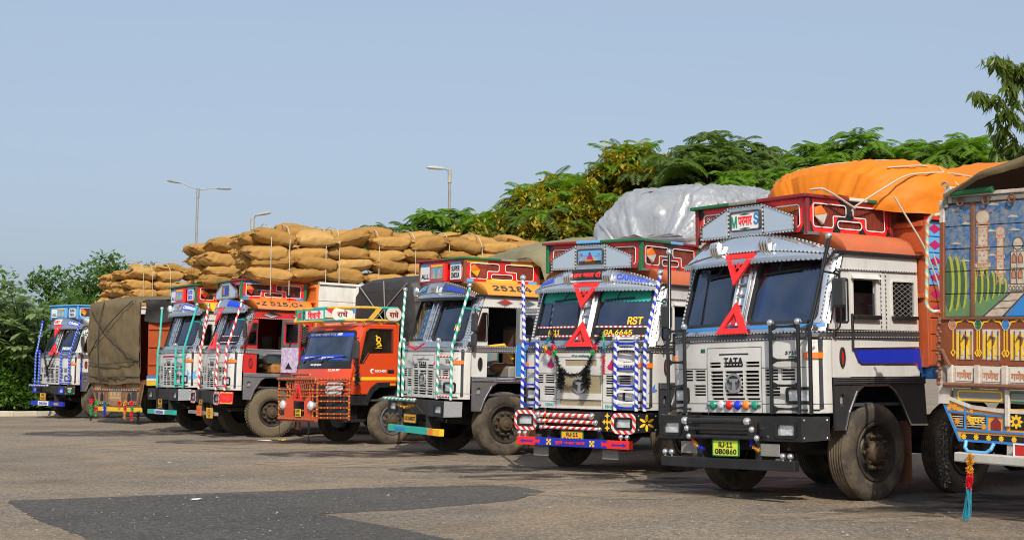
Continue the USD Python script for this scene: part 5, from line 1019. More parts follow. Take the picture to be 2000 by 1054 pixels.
for fr, who, ylist, zt, zb, xr in ((F4, 'the red Z 515.C lorry', (.95, 1.35, 2.15, 2.45, 3.35, 4.2, 5.0, 5.8), 4.24, 2.9, 1.10), (F5, 'the lorry with teal rods', (1.5, 2.0), 4.22, 3.3, 1.05), (F9, 'the lorry by the hedge', (2.3, 2.6, 3.2, 4.2), 4.44, 3.3, 1.08)):
    for i, yy in enumerate(ylist):
        q_ = lambda x_, y_, z_: fr([[x_, y_, z_]])[0]
        rope([q_(-.7, yy + .3, zt + .16), q_(0, yy + .18, zt + .24), q_(xr - .35, yy + .06, zt + .12), q_(xr - .02, yy, zt - .14), q_(xr + .03, yy - .03, zt - .4), q_(xr + .03, yy - .04, zb)], f'{ORD[i]} white strap from left over the sacks on {who}', .009)
q5 = lambda *a: F5([a])[0]
rope([q5(.2, .50, 4.16), q5(.35, .9, 4.26), q5(.5, 1.5, 4.42), q5(.6, 2.3, 4.50)], 'dark rope rising over the top of the sacks on the lorry with teal rods', .012, 'rope_dark')
# lifted lid beside the sacks
m = MB(); m.hull([F4([p])[0] for p in ((-.85, .05, 3.245), (.60, .05, 3.245), (.60, .55, 3.62), (-.85, .55, 3.62), (-.85, .07, 3.265), (.60, .07, 3.265), (.60, .57, 3.64), (-.85, .57, 3.64))]) if False else None
# ---------------------------------------------------------------- small orange lorry
def small_lorry():
    t = thing('lorry', 'small bright orange lorry with patterned bull bar and roof rack sign', 'truck', (-3.737, 28.677, 0), -52, 'lorries parked in a row')
    ybE = lambda z: np.interp(z, [.5, .93, 1.20, 1.46, 1.50, 2.12, 2.2], [-.06, -.05, .0, .07, .09, .31, .35])
    def Ef(x, z, d):
        x, z, d = np.broadcast_arrays(np.asarray(x, float), z, d); return np.stack([x, ybE(z) + .22 * np.abs(x) ** 3 - d, z], -1)
    S = lambda y, z, d: P3(1.0 + np.asarray(d), y, z)
    fz = lambda z: float(Ef(1.0, z, 0)[1])
    part(t, 'hood', MB().patch(sbox(-1, .93, 1, 1.455), Ef, -.04, 0, .1), 'truck_orange', 40)
    part(t, 'bumper', MB().patch(sbox(-1, .46, 1, .925), Ef, -.04, .03, .1), 'black_paint', 40)
    part(t, 'grille_opening', MB().patch(rrect(-.5, .5, .97, 1.12, .04), Ef, .001, .006, .1), 'black_gloss')
    ws = Polygon([(-.93, 1.50), (.93, 1.50), (.86, 2.08), (-.86, 2.08)]).buffer(-.06).buffer(.06)
    part(t, 'windscreen_frame', MB().patch(Polygon([(-1, 1.455), (1, 1.455), (.99, 2.19), (-.99, 2.19)]).difference(ws), Ef, -.04, 0, .1), 'truck_orange', 40)
    g = part(t, 'windscreen_pane', MB().patch(ws.buffer(.012), Ef, -.02, -.012, .12), 'car_glass', 40)
    part(t, 'black_cowl', MB().patch(Polygon([(-.98, 1.40), (.98, 1.40), (.95, 1.535), (-.95, 1.535)]), Ef, .002, .010, .08), 'black_gloss', 40)
    part(g, 'gasket', MB().patch(ws.buffer(.025).difference(ws.buffer(-.02)), Ef, -.005, .004, .1), 'black_gloss')
    part(g, 'blue_banner', MB().patch(ws.buffer(-.005).intersection(sbox(-1, 1.99, 1, 2.1)), Ef, -.010, -.006, .1), 'blue_sticker')
    part(g, 'blue_banner', MB().patch(sbox(-.80, 1.56, .75, 1.64), Ef, -.010, -.006, .1), 'blue_sticker')
    part(g, 'banner_lettering', MB().patch(text('जय बाबा मोहन राम की', 0, 2.035, 1.15, .07, deva=True), Ef, -.004, -.001, .1), 'white_sticker')
    part(g, 'banner_lettering', MB().patch(text('जय बाबा मोहन राम', 0, 1.60, 1.05, .055, deva=True), Ef, -.004, -.001, .1), 'white_sticker')
    part(t, 'cowl_lettering', MB().patch(text('जय श्री श्याम', .05, 1.465, .38, .05, deva=True), Ef, .011, .014, .1), 'white_sticker')
    part(t, 'hood_lettering', MB().patch(text('11.10 XP', .62, 1.37, .28, .04), Ef, .002, .006, .1), 'white_sticker')
    for s in (-.45, .2):
        m = MB(); m.tube([Ef(s, 1.50, .02), Ef(s + .12, 1.58, .03)], .012, 5); m.tube([Ef(s + .12, 1.58, .02), Ef(s + .62, 1.62, .02)], .011, 5); part(t, 'wiper', m, 'black_rubber')
    part(t, 'flower_garland', MB().xf(lambda v: v) if False else sum_balls([Ef(-.2 + .025 * i, 1.92 - .09 * math.sin(i * .16), -.05) for i in range(36)], .018), 'tinsel_green')
    part(t, 'dashboard', MB().box(-.9, .9, .42, .7, 1.25, 1.50, .04), 'interior_dark')
    for sx in (-.5, .5):
        m = MB(); m.box(sx - .25, sx + .25, .75, 1.15, 1.15, 1.30, .05); m.box(sx - .25, sx + .25, 1.08, 1.2, 1.25, 1.85, .05); part(t, 'seat', m, 'red_paint')
    m = MB(); m.box(-.98, .98, 1.255, 1.285, .8, 2.15); m.box(-.98, .98, .3, 1.28, .8, .83); m.box(-.99, -.96, .30, 1.28, .8, 1.52); part(t, 'cab_shell', m, 'interior_dark')
    # roof
    th = np.linspace(0, PI, 15); sec = [(1.0 * np.sign(math.cos(a)) * abs(math.cos(a)) ** .35, 2.165 + .10 * math.sin(a) ** .8) for a in th]; m = MB(); vv = []
    for yy, k in ((.35, 0), (.50, .7), (.72, 1), (1.2, 1), (1.29, .6)): vv += [(x_, yy + (.22 * (abs(x_) ** 3) if yy < .6 else 0), 2.165 + (z_ - 2.165) * k) for x_, z_ in sec]
    n = len(sec); m.add(vv, [[i * n + j, i * n + j + 1, (i + 1) * n + j + 1, (i + 1) * n + j] for i in range(4) for j in range(n - 1)]); part(t, 'roof', m, 'truck_orange', 40)
    # cab side
    win = Polygon([(.44, 1.50), (.575, 2.06), (.65, 2.115), (1.14, 2.115), (1.14, 1.70), (.63, 1.69), (.50, 1.50)])
    door = Polygon([(fz(.93) + .02, .93), (fz(1.3) + .015, 1.30), (fz(1.62) + .015, 1.62), (fz(2.17) + .012, 2.17), (1.235, 2.17), (1.235, 1.13), (.80, 1.13), (.64, .93)])
    dp = part(t, 'door', MB().patch(door.difference(win), S, -.04, 0), 'truck_orange')
    part(t, 'side_panel', MB().patch(Polygon([(fz(.93), .93), (fz(1.2), 1.2), (fz(1.46), 1.46), (fz(2.19), 2.19), (1.285, 2.19), (1.285, 1.13), (1.24, 1.13), (1.24, 2.175), (.495, 2.175), (.355, 1.62), (.295, 1.30), (.15, .93)]) if fz(.93) < .15 else Polygon([(1.24, 1.13), (1.285, 1.13), (1.285, 2.19), (.5, 2.19), (.5, 2.175), (1.24, 2.175)]), S, -.04, 0), 'truck_orange')
    part(dp, 'window', MB().patch(win.buffer(.004), S, -.03, -.02), 'tinted_glass'); part(dp, 'window_gasket', MB().patch(ring(win, .016), S, -.01, .004), 'black_gloss')
    part(dp, 'yellow_stripe', MB().patch(sbox(.28, 1.185, 1.23, 1.24), S, .001, .003), 'yellow_sticker'); part(dp, 'handle', MB().box(1.0, 1.02, 1.03, 1.17, 1.315, 1.375, .008), 'black_gloss')
    part(dp, 'door_lettering', MB().patch(text('EICHER', .885, 1.352, .24, .045), S, .001, .004), 'white_sticker'); part(dp, 'door_logo', MB().patch(disc(.70, 1.352, .045, 16).difference(affinity.scale(disc(.715, 1.345, .035, 16), 1.0, .8)), S, .001, .004), 'white_sticker')
    fig = unary_union([disc(.84, 1.93, .055, 14).difference(disc(.85, 1.93, .03)), line([(.80, 1.84), (.86, 1.88), (.90, 1.82), (.82, 1.80)], .025), sbox(.78, 1.765, .92, 1.775), star(.80, 1.99, .03, .012, 4)])
    part(dp, 'window_sticker', MB().patch(fig, S, -.018, -.014), 'yellow_sticker')
    # mirror with dark tassel, wheel arch, step, lights
    m = MB(); m.tube([(1.0, .40, 1.95), (1.12, .28, 1.96), (1.16, .26, 1.6), (1.02, .38, 1.48)], .012, 6); mp = part(t, 'mirror_arm', m, 'black_gloss'); part(mp, 'mirror', MB().box(1.05, 1.24, .22, .29, 1.56, 1.90, .03), 'mirror_back')
    arch = [(.50, .74), (.56, .90), (.66, 1.05), (.80, 1.14), (1.30, 1.15)]
    part(t, 'wheel_arch', MB().patch(Polygon(arch + [(1.30, 1.06), (.84, 1.05), (.72, .97), (.63, .84), (.58, .72)]), S, -.25, .035), 'black_paint')
    sd_ = part(t, 'side_lamp', MB().box(1.035, 1.055, 1.06, 1.19, 1.075, 1.125, .008), 'amber_lens')
    m = MB(); m.box(.70, .99, .10, .56, .72, .92, .02); m.box(.72, 1.0, .12, .56, .42, .47, .008); m.box(.74, .80, .2, .5, .46, .74); part(t, 'step', m, 'black_paint')
    hl = rrect(.55, .93, .93, 1.15, .05); hp = part(t, 'headlight', MB().patch(hl, Ef, .004, .03, .06), 'clear_lens', 30); part(hp, 'headlight_bezel', MB().patch(ring(hl, .015), Ef, .002, .036, .08), 'black_gloss')
    # bull bar
    rnd = random.Random(4); m = MB(); bar = lambda a, b, r=.022: m.tube([a, b], r, 4, uv=True)
    Yb = -.24; wing = lambda k, z: (.62 + .42 * k, Yb + .42 * k, z)
    for z in (1.19, 1.0, .88, .62, .50): bar((-.78, Yb, z), (.62, Yb, z))
    for z in (1.20, 1.10, 1.0, .90, .80, .68, .57, .50): bar(wing(0, z), wing(1, z), .018)
    for x_ in (-.78, -.46, -.36, .36, .46, .62): bar((x_, Yb, .46), (x_, Yb, 1.20))
    for k in (0.0, 1.0): bar(wing(k, .46), wing(k, 1.21), .026)
    for x_ in np.arange(-.27, .30, .078): bar((x_, Yb, .78 + .1 * abs(x_)), (x_, Yb, 1.20), .013)
    bar((-.5, Yb, 1.10), (-.30, Yb, .93)); bar((.5, Yb, 1.10), (.30, Yb, .93)); bar((-.32, Yb, 1.29), (.36, Yb, 1.29), .02)
    for x_ in (-.3, 0, .34): bar((x_, Yb, 1.19), (x_, Yb, 1.29), .014)
    bp_ = part(t, 'bull_bar', m, 'orange_white_bits', True)
    m = MB()
    for s in (-1, 1): m.patch(Polygon([(s * .20, .45), (s * .52, .45), (s * .52, .78), (s * .20, .92), (s * .20, .80)]) if s < 0 else Polygon([(.20, .45), (.42, .45), (.42, .95), (.20, .80)]), plane_y(Yb - .028), -.012, 0)
    m.patch(sbox(-.74, .42, .60, .50), plane_y(Yb - .02), -.014, 0); part(bp_, 'bar_plate', m, 'truck_orange')
    m = MB(); m.tube([(-.74, Yb - .036, .46), (.60, Yb - .036, .46)], .028, 4, uv=True); m.tube([(-.78, Yb - .03, 1.20), (.62, Yb - .03, 1.20)], .03, 4, uv=True); part(bp_, 'beaded_edge', m, 'orange_white_bits', True)
    tri = Polygon([(-.14, .80), (.14, .80), (0, 1.16)]); part(bp_, 'warning_triangle', MB().patch(tri.difference(tri.buffer(-.038)), plane_y(Yb - .05), -.02, 0), 'bright_red')
    pp = part(bp_, 'number_plate', MB().patch(sbox(-.09, .515, .11, .65), plane_y(Yb - .05), -.01, 0), 'plate_yellow'); part(pp, 'plate_lettering', MB().patch(text('RJ29', .01, .615, .15, .05), plane_y(Yb - .051), .001, .004), 'ink'); part(pp, 'plate_lettering', MB().patch(text('GA4411', .01, .55, .16, .04), plane_y(Yb - .051), .001, .004), 'ink')
    for x_ in (-.56, .46):
        m = MB(); m.lathe([(0, .05), (.055, .045), (.085, .015), (.088, 0), (.06, -.08), (0, -.10)], (x_, Yb - .04, .72), (0, -1, 0), 18); q_ = part(bp_, 'spot_lamp', m, 'clear_lens', 40)
    # roof rack sign
    m = MB(); zt, zb = 2.515, 2.28
    for p_ in (((-.85, .40, zb), (-.95, .46, zt - .05)), ): pass
    lp = [(-.80, .10, zb), (-.92, .22, zb + .12), (-.80, .12, zt), (.55, .12, zt), (.88, .35, zt), (1.0, .55, zt), (1.0, 1.25, zt)]
    m.tube(lp, .026, 8, uv=True); m.tube([(-.80, .10, zb), (.55, .12, zb), (.88, .35, zb), (1.0, .55, zb), (1.0, 1.25, zb)], .026, 8, uv=True); m.tube([(1.0, 1.25, zb), (1.0, 1.32, zb + .12), (1.0, 1.25, zt)], .026, 8, uv=True)
    for p_ in ((-.7, .15), (0, .15), (.65, .2), (1.0, .47), (1.0, .82), (1.0, 1.2)): m.tube([(p_[0], p_[1], zb), (p_[0] * .97, p_[1] + .10, 2.20)], .022, 6, uv=True)
    rk = part(t, 'roof_rack', m, 'teal_yellow', True)
    fy = plane_y(.105)
    a = part(rk, 'sign_board', MB().patch(sbox(-.42, zb + .01, .30, zt - .01), fy, 0, .012), 'teal_paint'); part(a, 'sign_face', MB().patch(sbox(-.38, zb + .04, .26, zt - .04), fy, .013, .017), 'white_sticker')
    part(a, 'sign_lettering', MB().patch(text('िशवानी', -.06, zb + .125, .46, .15, deva=True), fy, .018, .022), 'red_sticker')
    a = part(rk, 'sign_board', MB().patch(sbox(-.72, zb + .01, -.50, zt - .01), fy, 0, .012), 'teal_paint'); part(a, 'sign_lettering', MB().patch(text('ॐ', -.61, zb + .125, .14, .13, deva=True), fy, .014, .018), 'red_sticker')
    d_ = nrm([.45, .43, 0]); f = lambda a, b, d: P3(.56 + d_[0] * a + d_[1] * d, .10 + d_[1] * a - d_[0] * d, b)
    q_ = part(rk, 'sign_board', MB().patch(rrect(.0, .40, zb + .0, zt - .0, .11), f, 0, .014), 'cream_paint'); part(q_, 'sign_lettering', MB().patch(text('राधे', .20, zb + .125, .20, .13, deva=True), f, .015, .019), 'dark_red')
    q_ = part(rk, 'sign_board', MB().patch(rrect(.98, 1.32, zb - .0, zt + .0, .11), plane_x(1.02), 0, .014), 'cream_paint'); part(q_, 'sign_lettering', MB().patch(text('राधे', 1.15, zb + .125, .20, .13, deva=True), plane_x(1.02), .015, .019), 'dark_red')
    part(rk, 'striped_strap', MB().patch(Polygon([(.56, zb), (.68, zb), (.90, zt), (.78, zt)]), plane_x(1.03), 0, .006, uv=True), 'teal_yellow')
    # chassis, wheels, body under the tarpaulin
    m = MB()
    for s in (-1, 1): part(t, 'chassis_rail', MB().box(s * .38 - .035, s * .38 + .035, .1, 5.2, .55, .75), 'chassis_dark')
    m.box(-.35, .35, .3, 1.0, .5, .95, .04); m.box(-.7, .7, .0, .06, .5, .9); part(t, 'engine', m, 'chassis_dark')
    m = MB(); m.tube([(-.8, 1.16, .45), (.8, 1.16, .45)], .06, 8); part(t, 'front_axle', m, 'chassis_dark')
    part(t, 'wheel_well', MB().box(.6, .98, .55, 1.8, 1.10, 1.12), 'chassis_dark')
    for s in (-1, 1): wheel_parts(t, s * 1.0, 1.16, r=.455, w=.23, out=s, rim=.262, steel=True)
    for s in (-1, 1): wheel_parts(t, s * 1.0, 4.2, r=.455, w=.23, out=s, rim=.262)
    m = MB(); m.box(-1.08, 1.08, 1.55, 5.05, .85, .94, .01); part(t, 'bed_floor', m, 'rust_orange')
def sum_balls(pts, r, sub=1):
    m = MB()
    for p_ in pts: m.ball(p_, r, sub)
    return m
small_lorry()

# ---------------------------------------------------------------- tinsel and tassels
def tinsel(path_pts, segs, label, cat='tassel', n=90, L=.06, seed=1, taper=None, group=None, fr=None):
    """fuzzy garland: segs = (from, to, material) fractions of the path; each colour a part"""
    rs_ = np.random.RandomState(seed); P_ = np.asarray(path_pts, float); Ls = np.r_[0, np.cumsum(np.linalg.norm(np.diff(P_, axis=0), axis=1))]; Ls /= Ls[-1]
    at = lambda t: np.array([np.interp(t, Ls, P_[:, k]) for k in range(3)])
    base = fr([P_[0]])[0] if fr else P_[0]; th_ = thing('garland' if cat == 'garland' else 'tassel', label, cat, base, 0, group)
    for a, b, mat in segs:
        m = MB(); k = int(n * 2.2 * (b - a)) + 8
        m.tube([at(t) for t in np.linspace(a, b, 6)], L * .22, 6)
        for i in range(k):
            t = rs_.uniform(a, b); c = at(t); sc = .85 * L * (taper(t) if taper else 1.0); d = nrm(rs_.normal(size=3) + np.array([0, 0, -.3])); w = nrm(np.cross(d, rs_.normal(size=3))) * sc * .15
            e = c + d * sc * rs_.uniform(.6, 1.15); m.add([c - w, c + w, e + w * .4, e - w * .4], [[0, 1, 2], [0, 2, 3]])
        if fr: m.xf(fr)
        m.xf(lambda v: v - base); part(th_, 'tinsel', m, mat)
tz = lambda t: 1.0
def fringe_strands(pth_base, pts, n, L, mat, seed, spread=.05): pass
G = lambda k: None
# garlands on the front of the lorries
tinsel([(-.52, -.13, .66), (-.48, -.16, .60), (-.42, -.17, .55), (-.32, -.17, .52)], ((0, .35, 'tinsel_red'), (.35, .7, 'tinsel_gold'), (.7, 1, 'tinsel_blue')), 'short red, gold and blue tinsel left of the plate 0860', 'garland', 110, .035, 3, fr=F1)
tinsel([(.33, -.13, .67), (.36, -.16, .60), (.42, -.16, .55), (.47, -.16, .53)], ((0, .55, 'tinsel_blue'), (.55, 1, 'tinsel_gold')), 'short blue and gold tinsel right of the plate 0860', 'garland', 90, .035, 4, fr=F1)
up2 = [(-.40, -.07, 1.90), (-.37, -.09, 1.78), (-.34, -.10, 1.62), (-.27, -.12, 1.48), (-.22, -.13, 1.38), (-.08, -.13, 1.30), (.05, -.14, 1.30), (.18, -.13, 1.31), (.26, -.12, 1.45), (.33, -.11, 1.62), (.40, -.09, 1.78), (.45, -.07, 1.88)]
tinsel(up2, ((0, .12, 'tinsel_black'), (.12, .17, 'tinsel_red'), (.17, .22, 'tinsel_green'), (.22, .78, 'tinsel_black'), (.78, .83, 'tinsel_green'), (.83, .88, 'tinsel_red'), (.88, 1, 'tinsel_black')), 'thick black garland hung in a U on the front plated 6645', 'garland', 500, .055, 5, fr=F2)
for k, (xx, nm) in enumerate(((-.20, 'left'), (.22, 'right'))): tinsel([(xx, -.12, 1.36), (xx, -.13, 1.26), (xx, -.13, 1.14)], ((0, 1, 'tinsel_black'),), f'black tassel hanging at the {nm} end of the black garland', 'tassel', 200, .085, 7 + k, fr=F2)
tinsel([(-.42, -.07, 1.82), (-.50, -.10, 1.70), (-.45, -.10, 1.60), (-.38, -.10, 1.58)], ((0, .4, 'tinsel_teal'), (.4, .7, 'tinsel_gold'), (.7, 1, 'tinsel_red')), 'teal, gold and red tinsel left of the black garland', 'garland', 120, .045, 9, fr=F2)
tinsel([(.46, -.07, 1.86), (.50, -.10, 1.72), (.50, -.10, 1.55), (.49, -.10, 1.32)], ((0, .3, 'tinsel_green'), (.3, .55, 'tinsel_teal'), (.55, 1, 'tinsel_red')), 'long green, teal and red tinsel right of the black garland', 'garland', 150, .04, 10, fr=F2)
tinsel([(1.17, .26, 1.56), (1.17, .27, 1.40), (1.17, .27, 1.24), (1.17, .27, 1.12)], ((0, 1, 'tinsel_black'),), 'black tassel hanging from the mirror of the small orange lorry', 'tassel', 170, .07, 11, taper=lambda t: .6 + .8 * t, fr=FE)
tinsel([(.34, -.25, .45), (.34, -.25, .30), (.34, -.25, .16), (.34, -.25, .06)], ((0, 1, 'tinsel_black'),), 'black tassel under the bull bar of the small orange lorry', 'tassel', 80, .04, 12, fr=FE)
tinsel([(-.76, -.24, .45), (-.76, -.24, .25), (-.76, -.24, .16)], ((0, 1, 'tinsel_black'),), 'thin dark cord hanging at the left end of the bull bar', 'tassel', 24, .025, 13, fr=FE)
tinsel([(-.38, -.05, 1.86), (-.30, -.08, 1.70), (-.20, -.09, 1.55), (-.12, -.09, 1.42), (-.12, -.09, 1.22), (-.11, -.09, 1.42), (0.0, -.09, 1.55), (.14, -.08, 1.70), (.26, -.05, 1.88)], ((0, 1, 'tinsel_black'),), 'black garland hung in a V on the lorry beside the hedge', 'garland', 240, .07, 14, fr=F9)
tinsel([(1.10, .33, 1.88), (1.10, .35, 1.75), (1.10, .35, 1.5), (1.10, .35, .85)], ((0, .25, 'tinsel_black'), (.25, 1, 'tinsel_blue')), 'long black and blue tassel below the mirror beside the hedge', 'tassel', 130, .05, 15, taper=lambda t: 1.3 - .7 * t, fr=F9)
tinsel([(-.30, -.08, 1.78), (0, -.10, 1.70), (.3, -.08, 1.80)], ((0, 1, 'tinsel_red'),), 'dull red garland sagging under the windscreen of the lorry with green spiral rods', 'garland', 90, .04, 16, fr=F3)
m = [(-.55 + .05 * i, -.16, .80 + .02 * math.sin(i * 1.3)) for i in range(14)]
tinsel([(-.55, -.16, .80), (-.2, -.18, .76), (.1, -.16, .80)], ((0, 1, 'tinsel_gold'),), 'row of dull gold tinsel across the bumper of the lorry with green spiral rods', 'garland', 160, .045, 17, fr=F3)

# ---------------------------------------------------------------- lorry at the right edge, seen from behind
def mural_lorry():
    t = thing('lorry', 'lorry seen from behind with a tailgate painted with white towers, at the right edge', 'truck', (3.9894, 14.3, 0), -51)
    ro = math.radians(1.3); B = lambda v: v @ np.array([[math.cos(ro), 0, math.sin(ro)], [0, 1, 0], [-math.sin(ro), 0, math.cos(ro)]]).T
    bp = lambda par, nm, m, mat, sm=False, **k: part(par, nm, m.xf(B), mat, sm, **k)
    W = 2.4; f = plane_y(0.0); rnd = random.Random(8)
    tg = UsdGeom.Xform.Define(stage, free(t, 'tailgate')); tg = str(tg.GetPath())
    zs = [1.85, 2.062, 2.268, 2.477, 2.684, 2.890]; planks = []
    xs = [(.012, .285), (.335, W)]
    for i in range(5):
        for (a, b) in xs: planks.append((sbox(a, zs[i] + .004, b, zs[i + 1] - .004), rnd.uniform(-.004, .004)))
    for q_, d in planks: bp(tg, 'plank', MB().patch(q_, f, -.045, d), 'mural_blue')
    bp(tg, 'upright_strap', MB().box(.288, .332, -.014, .045, 1.85, 2.90, .006), 'rusty'); bp(tg, 'backing', MB().box(.01, W, .05, .08, 1.3, 2.9), 'brown_wood')
    def paint(nm, poly, mat, lev=1):
        m = MB()
        for q_, d in planks: m.patch(poly.intersection(q_), f, d + .0004 + .0011 * lev, d + .0012 + .0011 * lev)
        if m.v: bp(tg, nm, m, mat)
    oval = lambda x_, z_, rx, rz: affinity.scale(disc(x_, z_, 1, 24), rx, rz)
    paint('painted_lawn', Polygon([(.01, 1.85), (.40, 1.85), (.66, 2.04), (.66, 2.08), (.01, 1.95)]), 'mural_grass')
    paint('painted_pond', Polygon([(.66, 1.85), (2.3, 1.85), (2.3, 2.06), (.86, 2.06)]), 'mid_blue'); paint('painted_path', Polygon([(.42, 1.85), (.62, 1.85), (.86, 2.07), (.70, 2.06)]), 'mural_cream', 2); paint('path_joint', unary_union([line([(.50, 1.92), (.70, 1.93)], .006), line([(.58, 1.985), (.77, 1.995)], .006), line([(.42, 1.85), (.70, 2.06)], .01), line([(.62, 1.85), (.86, 2.07)], .01)]), 'dark_ink', 3)
    for x_, z0, z1, rb, cz in ((.415, 2.20, 2.68, .060, 2.755), (.595, 2.14, 2.57, .040, 2.615)):
        paint('painted_tower', unary_union([Polygon([(x_ - rb, z0), (x_ + rb, z0), (x_ + rb * .8, z1), (x_ - rb * .8, z1)]), oval(x_, cz, rb * 1.15, rb * 1.1), sbox(x_ - rb * 1.15, z1 - .01, x_ + rb * 1.15, z1 + .02), sbox(x_ - rb * 1.2, (z0 + z1) / 2 + .02, x_ + rb * 1.2, (z0 + z1) / 2 + .05), sbox(x_ - rb * 1.35, z0 + .1, x_ + rb * 1.35, z0 + .135)]), 'mural_cream', 2)
        paint('tower_outline', unary_union([oval(x_, cz, rb * 1.15, rb * 1.1).exterior.buffer(.004)] + [line([(x_ - rb * 1.2, zz), (x_, zz - .008), (x_ + rb * 1.2, zz)], .007) for zz in (z1 - .01, z1 + .02, (z0 + z1) / 2 + .02, (z0 + z1) / 2 + .05, z0 + .1, z0 + .135)] + [line([(x_ + s * rb * .95, z0), (x_ + s * rb * .8, z1)], .007) for s in (-1, 1)]), 'mural_terracotta', 3)
        paint('tower_brick', unary_union([sbox(x_ - rb * .7 + (k % 2) * .03 + j * .045, zz, x_ - rb * .7 + (k % 2) * .03 + j * .045 + .02, zz + .012) for k, zz in enumerate(np.arange(z0 + .02, z1 - .02, .045)) for j in range(2) if j * .045 < rb]), 'mural_terracotta', 3)
    paint('painted_palace', unary_union([Polygon([(.70, 2.14), (.70, 2.42), (.745, 2.44), (1.6, 2.44), (1.6, 2.14)]), oval(.775, 2.50, .052, .055), sbox(.735, 2.43, .815, 2.48), oval(1.02, 2.62, .17, .17), sbox(.68, 2.07, 1.6, 2.135)]), 'mural_cream', 2)
    arches = []
    for x_ in (.735, .80, .865, .95):
        for z_ in (2.19, 2.33): arches.append(Polygon([(x_ - .02, z_), (x_ - .02, z_ + .05), (x_, z_ + .085), (x_ + .02, z_ + .05), (x_ + .02, z_)]))
    paint('palace_arch', unary_union(arches), 'mural_terracotta', 3); paint('palace_outline', unary_union([a.exterior.buffer(.004) for a in arches] + [line([(.70, z_), (1.6, z_)], .006) for z_ in (2.14, 2.28, 2.43, 2.075)] + [line([(.765, 2.14), (.765, 2.44)], .006), line([(.70, 2.14), (.70, 2.43)], .008), oval(.775, 2.50, .052, .055).exterior.buffer(.004), oval(1.02, 2.62, .17, .17).exterior.buffer(.004)] + [Polygon([(x_ - .012, 2.085), (x_ - .012, 2.11), (x_, 2.125), (x_ + .012, 2.11), (x_ + .012, 2.085)]).exterior.buffer(.003) for x_ in np.arange(.70, 1.2, .036)]), 'dark_ink', 3)
    for x_, h, w in ((.06, .52, .052), (.13, .50, .048), (.205, .46, .045), (.315, .37, .042), (.385, .345, .038), (.45, .31, .034), (.515, .26, .032), (.575, .21, .030), (.635, .15, .032)):
        z0 = 1.89 + .16 * (x_ / .64) ** 1.5; c = oval(x_, z0 + h / 2, w, h / 2).union(Polygon([(x_ - w * .7, z0 + h * .7), (x_ + w * .7, z0 + h * .7), (x_, z0 + h * 1.06)]))
        paint('painted_cypress', c, 'mural_green', 2); paint('cypress_edge', c.difference(affinity.translate(c, -w * .55, -.01)), 'mural_lime', 3)
    for x_, z_ in ((.13, 2.83), (.24, 2.70), (.13, 2.52), (.22, 2.36), (.52, 2.86), (.72, 2.74), (.50, 2.62), (.74, 2.62), (.51, 2.40), (.66, 2.88)): paint('painted_cloud', Polygon([(x_ - .055, z_), (x_ - .01, z_ + .022), (x_ + .05, z_ + .006), (x_ + .06, z_ - .004)]), 'mural_cream', 1)
    paint('painted_bird', unary_union([line([(x_ - .012, z_ + .006), (x_, z_), (x_ + .012, z_ + .008)], .004) for x_, z_ in ((.50, 2.79), (.54, 2.81), (.58, 2.80), (.70, 2.83), (.72, 2.85), (.19, 2.77), (.16, 2.78))]), 'dark_ink', 2)
    # head beam, rings, posts
    b = bp(t, 'head_beam', MB().box(.09, W, -.02, .06, 2.955, 2.99, .006), 'rust_white'); bp(t, 'head_beam', MB().box(.09, W, -.005, .05, 2.90, 2.952, .004), 'worn_grey')
    for x_ in (.19, .46, .73):
        an = np.linspace(0, 2 * PI, 17); bp(t, 'rope_ring', MB().tube([(x_ + .032 * math.cos(a), -.03, 2.905 + .035 * math.sin(a)) for a in an], .009, 6, cap=False), 'rusty')
    p_ = bp(t, 'corner_post', MB().box(-.045, .008, -.02, .10, 1.80, 2.93, .008), 'brown_wood'); bp(p_, 'white_post_end', MB().box(-.047, .010, -.022, .102, 2.72, 2.935, .008), 'rust_white'); bp(p_, 'post_top', MB().box(.0, .085, -.015, .09, 2.90, 3.06, .01), 'rust_white'); bp(p_, 'hook', MB().tube([(.02 + .035 * math.cos(a), -.02, 3.07 + .03 * math.sin(a)) for a in np.linspace(-.4, PI, 9)], .011, 6), 'worn_grey')
    bp(p_, 'hinge_block', MB().box(.0, .05, -.03, .0, 2.80 + .06, 3.0, .006), 'worn_grey')
    bp(t, 'handrail', MB().tube([(-.03, -.02, 2.80), (-.09, -.05, 2.80), (-.135, -.07, 2.74), (-.14, -.07, 2.65), (-.145, -.07, 1.98), (-.13, -.07, 1.93), (-.09, -.05, 1.90), (-.03, -.02, 1.90)], .018, 8, uv=True), 'orange_teal_spiral', True)
    # lower tailgate
    lo = UsdGeom.Xform.Define(stage, free(t, 'lower_tailgate')); lo = str(lo.GetPath())
    bp(lo, 'brown_board', MB().box(-.05, W, -.012, .04, 1.405, 1.845, .004), 'brown_wood'); bp(lo, 'rim_bar', MB().box(-.05, W, -.03, .04, 1.822, 1.848, .004), 'rusty')
    def arch(x_): return [(x_ - .13, 1.76), (x_ - .10, 1.775), (x_ - .085, 1.80), (x_ - .04, 1.808), (x_, 1.835), (x_ + .04, 1.808), (x_ + .085, 1.80), (x_ + .10, 1.775), (x_ + .13, 1.76)]
    for i, x_ in enumerate((.235, .515, .80)):
        bp(lo, 'yellow_arch', MB().patch(line(arch(x_), .014), f, .0125, .018), 'yellow_sticker')
        for s in (-1, 1): bp(lo, 'yellow_edge', MB().patch(unary_union([line([(x_ + s * .128, 1.765), (x_ + s * .128, 1.55), (x_ + s * .15, 1.52), (x_ + s * .128, 1.49), (x_ + s * .106, 1.52), (x_ + s * .128, 1.55)], .009)]), f, .0125, .017), 'yellow_sticker')
        k = bp(lo, 'white_panel', MB().patch(sbox(x_ - .095, 1.46, x_ + .085, 1.735), f, .0125, .017), 'rust_white')
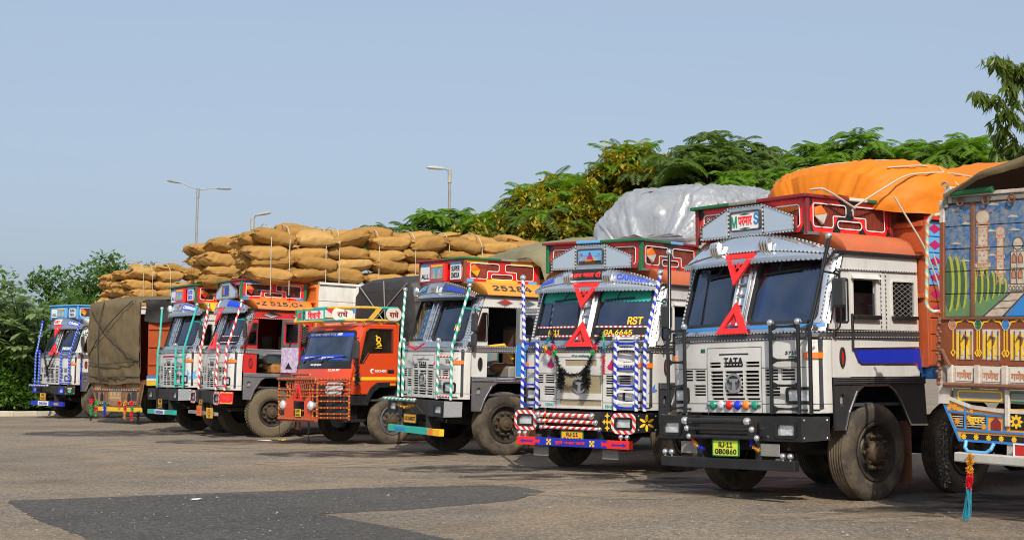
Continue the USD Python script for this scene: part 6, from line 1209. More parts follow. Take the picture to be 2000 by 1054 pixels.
        bp(k, 'yellow_bar', MB().patch(unary_union([sbox(x_ - .085 + .045 * j, 1.47 + .03 * (j % 2), x_ - .06 + .045 * j, 1.70 - .02 * (j % 2)) for j in range(4)] + [disc(x_, 1.60, .05, 12), line([(x_ - .07, 1.70), (x_ + .04, 1.50)], .02)]), f, .0175, .021), 'yellow_sticker')
        bp(k, 'dark_bar', MB().patch(unary_union([sbox(x_ - .055 + .06 * j, 1.465, x_ - .045 + .06 * j, 1.72) for j in range(3)]), f, .0215, .0235), 'dark_ink'); bp(lo, 'latch_hook', MB().tube([(x_ + .02, -.025, 1.60), (x_ + .04, -.03, 1.66), (x_ + .0, -.03, 1.68), (x_ - .02, -.03, 1.64)], .008, 6), 'rusty')
    for x_, c in ((.10, 'mural_terracotta'), (.375, 'green_paint'), (.66, 'mid_blue')):
        k = bp(lo, 'painted_disc', MB().patch(affinity.scale(disc(x_, 1.775, .036, 20), 1, 1.2), f, .013, .018), c); bp(k, 'disc_rim', MB().patch(ring(affinity.scale(disc(x_, 1.775, .036, 20), 1, 1.2), .006), f, .013, .0185), 'rust_white')
    bp(lo, 'white_rail', MB().box(-.01, W, -.02, .04, 1.245, 1.402, .005), 'rust_white')
    for x_ in (.235, .515, .80):
        k = bp(lo, 'lettered_panel', MB().patch(sbox(x_ - .09, 1.265, x_ + .09, 1.39), plane_y(-.02), .001, .005), 'cream_paint')
        bp(k, 'painted_lettering', MB().patch(text('गणेश', x_, 1.325, .16, .085, deva=True), plane_y(-.02), .0055, .008), 'mural_terracotta')
    for x_ in (.09, .375, .66): bp(lo, 'upright', MB().box(x_ - .03, x_ + .03, -.045, -.021, 1.20, 1.41, .006), 'rust_white')
    bp(lo, 'pivot_bar', MB().tube([(.03, -.05, 1.225), (W, -.05, 1.225)], .022, 8), 'rusty'); bp(lo, 'corner_box', MB().hull([(-.05, -.02, 1.05), (.06, -.02, 1.05), (-.05, -.02, 1.38), (.02, -.02, 1.40), (.09, -.02, 1.24), (-.05, .08, 1.05), (-.05, .08, 1.38), (.09, .08, 1.24), (.06, .08, 1.05)]), 'rust_white')
    # grey panel, lower decorated apron
    bp(lo, 'grey_panel', MB().box(.10, W, -.005, .04, 1.075, 1.20, .003), 'worn_grey')
    for a, b, c in ((.15, .62, 'yellow_sticker'), (.69, 1.2, 'green_paint')):
        q_ = rrect(a, b, 1.085, 1.18, .03); bp(lo, 'outlined_panel', MB().patch(q_.difference(q_.buffer(-.014)), plane_y(-.005), .001, .004), c)
    ap = Polygon([(-.015, 1.085), (.17, .715), (W, .715), (W, 1.07), (.3, 1.02), (.1, 1.08)])
    bp(lo, 'apron', MB().patch(ap, f, -.03, 0), 'amber_roof'); bp(lo, 'apron_trim', MB().patch(unary_union([line([(-.015, 1.08), (.168, .722), (W, .722)], .02), line([(.05, .985), (.62, .955)], .016), line([(.13, .82), (W, .80)], .018), line([(.235, 1.04), (.225, .82)], .014), line([(.46, .97), (.46, .82)], .014), line([(.64, 1.0), (.64, .82)], .018)]), f, .0005, .010), 'mid_blue')
    bp(lo, 'apron_trim', MB().patch(unary_union([line([(.02, 1.115), (.30, 1.03), (.62, 1.005), (W, 1.01)], .035)]), f, .011, .016), 'rust_white')
    for q_ in (Polygon([(.075, .965), (.215, .955), (.212, .835), (.14, .835)]), sbox(.245, .835, .448, .95)):
        k = bp(lo, 'black_grille', MB().patch(q_, f, .001, .005), 'ink'); bp(k, 'yellow_slat', MB().patch(unary_union([sbox(0, z_, 1, z_ + .007) for z_ in np.arange(.85, .95, .021)]).intersection(q_.buffer(-.006)), f, .0055, .0085), 'cream_paint')
    bp(lo, 'yellow_word', MB().patch(text('सुपर', .345, .90, .17, .07, deva=True), f, .009, .014), 'yellow_sticker')
    flo = lambda x_, z_, r: unary_union([affinity.rotate(affinity.scale(disc(x_, z_ + r * .6, r * .5, 10), .45, 1), k_ * 45, origin=(x_, z_)) for k_ in range(8)])
    for x_, z_, r in ((.15, .895, .03), (.27, .93, .025), (.43, .855, .028), (.12, 1.02, .03), (.30, .99, .022)) + tuple((.22 + .13 * i, .757, .026) for i in range(8)): bp(lo, 'painted_flower', MB().patch(flo(x_, z_, r), f, .009, .013), 'amber_roof' if z_ > .8 else 'yellow_sticker')
    bp(lo, 'black_strip', MB().patch(sbox(.19, .735, W, .785), f, .001, .004), 'ink'); bp(lo, 'niche', MB().patch(Polygon([(.50, .83), (.50, .90), (.53, .93), (.55, .95), (.57, .93), (.60, .90), (.60, .83)]), f, .001, .006), 'dark_red')
    bp(lo, 'flower_panel', MB().patch(sbox(.70, .845, 1.1, .99), f, .001, .005), 'ink')
    for x_ in (.76, .90): bp(lo, 'big_flower', MB().patch(flo(x_, .918, .06), f, .006, .01), 'yellow_sticker'); bp(lo, 'flower_heart', MB().patch(disc(x_, .918, .02), f, .0105, .013), 'dark_ink')
    bp(lo, 'upright', MB().box(.655, .70, -.03, -.002, .87, 1.2, .005), 'rust_white')
    bp(t, 'towing_loop', MB().tube([(.25, -.02, .72), (.26, -.05, .66), (.30, -.06, .625), (.48, -.06, .625), (.53, -.05, .66), (.54, -.02, .71)], .017, 8), 'sky_blue')
    bp(t, 'bumper_beam', MB().box(.17, W, -.10, .0, .53, .618, .012), 'worn_bumper'); bp(t, 'beam_bracket', MB().box(.66, .72, -.0, .06, .60, .74), 'worn_bumper'); bp(t, 'red_board', MB().box(.775, 1.2, -.06, -.04, .62, .72, .006), 'red_paint'); bp(t, 'board_edge', MB().patch(sbox(.765, .61, 1.21, .73).difference(sbox(.78, .622, 1.19, .718)), plane_y(-.06), 0, .006), 'white_sticker')
    # chain hanging on the post
    bp(t, 'chain', sum_balls([(-.02 + .012 * math.sin(i * 2.1), -.05 - .01 * (i % 2), 1.82 - .028 * i) for i in range(22)], .019), 'rusty', True); bp(t, 'latch', MB().tube([(.01, -.05, 1.55), (.07, -.06, 1.45), (.10, -.05, 1.40)], .016, 6), 'rusty')
    # body, floor, chassis and wheels behind
    for k in range(7): bp(t, 'side_board', MB().box(-.03, .012, .102, 6.0, 1.25 + .236 * k, 1.25 + .236 * (k + 1) - .008, .005), 'brown_wood')
    m = MB(); m.box(0, W, .1, 6.0, 1.15, 1.24); m.box(W - .04, W, .1, 6, 1.24, 2.9); bp(t, 'bed_floor', m, 'brown_wood')
    m = MB(); m.box(.75, .85, .1, 6.5, .8, 1.1); m.box(1.55, 1.65, .1, 6.5, .8, 1.1); bp(t, 'chassis_rail', m, 'chassis_dark')
    for xx, o_ in ((.10, -1), (.42, -1), (2.3, 1), (1.98, 1)): wheel_parts(t, xx, 3.0, out=o_)
    part(t, 'rear_axle', MB().tube([(.4, 3.0, .5), (2.0, 3.0, .5)], .1, 8), 'chassis_dark'); bp(t, 'tail_cab', MB().box(0.02, W, 6.3, 8.0, .8, 2.8, .1), 'rust_orange')
    F0 = frame(3.9894, 14.3, 51)
    # rolled canvas roof over the tailgate
    P_ = []
    for x_ in np.linspace(.06, 2.5, 40):
        zt = 3.01 + .30 * min(1, (x_ - .06) / 1.0) ** .8 ; row = []
        for y_, dz in ((-.10, -.03), (-.13, .0), (-.12, .035), (-.06, .05), (.1, .09), (.6, .25), (1.5, .40), (3, .45), (6, .40)): row.append((x_, y_ + .05 * math.sin(x_ * 9), zt + dz * min(1, .35 + x_) - .05))
        P_.append(row)
    P_ = wrinkle(np.array(P_), .06, 4, 31); v, ff = grid_mesh(P_); m = MB().add(v, ff); low = P_[:, :4].copy(); low[:, :, 1] += .03; low[:, :, 2] -= .012
    p_ = part('/World', 'tarpaulin', m.xf(B).xf(F0), 'tarp_brown', True); tag(stage.GetPrimAtPath(p_), 'rolled dusty brown canvas roof rising above the painted tailgate', 'tarpaulin')
    bp(t, 'green_pole', MB().tube([(.10, -.05, 2.985), (.55, -.05, 3.0)], .028, 8), 'green_paint')
    tinsel([(.385, -.13, .60), (.375, -.13, .50), (.37, -.13, .36), (.365, -.14, .30)], ((0, .55, 'tinsel_gold'), (.55, 1, 'tinsel_red')), 'gold and red tinsel tassel with teal threads below the painted tailgate', 'tassel', 420, .042, 20, fr=F0)
    rs_ = np.random.RandomState(3); m = MB()
    for i in range(46):
        a = np.array([.36 + rs_.normal() * .012, -.135 + rs_.normal() * .01, .30]); b = a + np.array([-.03 + rs_.normal() * .018, rs_.normal() * .014, -.245 - rs_.uniform(0, .05)]); m.tube([a, (a + b) / 2 + np.array([.01, 0, 0]), b], .0035, 3)
    last = [p for p in stage.GetPrimAtPath('/World').GetChildren() if p.GetName().startswith('tassel')][-1]; base = F0([(.385, -.13, .60)])[0]
    part(str(last.GetPath()), 'teal_thread', m.xf(F0).xf(lambda v: v - base), 'tinsel_teal')
    tinsel([(.01, .0, .86), (.02, -.02, .70), (.02, -.02, .55), (.03, -.02, .42), (.03, -.02, .30)], ((0, 1, 'tinsel_black'),), 'long dark knotted tassel at the corner of the painted tailgate', 'tassel', 360, .07, 22, taper=lambda t: .55 + .35 * math.sin(t * 22) ** 2 + .6 * max(0, t - .6), fr=F0)
mural_lorry()

# ---------------------------------------------------------------- lorry with its rear wrapped in brown tarpaulin
def tarp_lorry():
    t = thing('lorry', 'lorry seen from behind, its load wrapped in brown canvas above a rusty patterned tail', 'truck', (-9.35, 39.0, 0), -46); W = 2.55
    m = MB()
    for k in range(4): pass
    for i, (y0, y1) in enumerate(((.15, 1.3), (1.3, 2.6), (2.6, 4.0), (4.0, 6.5))):
        part(t, 'side_panel', MB().box(-.05, -.01, y0 + .01, y1 - .01, 1.15, 2.95, .006), 'rust_orange'); part(t, 'side_post', MB().box(-.02, .035, y1 - .05, y1 + .05, 1.1, 2.95, .008), 'rust_orange')
    for z in (1.5, 1.95, 2.4): part(t, 'side_rib', MB().box(-.012, .02, .15, 6.4, z, z + .05, .006), 'rust_orange')
    for z0, z1, c in ((.98, 1.10, 'yellow_paint'), (1.10, 1.17, 'white_steel'), (1.172, 1.24, 'mid_blue')): part(t, 'side_rail', MB().box(-.03, .022, .12, 6.4, z0, z1 - .004, .004), c)
    part(t, 'bed_floor', MB().box(-W, -.04, .05, 6.4, 1.02, 1.12), 'rusty'); part(t, 'far_side', MB().box(-W, -W + .04, .05, 6.4, 1.12, 2.9), 'rust_orange')
    # tail
    f = plane_y(-.02); tail = Polygon([(-W + .02, 1.03), (0.02, 1.06), (-.05, .80), (-.18, .46), (-2.22, .42), (-2.45, .78)])
    tp = part(t, 'tail_board', MB().patch(tail, f, -.06, 0), 'tail_wood')
    fr = [line([(-W + .02, 1.03), (.02, 1.06)], .06), line([(-2.48, .86), (-.02, .88)], .035), line([(-2.3, .50), (-.16, .53)], .04), line([(-W + .02, 1.03), (-2.22, .42)], .05), line([(.02, 1.06), (-.18, .46)], .05)] + [line([(x_, 1.04), (x_ * .96 - .04, .5)], .035) for x_ in (-1.85, -1.72, -.95, -.82)]
    part(tp, 'red_frame', MB().patch(unary_union(fr), f, .001, .03), 'rusty'); part(tp, 'white_dashes', MB().patch(unary_union([sbox(x_, z_ - .012, x_ + .05, z_ + .012) for z_ in (1.045, .87, .515) for x_ in np.arange(-2.3, -.2, .12)]), f, .031, .034), 'rust_white')
    part(tp, 'painted_panel', MB().patch(sbox(-1.62, .60, -1.0, .83), f, .002, .012), 'worn_grey'); part(tp, 'panel_picture', MB().patch(unary_union([sbox(-1.58, .64, -1.05, .68)] + [star(-1.5 + .18 * i, .75, .07, .03, 5) for i in range(3)]), f, .0125, .016), 'amber_roof')
    for x_ in (-2.0, -.62): part(tp, 'niche', MB().patch(Polygon([(x_ - .08, .58), (x_ - .08, .72), (x_, .82), (x_ + .08, .72), (x_ + .08, .58)]), f, .002, .01), 'ink')
    part(tp, 'painted_panel', MB().patch(unary_union([Polygon([(-2.35, .80), (-2.2, .80), (-2.2, .60), (-2.27, .6)]), sbox(-.5, .6, -.25, .82)]), f, .002, .01), 'dark_checker')
    part(t, 'bumper_beam', MB().box(-2.05, .06, -.12, -.03, .31, .42, .012), 'yellow_paint'); part(t, 'tail_box', MB().box(-1.55, -.95, -.06, .1, .44, .60, .02), 'tail_wood')
    m = MB(); m.box(-1.75, -1.65, .1, 7, .75, 1.0); m.box(-.9, -.8, .1, 7, .75, 1.0); part(t, 'chassis_rail', m, 'chassis_dark')
    for x_, o_ in ((-.06, 1), (-.38, 1), (-W + .06, -1), (-W + .38, -1)): wheel_parts(t, x_, 1.9, out=o_)
    part(t, 'rear_axle', MB().tube([(-2.2, 1.9, .5), (-.3, 1.9, .5)], .1, 8), 'chassis_dark'); part(t, 'cab_shell', MB().box(-W + .1, -.1, 6.7, 8.3, .7, 2.8, .12), 'rust_orange')
    # tarpaulin: rear sheet, top and side flap in one wrapped cloth
    xs = np.r_[np.linspace(-W - .06, .0, 34), np.full(10, .0)]; us = np.linspace(0, 1, 44)
    def pt(i, j):
        u, v = i / 59.0, j / 39.0; x_ = -W - .05 + (W + .11) * u
        if v < .62:
            z = 1.03 + 2.10 * v / .62 + .03 * math.sin(u * 9); y = -.07 - .10 * math.sin(PI * v / .62) * (.6 + .4 * math.sin(u * PI)); r = .03 * math.cos((u - .5) * PI) ; return (x_ + (.05 * (.62 - v) if u < .1 else 0), y - r, z)
        w = (v - .62) / .38; return (x_, -.07 + 5.2 * w, 3.15 + .10 * math.sin(PI * min(1, w * 2)) * .6 + .08 * math.sin(u * PI))
    P_ = np.array([[pt(i, j) for j in range(40)] for i in range(60)]); P_ = wrinkle(P_, .16, 1.5, 41, .6, (1, 1, 1)); P_ = wrinkle(P_, .07, 4.2, 44, .85, (1, 1, .4)); v, ff = grid_mesh(P_); m = MB().add(v, ff)
    Q = np.array([[(.07 + .04 * math.sin(j * .6 + i * .9), .0 + 5.2 * i / 30, 3.17 - .56 * j / 8 - .03 * math.sin(i * .8) * (j / 8)) for j in range(9)] for i in range(31)]); Q = wrinkle(Q, .05, 2.0, 43); Q[:, 0] = Q[:, 0] * .5 + np.array([.03, 0, 3.16]) * .5 + np.array([0, .5, 0]) * Q[:, 0, 1:2]
    m2 = MB().add(*grid_mesh(Q))
    th_ = thing('tarpaulin', 'dusty brown canvas tied over the back of the lorry left of the teal rods', 'tarpaulin', (0, 0, 0)); part(th_, 'rear_sheet', m.xf(F8), 'tarp_brown', True); part(th_, 'side_flap', m2.xf(F8), 'tarp_black', True, label='dark grey side flap of the canvas')
    r = lambda pts, lb, rr=.014: rope([F8([p_])[0] for p_ in pts], lb, rr, 'rope_dark')
    r([(-2.5, -.16, 1.75), (-1.9, -.27, 2.15), (-1.25, -.29, 2.55), (-.7, -.24, 2.9), (-.3, -.15, 3.14)], 'dark rope rising diagonally to the right across the brown canvas'); r([(-2.4, -.15, 2.95), (-1.7, -.27, 2.55), (-1.2, -.29, 2.25), (-.5, -.27, 1.85), (.04, -.18, 1.6)], 'dark rope falling diagonally to the right across the brown canvas')
    r([(-1.75, -.14, 3.16), (-1.78, -.27, 2.6), (-1.8, -.29, 2.0), (-1.85, -.22, 1.35), (-1.86, -.13, 1.0)], 'dark rope running straight down the brown canvas'); r([(-2.5, -.17, 1.58), (-1.6, -.26, 1.52), (-.8, -.26, 1.56), (.05, -.16, 1.62)], 'upper of the two level dark ropes round the foot of the brown canvas'); r([(-2.5, -.12, 1.22), (-1.6, -.19, 1.18), (-.8, -.19, 1.22), (.05, -.12, 1.20)], 'lower of the two level dark ropes round the foot of the brown canvas')
    r([(.02, -.12, 3.1), (.05, -.13, 2.2), (.06, -.10, 1.3)], 'dark rope down the right-hand corner of the brown canvas', .012)
    for i, (x_, z0, z1, cs, lb) in enumerate(((-2.32, .62, .06, ('tinsel_red', 'tinsel_green', 'tinsel_green', 'tinsel_black'), 'green and red tassel with a black end at the left corner of the rusty tail'), (-2.05, .56, .18, ('tinsel_green', 'tinsel_red', 'tinsel_green'), 'green and red tassel beside the left corner of the rusty tail'), (-1.62, .56, .16, ('tinsel_teal', 'tinsel_blue', 'tinsel_blue'), 'blue tassel hanging from the left half of the rusty tail'), (-.88, .56, .44, ('tinsel_red', 'tinsel_gold'), 'short red and gold bow in the middle of the rusty tail'),
                                      (-.60, .58, .14, ('tinsel_gold', 'tinsel_red', 'tinsel_gold', 'tinsel_gold'), 'gold tassel right of the middle of the rusty tail'), (-.26, .58, .10, ('tinsel_red', 'tinsel_green', 'tinsel_red', 'tinsel_red'), 'red tassel at the right end of the rusty tail'), (.06, .32, .03, ('tinsel_black',), 'black tassel under the right corner of the rusty tail'))):
        k = len(cs); tinsel([(x_, -.15, z0), (x_ + .01, -.16, (z0 + z1) / 2), (x_, -.16, z1)], tuple((j / k, (j + 1) / k, c) for j, c in enumerate(cs)), lb, 'tassel', 150, .075, 50 + i, taper=lambda t: 1.1 - .5 * t, fr=F8)
tarp_lorry()

# ---------------------------------------------------------------- lamps
def lamp(label, x, y, h, heads, lean=0.0, r=.075):
    t = thing('street_lamp', label, 'street lamp', (x, y, 0), tilt=(0, lean, 0)); m = MB(); m.tube([(0, 0, 0), (0, 0, h * .5), (0, 0, h - .3)], [r * 1.3, r, r * .85], 10); part(t, 'pole', m, 'pole_grey', 40)
    part(t, 'pole_cap', MB().tube([(0, 0, h - .5), (0, 0, h + .05)], r * 1.15, 10), 'lamp_cream' if len(heads) < 2 else 'pole_grey', 40)
    for dx, dy, rise, L, mat in heads:
        d = nrm([dx, dy, 0]); a = d * (L - .8) + np.array([0, 0, h + rise * .6]); part(t, 'arm', MB().tube([(0, 0, h - .02), tuple(d * (L - .8) * .5 + np.array([0, 0, h + rise * .25])), tuple(a)], .03, 6), 'pole_grey', 40)
        e = nrm(d * .8 + np.array([0, 0, rise * .4 / max(.4, L) * .9])); s_ = np.cross(e, [0, 0, 1]); up = np.cross(s_, e); m = MB(); rows = []
        for u, w, tp, bt in ((0, .05, .04, -.03), (.12, .08, .065, -.04), (.42, .11, .085, -.05), (.68, .10, .065, -.05), (.80, .06, .02, -.03)):
            c = a + e * u; rows += [c + s_ * w, c + s_ * w * .7 + up * tp, c - s_ * w * .7 + up * tp, c - s_ * w, c - s_ * w * .7 + up * bt, c + s_ * w * .7 + up * bt]
        f = [[i * 6 + j, i * 6 + (j + 1) % 6, (i + 1) * 6 + (j + 1) % 6, (i + 1) * 6 + j] for i in range(4) for j in range(6)]; m.add(rows, f); m.add(rows[:6], [[0, i, i + 1] for i in range(1, 5)]); m.add(rows[-6:], [[0, i + 1, i] for i in range(1, 5)])
        part(t, 'lamp_head', m, mat, 30)
lamp('tall street lamp with two arms above the left sack pile', -17.75, 85, 11.45, ((-1, .1, .55, 1.78, 'lamp_grey'), (1, .1, .10, 1.82, 'lamp_grey')), lean=1.4)
lamp('short single street lamp pointing right above the middle sacks', -12.85, 75, 8.75, ((1, -.3, .35, .98, 'lamp_cream'),), lean=.8, r=.09)
lamp('single street lamp pointing left beside the yellow-podded trees', -2.72, 65, 9.85, ((-1, -.2, .12, 1.0, 'lamp_cream'),), lean=.4, r=.075)
# ---------------------------------------------------------------- foliage
def leaf_mat(name, c0, c1, trans=.35, rough=.45):
    n = {'g': ('geometry', {}), 'r': ('rgb_ramp', {'ramp': [(0, c0), (1, c1)]}), 'p': ('principled_bsdf', {'roughness': rough, 'specular_ior_level': .35}), 't': ('translucent_bsdf', {}), 'm': ('mix_closure', {'fac': trans}), 'h': ('hsv', {'value': 1.5, 'saturation': 1.1, 'fac': 1.0})}
    l = [('g.random_per_island', 'r.fac'), ('r.color', 'p.base_color'), ('r.color', 'h.color'), ('h.color', 't.color'), ('p.BSDF', 'm.closure1'), ('t.BSDF', 'm.closure2')]
    MATS[name] = usdkit.material(stage, f'/World/Looks/{name}', n, l, surface='m.closure')
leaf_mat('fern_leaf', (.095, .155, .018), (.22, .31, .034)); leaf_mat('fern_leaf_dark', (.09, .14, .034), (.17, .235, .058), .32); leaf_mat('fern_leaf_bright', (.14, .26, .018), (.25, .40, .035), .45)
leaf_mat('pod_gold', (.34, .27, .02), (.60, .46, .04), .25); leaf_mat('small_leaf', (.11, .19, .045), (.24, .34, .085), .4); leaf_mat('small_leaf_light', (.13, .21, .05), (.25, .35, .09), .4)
leaf_mat('hedge_leaf', (.10, .21, .025), (.24, .42, .055), .35, .4); leaf_mat('plumeria_leaf', (.20, .27, .11), (.40, .47, .24), .3, .35); leaf_mat('droop_leaf', (.10, .15, .022), (.30, .33, .055), .4, .35)

def basis(d):
    d = nrm(d); a = np.array([0, 0, 1.0]) if abs(d[2]) < .95 else np.array([1.0, 0, 0]); s = nrm(np.cross(d, a)); return d, s, np.cross(s, d)
def frond_arrays(p, az, rise, L, droop, rs_, pairs=15):
    """a feathery compound leaf: an arching stalk with paired narrow blades"""
    h = np.array([math.cos(az), math.sin(az), 0]); sd_ = np.array([-h[1], h[0], 0]); v, f = [], []
    t = np.linspace(.04, 1, pairs + 1); pos = np.array([p + h * L * x_ * (1 - .12 * x_) + np.array([0, 0, L * (rise * x_ - droop * x_ * x_)]) for x_ in t])
    for i in range(pairs):
        a, tn = pos[i], nrm(pos[i + 1] - pos[i]); w = L * .30 * math.sin(PI * (.12 + .80 * (i / pairs) ** .8)) ** .8; bl = L * .031
        for s in (-1, 1):
            e = nrm(sd_ * s + tn * .38 + np.array([0, 0, -.22 + rs_.uniform(-.1, .1)])); q_ = nrm(tn - e * tn.dot(e)); k = len(v)
            v += [a, a + e * w * .45 + q_ * bl, a + e * w + np.array([0, 0, -.10 * w]), a + e * w * .5 - q_ * bl]; f += [[k, k + 1, k + 2], [k, k + 2, k + 3]]
    k = len(v); u = np.array([0, 0, L * .010])
    for i in range(pairs): v += [pos[i] - u, pos[i] + u, pos[i + 1] + u, pos[i + 1] - u]; f += [[k, k + 1, k + 2], [k, k + 2, k + 3]]; k += 4
    return np.array(v), np.array(f)
def trunk(t, base, pts, r0, mat='bark', limbs=()):
    m = MB(); n = len(pts); m.tube(pts, np.linspace(r0, r0 * .45, n), 9); part(t, 'trunk', m, mat, 40)
    m = MB()
    for a, b, r in limbs:
        a, b = np.array(a), np.array(b); mid = (a + b) / 2 + np.array([0, 0, .12 * np.linalg.norm(b - a)]); m.tube([a, mid, b], [r, r * .7, r * .3], 6)
    if m.v: part(t, 'limb', m, mat, 40)
def fern_tree(label, px, py, ztop, rx, ry, seed, mats=('fern_leaf', 'fern_leaf_dark', 'fern_leaf_bright'), pods=0, Lf=.85, tips=80, depth=2.6, nparts=42, group='feathery trees behind the lorries', podmat='pod_gold'):
    tips = int(tips * 1.9); rx *= 1.35; ry *= 1.25; nparts = nparts; rs_ = np.random.RandomState(seed); t = thing('tree', label, 'tree', (px, py, 0), 0, group); zb = ztop - depth; P_ = []
    lob = [(rs_.uniform(-.6, .6) * rx, rs_.uniform(-.6, .6) * ry, ztop - depth * rs_.uniform(0, .45), rs_.uniform(.42, .7)) for _ in range(7)] + [(0, 0, ztop, .6)]
    for _ in range(tips):
        lx, ly, lz, lr = lob[rs_.randint(len(lob))]; a, q_ = rs_.uniform(0, 2 * PI), rs_.uniform(0, 1) ** .5
        P_.append((lx + math.cos(a) * q_ * rx * lr, ly + math.sin(a) * q_ * ry * lr, lz - q_ ** 2 * depth * .35 * rs_.uniform(.4, 1.3) - (rs_.uniform() < .55) * rs_.uniform(.1, depth * .75) - .12))
    P_ = np.array(P_); fr, sc = [], []
    for p_ in P_:
        n = rs_.randint(6, 10); a0 = rs_.uniform(0, 6.28)
        for i in range(n):
            fr.append(frond_arrays(p_, a0 + i * 2 * PI / n + rs_.uniform(-.25, .25), rs_.uniform(.15, .95), Lf * rs_.uniform(.7, 1.1), rs_.uniform(.45, 1.0), rs_)); sc.append(p_[2] * .8 - p_[1] * .25 + rs_.uniform(-.2, .2))
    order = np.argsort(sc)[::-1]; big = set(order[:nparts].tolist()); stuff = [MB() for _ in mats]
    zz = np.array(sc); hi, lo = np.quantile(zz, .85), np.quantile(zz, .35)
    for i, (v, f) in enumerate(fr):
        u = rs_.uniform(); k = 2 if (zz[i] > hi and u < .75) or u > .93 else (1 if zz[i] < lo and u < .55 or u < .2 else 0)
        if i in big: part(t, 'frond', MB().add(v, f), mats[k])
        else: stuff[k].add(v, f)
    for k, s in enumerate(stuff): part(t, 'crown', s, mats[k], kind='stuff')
    if pods:
        m = MB()
        for _ in range(int(pods * 1.5)):
            p_ = P_[rs_.randint(len(P_))] + np.array([rs_.normal() * .28, rs_.normal() * .3, -.16 + rs_.normal() * .14]) + np.array([0, -.25, 0])
            for j in range(30):
                a = p_ + rs_.normal(size=3) * np.array([.10, .10, .07]); d, s, u = basis(rs_.normal(size=3)); m.add([a, a + s * .045 + d * .09, a + d * .19, a - s * .045 + d * .09], [[0, 1, 2], [0, 2, 3]])
        part(t, 'seed_pods', m, podmat, kind='stuff')
    trunk(t, None, [(0, 0, 0), (.1, 0, zb * .5), (0, .05, zb * .95)], .16, 'bark', [((0, 0, zb * (.7 + .05 * k)), (math.cos(k * 1.1) * rx * .6, math.sin(k * 1.1) * ry * .6, zb + depth * (.45 + .06 * (k % 3))), .07) for k in range(9)] + [(tuple(P_[k] * np.array([.45, .45, 1]) - np.array([0, 0, .7])), tuple(P_[k] - np.array([0, 0, .02])), .022) for k in range(0, len(P_), 2)])
FT = lambda px, D, py: ((px - 1000) / 3000 * D, D, 1.3455 + (724.6 - py) / 3000 * D)
for i, (px, D, py, rx, ry, kw, lb) in enumerate((
    (752, 62, 440, .7, .8, dict(tips=16, depth=1.1, Lf=.75, mats=('fern_leaf_dark',) * 3, nparts=12), 'small sparse dark feathery tree at the left end of the green tree line'),
    (868, 56, 408, 1.9, 1.5, dict(tips=52, depth=1.9), 'green feathery tree behind the left-pointing street lamp'),
    (960, 52, 410, 1.3, 1.3, dict(tips=46, depth=2.0, pods=90), 'low feathery tree with a few gold pods behind the sacks'),
    (1085, 47, 336, 1.55, 1.5, dict(tips=84, depth=2.6, pods=380), 'feathery tree heavy with gold seed pods left of the silver tarpaulin'),
    (1145, 44, 345, 1.3, 1.3, dict(tips=64, depth=2.4, pods=260), 'feathery tree with gold seed pods just behind the hump of the silver tarpaulin'),
    (1235, 46, 268, 1.05, 1.2, dict(tips=52, depth=2.4, pods=200), 'tall feathery tree with gold pods rising above the silver tarpaulin'),
    (1410, 44, 256, 1.75, 1.5, dict(tips=130, depth=2.9, mats=('fern_leaf_dark', 'fern_leaf_dark', 'fern_leaf')), 'dark green feathery tree above the headboard of the lorry plated 6645'),
    (1500, 40, 330, 1.2, 1.2, dict(tips=60, depth=2.0, mats=('fern_leaf', 'fern_leaf_dark', 'fern_leaf_bright')), 'lower bright feathery tree between the silver and orange tarpaulins'),
    (1605, 43, 276, 1.2, 1.3, dict(tips=74, depth=2.3), 'feathery tree rising behind the left end of the orange tarpaulin'),
    (1760, 42, 252, 1.55, 1.4, dict(tips=100, depth=2.5), 'tallest feathery tree, behind the middle of the orange tarpaulin'),
    (1888, 41, 270, 1.0, 1.2, dict(tips=56, depth=2.2), 'feathery tree behind the right end of the orange tarpaulin'),
    (1990, 40, 300, 1.1, 1.2, dict(tips=50, depth=2.2), 'feathery tree at the right edge under the drooping branch'))):
    x, y, z = FT(px, D, py); fern_tree(lb, x, y, z, rx, ry, 100 + i, **kw)

